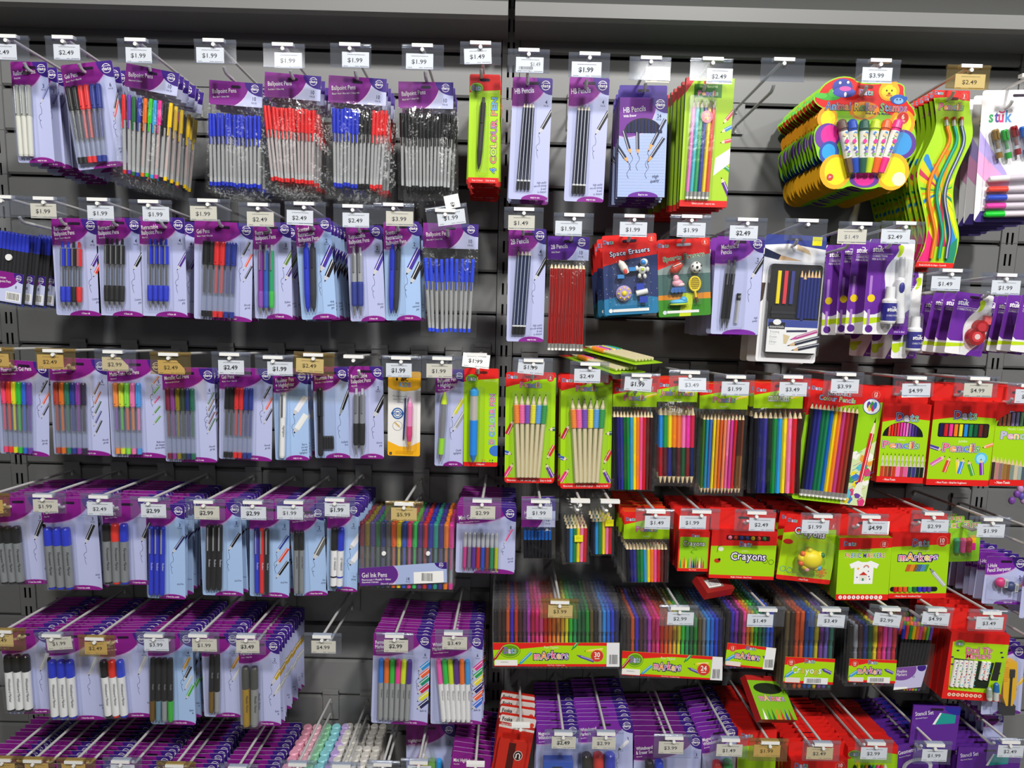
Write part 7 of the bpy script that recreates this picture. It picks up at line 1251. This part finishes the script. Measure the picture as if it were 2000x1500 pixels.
def art_dual(fr, mb, w, h, hw):
    mb.poly([(-hw, -h), (hw, -h), (hw, 0), (-hw, 0)], RED); mb.poly([(-hw + .012, -h + .022), (hw, -h + .018), (hw, -.022), (-hw + .006, -.022)], '#a8d818'); oval_logo(mb, -hw + .022, -.026, .011, .008, .016)
    for i, t in enumerate(('Dual Tip', 'Markers')): mb.logo(t, .002, -.045 - i * .0135, .0125, ['#c8203a'], '#f2e6ea', '#6a1030', w=.058 - i * .004, rot=.06, o1=.05, o2=.1)
    for i in range(8): mb.poly(ell(-hw + .016 + i * .0098, -h + .011, .0042, .0042, 12), '#f0d8c0'); mb.poly(ell(-hw + .016 + i * .0098, -h + .011, .002, .002, 6), '#c8602a')
    for x, z in ((-hw + .02, -.042), (hw - .014, -.041), (-hw + .01, -.058), (hw - .01, -.052), (-hw + .012, -.075), (hw - .012, -.09)): mb.poly(ell(x, z, .0035, .0022, 6), '#3a2a5a')
    mb.poly([(-hw + .014, -h + .03), (hw - .032, -h + .03), (hw - .026, -.066), (-hw + .014, -.060)], '#1f2a1c'); mb.poly([(hw - .028, -h + .05), (hw - .012, -h + .05), (hw - .010, -.064), (hw - .024, -.064)], '#2a2c2a')
fr, root, mb_ = zbox('e15', 'marker_box', 'marker box', E4, (1468, 100), (1868, 108), (1378, 548), .02, .04, 6, .025, art_dual, -.234)
for i in range(7):
    x = -fr.w / 2 + .019 + i * .0108 + (.008 if i > 4 else 0); t0 = -.064; t1 = -fr.h + (.032 if i < 5 else .052); r = put(root, 'dual_tip_marker', (x, -.0215, t0), (x - .002, -.0215, t1), [('marker', [([(.0, .0048), (t0 - t1, .0048)], M('#f0efea', .35))])]); pm = MB(); pm.ly = -.0267
    for j in range(9): pm.poly(ell(x + R.uniform(-.003, .003), t0 - (j + .6) * (t0 - t1) / 9.6, .0016, .0014, 6), R.choice(['#d83a3a', '#3a8ad8', '#2a2a2a', '#3aa04a', '#8a3aa0', '#4ac0d0']))
    pm.build('printed_pattern', r)
for dx, c, s in ((.008, '#9aa8a0', .034), (.022, '#2a6aa8', .046)): put(root, 'front_marker', (fr.w / 2 - .045 + dx + .002, -.030, -fr.h + .004 + s), (fr.w / 2 - .045 + dx + .008, -.030, -fr.h + .001), [('marker', [([(.018, .0058), (s - .005, .0058)], M('#c9cfc8', .35))]), ('cap', [([(0, .003), (.003, .0052), (.02, .0066)], M(c, .35))])])
fr, root = P('e16', 'cutter_card', 'cutter card', E4, (1735, 215), (2010, 215), (1715, 682), -.232); w, h = fr.w, fr.h; L_ = lambda x, y: fr.loc(*zp(E4, (x, y)))
mb = dats(w, h, ['Cutter'], '', '', 'easy to use', (), [(.03, -.1, .9, .03, .008, '#e8b81c')], pur='#6a2090', ry=.03); card = mb.build('card', root)
a, b = L_(1880, 290), L_(1862, 655); Lq = a[1] - b[1]; mb = MB(); mb.prism(smooth([(a[0] - .012, a[1] - .004), (a[0] + .010, a[1]), (a[0] + .014, a[1] - .012), (b[0] + .013, b[1] + .02), (b[0] - .015, b[1] + .02), (a[0] - .017, a[1] - .02)])[::-1], -.018, -.003, '#f0b814'); o = mb.build('cutter', root); mb = MB(); mb.prism([(b[0] - .015, b[1] - .002), (b[0] + .013, b[1] - .002), (b[0] + .013, b[1] + .021), (b[0] - .015, b[1] + .021)], -.0185, -.003, '#2a2a2e'); mb.build('black_end', o); mb = MB(); mb.box(a[0] - .001, a[0] + .004, -.0195, -.016, b[1] + .022, a[1] - .03, '#1f1f22'); mb.box(a[0] - .003, a[0] + .007, -.022, -.017, a[1] - .038, a[1] - .02, '#2a2a2e'); mb.build('slider', o); mb = MB()
for i in range(9): mb.box(a[0] - .0165, a[0] - .006, -.0188, -.0175, a[1] - .016 - i * .004, a[1] - .0145 - i * .004, '#d89c10')
mb.build('grip_ribs', o)
blister(fr, root, .22, .78, .14, .97, .024); done(fr, root, 'e16', 9, .022, 0, card, dx=.004)
# loose red crayon box lying on the wires, and the tilted marker box lower down
def loose(name, lab, cat, px, py, Y, size, rot, front, side, art=None):
    p = at(px, py, Y); w, h, d = size; mb = carton(w, h, d, front, side)
    if art: art(mb, w, h)
    o = mb.build(name); o.location = p; o.rotation_euler = rot; tag(o, lab, cat)
def la(mb, w, h): mb.poly([(-w * .35, -h * .3), (w * .2, -h * .3), (w * .2, -h * .8), (-w * .35, -h * .8)], '#7a6a62'); barcode(mb, -w * .3, w * .1, -h * .7, -h * .4)
loose('crayon_box', 'small red box lying loose on the hooks, under the slim crayons', 'crayon box', 1378, 1132, -.2, (.075, .05, .022), (G(-62), 0, G(24)), '#8a1c1a', '#b81c1a', la)
def lb(mb, w, h): mb.poly([(-w / 2, -h), (w / 2, -h), (w / 2, -h * .12), (-w / 2, -h * .12)], '#7ab01c'); mb.poly(ell(0, -h * .3, w * .4, h * .13), '#1c2414'); mb.logo('mArkers', 0, -h * .58, .013, ['#e0457a', '#e8a02a', '#8a4fb0', '#d8302a'], '#f0e8e8', '#2c1752', w=w * .7); [mb.poly([(-w * .4 + i * w * .12, -h), (-w * .32 + i * w * .12, -h), (-w * .36 + i * w * .12, -h * .75)], c) for i, c in enumerate(('#e8e8e0', '#3a8a3a', '#2a6a2a', '#e8702a', '#c8302a', '#3a3a9a', '#8a2a2a'))]
loose('marker_box', 'lime and red marker box tipped over on the bottom hooks', 'marker box', 1480, 1326, -.2, (.11, .098, .018), (G(-50), G(14), G(24)), '#a8201c', '#a01a18', lb)
# ---- bottom row, fronts partly below the photo
def deep(key, TL, TR, BL, Z=(1, 0, 0), title=('Markers',), n=13, step=.019, Y=-.238, name='marker_card', q=None, specs=None, mk=None, pk='6', art=(), **k):
    fr, root = P(key, name, 'stationery card', Z, TL, TR, BL, Y); card = dats(fr.w, fr.h, list(title), 'Assorted', pk, '1.5mm line width', (), list(art), **k).build('card', root)
    if q: r = row(fr, root, 'marker', q, specs, mk); bl(fr, root, q, 2 * r + .003)
    done(fr, root, key, n, step, 0, card); return fr, root
PM = lambda s, L, r: marker(L, r, s, GR, .3, None)
deep('f0', (-45, 1490), (48, 1488), (-35, 1660), title=('Jumbo', 'Markers')); deep('f1', (58, 1492), (140, 1490), (60, 1660), title=('Paint', 'Markers')); deep('f2', (142, 1494), (224, 1492), (146, 1660), title=('Paint Marker',)); deep('f3', (228, 1494), (318, 1492), (232, 1660), title=('Paint Markers',)); deep('f4', (322, 1500), (418, 1498), (326, 1660), title=('Paint Marker',)); deep('f5', (432, 1502), (540, 1502), (438, 1660), title=('Highlighters',))
for key, x0, x1, cols, nm in (('f6', 548, 652, ['#e8a0b8', '#e8b0c0', '#9ad8b0', '#8ad0d8', '#b8a0d8'], 'pastel_marker_pack'), ('f7', 640, 730, ['#d8d6d0', '#cfccc4', '#dedcd6', '#d4d0ca', '#c9c6be'], 'pale_marker_pack')):
    fr, root = P(key, nm, 'marker pack', (1, 0, 0), (x0, 1500), (x1, 1500), (x0 + 4, 1640), -.238); w, h = fr.w, fr.h; N = len(cols)
    for i, c in enumerate(cols): x = (-.5 + (i + .5) / N) * w; mb = MB(); r = w / N / 2 * .95; mb.lathe((x, -.010, 0), (x, -.010, -h), [(0, r * .8), (.003, r), (.05, r)], M(c, .4), 12); o = mb.build('cap', root); mb = MB(); mb.lathe((x, -.010, -.05), (x, -.010, -h), [(0, r * .9), (h - .05, r * .85)], '#e4e2de', 10); mb.build('barrel', root)
    mb = MB(); mb.box(-w / 2, w / 2, -.0215, -.0212, -h, -.06, '#c8b8d8'); mb.build('printed_band', root); done(fr, root, key, 9, .0245, 9, None)
fr, root = P('f9', 'highlighter_card', 'stationery card', E2, (1235, 975), (1585, 980), (1235, 1420), -.13); card = dats(fr.w, fr.h, ['Highlighters'], 'Fluorescent colours', '5', '', (), [], tz=-.05).build('card', root)
row(fr, root, 'highlighter', (1300, 1500, 1215, 1300, 1500, 1420), ['#f03a6a', '#f0e01c', '#8ae02a', '#2a9ae0'], lambda s, L, r: marker(L, r, s, s, .35)); done(fr, root, 'f9', 3, .03, 0, card)
deep('f10', (1578, 1150), (1945, 1240), (1560, 1600), E2, ('Mini Highlighters',), 12, .02, name='highlighter_card')
fr, root = P('f11', 'board_magnet_pack', 'magnet pack', E3, (78, 515), (330, 600), (95, 1150), -.242); w, h = fr.w, fr.h; hw = w / 2
mb = base(w, h, '#c8281c', .004, .010); mb.poly([(-hw, 0), (hw, 0), (hw, -.034), (-hw, -.03)], '#d8d2cc'); mb.text('Foska', -hw + .005, -.014, .0085, K, off=.03, rot=.02); mb.poly([(-hw, -.017), (hw, -.021), (hw, -.028), (-hw, -.024)], '#b82a20'); mb.text('Magnetic Board', -hw + .005, -.0235, .004, W); mb.poly(ell(hw - .008, -.016, .005, .005), '#d8402a'); card = mb.build('pack', root)
mb = MB(); mb.prism(rrect(-hw + .006, hw - .012, -h + .01, -.05, .006), -.024, -.010, '#c22a1c'); mb.ly = -.024; mb.poly([(-.012, -h), (.004, -h), (.004, -.056), (-.012, -.056)], '#4a1410'); mb.poly(ell(.012, -.085, .010, .012), '#e8dcd8'); mb.poly(ell(.012, -.085, .0088, .0108), '#2a1412'); strip(mb, [(.008, -.092), (.008, -.082), (.012, -.079), (.016, -.082), (.016, -.092)], .0028, '#e8dcd8'); mb.build('red_case', root); done(fr, root, 'f11', 3, .035, 0, card)
fr, root = deep('f12', (338, 630), (655, 640), (345, 1150), E3, ('Magnetic', 'Whiteboard Eraser'), 13, .019, name='board_eraser_card', pk='', pur='#7a2aa0', ry=.05)
mb = MB(); a = fr.loc(*zp(E3, (388, 862))); b = fr.loc(*zp(E3, (605, 862))); mb.box(a[0], b[0], -.028, -.001, -fr.h, a[1], '#2a52b0'); o = mb.build('board_eraser', root); mb = MB(); mb.box(a[0] + .02, b[0] - .024, -.0288, -.028, -fr.h, a[1] - .01, '#2a3038'); [mb.box(a[0], b[0], -.0284, -.028, a[1] - .004 - i * .004, a[1] - .003 - i * .004, '#3a66c8') for i in range(10)]; mb.build('felt_pattern', o); blister(fr, root, .1, .9, .4, .99, .03)
deep('f13', (648, 605), (1060, 600), (660, 1150), E3, ('Whiteboard', 'Markers'), 13, .019, name='board_marker_card', q=(665, 925, 822, 680, 925, 1150), specs=['#2a2a24', '#d8382a', '#3a44c0'], mk=lambda s, L, r: marker(L, r, s, '#9a9da3', .5), pk='3', pur='#7a2aa0', art=[(.028, -.076, .8, .035, .008, '#e8e8ea', K)], ry=.055)
fr, root = deep('f14', (1075, 705), (1580, 735), (1090, 1150), E3, ('Whiteboard', '& Eraser Set'), 11, .0225, name='whiteboard_set_card', q=(1140, 1285, 880, 1150, 1290, 1150), specs=['#1c1a1e', '#2a4ad8'], mk=PM, pk='3', pur='#6a1f7a', ry=.062, tz=-.036)
deep('f15', (1562, 690), (1838, 640), (1590, 1150), E3, ('Magnetic', 'Whiteboard'), 12, .02, name='magnet_button_card', q=(1640, 1800, 880, 1650, 1800, 1150), specs=['#d8302a', '#2a9a4a'], mk=lambda s, L, r: marker(L, r, s, s, .4), pk='', pur='#7a2aa0')
def anov(fr, mb, w, h, hw): redframe(mb, hw, h, .034, .01); dats_word(mb, -hw + .02, -.018, .010, .026); mb.text('Crayons', .012, -.03, .008, K, al='c', off=.02)
zbox('f16', 'crayon_box', 'crayon box', E4, (30, 765), (292, 770), (30, 1400), .014, .0, 11, .02, anov)
def a17(fr, mb, w, h, hw): redframe(mb, hw, h, .032, .01); dats_word(mb, -hw + .024, -.020, .0125, .03); disc_count(mb, hw - .016, -.018, '10', .0105)
zbox('f17', 'marker_box', 'marker box', E4, (385, 962), (770, 962), (385, 1500), .017, .034, 12, .0185, a17)
def a18(fr, mb, w, h, hw): mb.poly([(-hw, 0), (-hw, -.03), (hw * .2, -.012), (hw, -.02), (hw, 0)], RED); oval_logo(mb, -hw + .016, -.018, .014, .009, .019); mb.text('M', -hw + .018, -.044, .012, '#e8d01c', off=.05)
fr, root, mb_ = zbox('f18', 'marker_box', 'marker box', E4, (772, 870), (1112, 880), (776, 1500), .017, .0, 12, .0185, a18)
for i, c in enumerate(['#2a2a20', '#e8e01c', '#3a9a3a', '#e8922a', '#1c2a6a', '#3ab04a', '#e83a8a', '#d8303a', '#e8e8d0']): x = -fr.w / 2 + .017 + i * .0086; mb = MB(); mb.lathe((x, -.019, -.044), (x, -.019, -.09), [(0, .002), (.006, .0042), (.045, .0042)], M(c, .35), 8); mb.build('marker', root)
def geo(key, TL, TR, BL, t1, n, step, name, Z=E4, jr=.02):
    fr, root = P(key, name, 'stationery pack', Z, TL, TR, BL, -.232); w, h = fr.w, fr.h; hw = w / 2; mb = base(w, h, '#5f2a94', .002, .004, side='#4a2080'); mb.poly(ell(hw - .005, .0, .032, .02), '#2a2a96'); mb.text(t1, -hw + .007, -.026, .0095, W, rot=.15, sq=.72, off=.004); mb.text('Assorted Shapes', -hw + .008, -.034, .0034, W, rot=.15); painted_slot(mb, -.008, .03)
    if 'Stencil' in t1: mb.poly([(0, -.045), (.045, -.040), (.045, -.020), (.012, -.016)], '#1f9a94'); mb.poly([(-.006, -.045), (.0, -.045), (.012, -.016), (.008, -.016)], W)
    else: mb.poly(ell(0, -.06, .035, .022, 24), '#cfd2d8'); mb.poly(ell(0, -.062, .026, .016, 24), '#5f2a94'); [strip(mb, [(.03 * math.cos(t), -.06 + .018 * math.sin(t)), (.034 * math.cos(t), -.06 + .0215 * math.sin(t))], .0006, INK) for t in [.2 + .14 * i for i in range(20)]]
    card = mb.build('pack', root); done(fr, root, key, n, step, 0, card, jr=jr)
geo('f19', (1110, 895), (1400, 850), (1110, 1500), 'Geometry Set', 13, .0185, 'geometry_set', jr=.05); geo('f20', (1548, 885), (1975, 925), (1535, 1500), 'Stencil Set', 13, .0185, 'stencil_set')
H['x3'] = 'dark purple stencil set hung far back, tilted above the stack'
geo('x3', (1240, 605), (1560, 640), (1225, 900), 'Stencil Set', 0, .02, 'stencil_set'); 
for key, x0, y0, x1, lab in (('x4', 1725, 690, 1860, 'purple scissors card at the far right of the bottom row'),):
    H[key] = lab; fr, root = P(key, 'scissors_card', 'scissors card', E4, (x0, y0), (x1, y0 + 4), (x0, y0 + 260), -.18); card = dats(fr.w, fr.h, ['Sm', ''], '', '', '', (), [], ry=.03, pur='#6a1f7a').build('card', root); done(fr, root, key, 4, .03, 0, card, dx=.004)
# ------------------------------------------------------------------ camera-independent finish
SC.view_settings.view_transform = 'Standard'; SC.view_settings.look = 'None'; SC.view_settings.gamma = 1.0; SC.view_settings.use_curve_mapping = False
SC.view_settings.exposure = 0.0
try:
    SC.cycles.transparent_max_bounces = 40; SC.cycles.max_bounces = 8; SC.cycles.caustics_reflective = False; SC.cycles.caustics_refractive = False
except Exception: pass
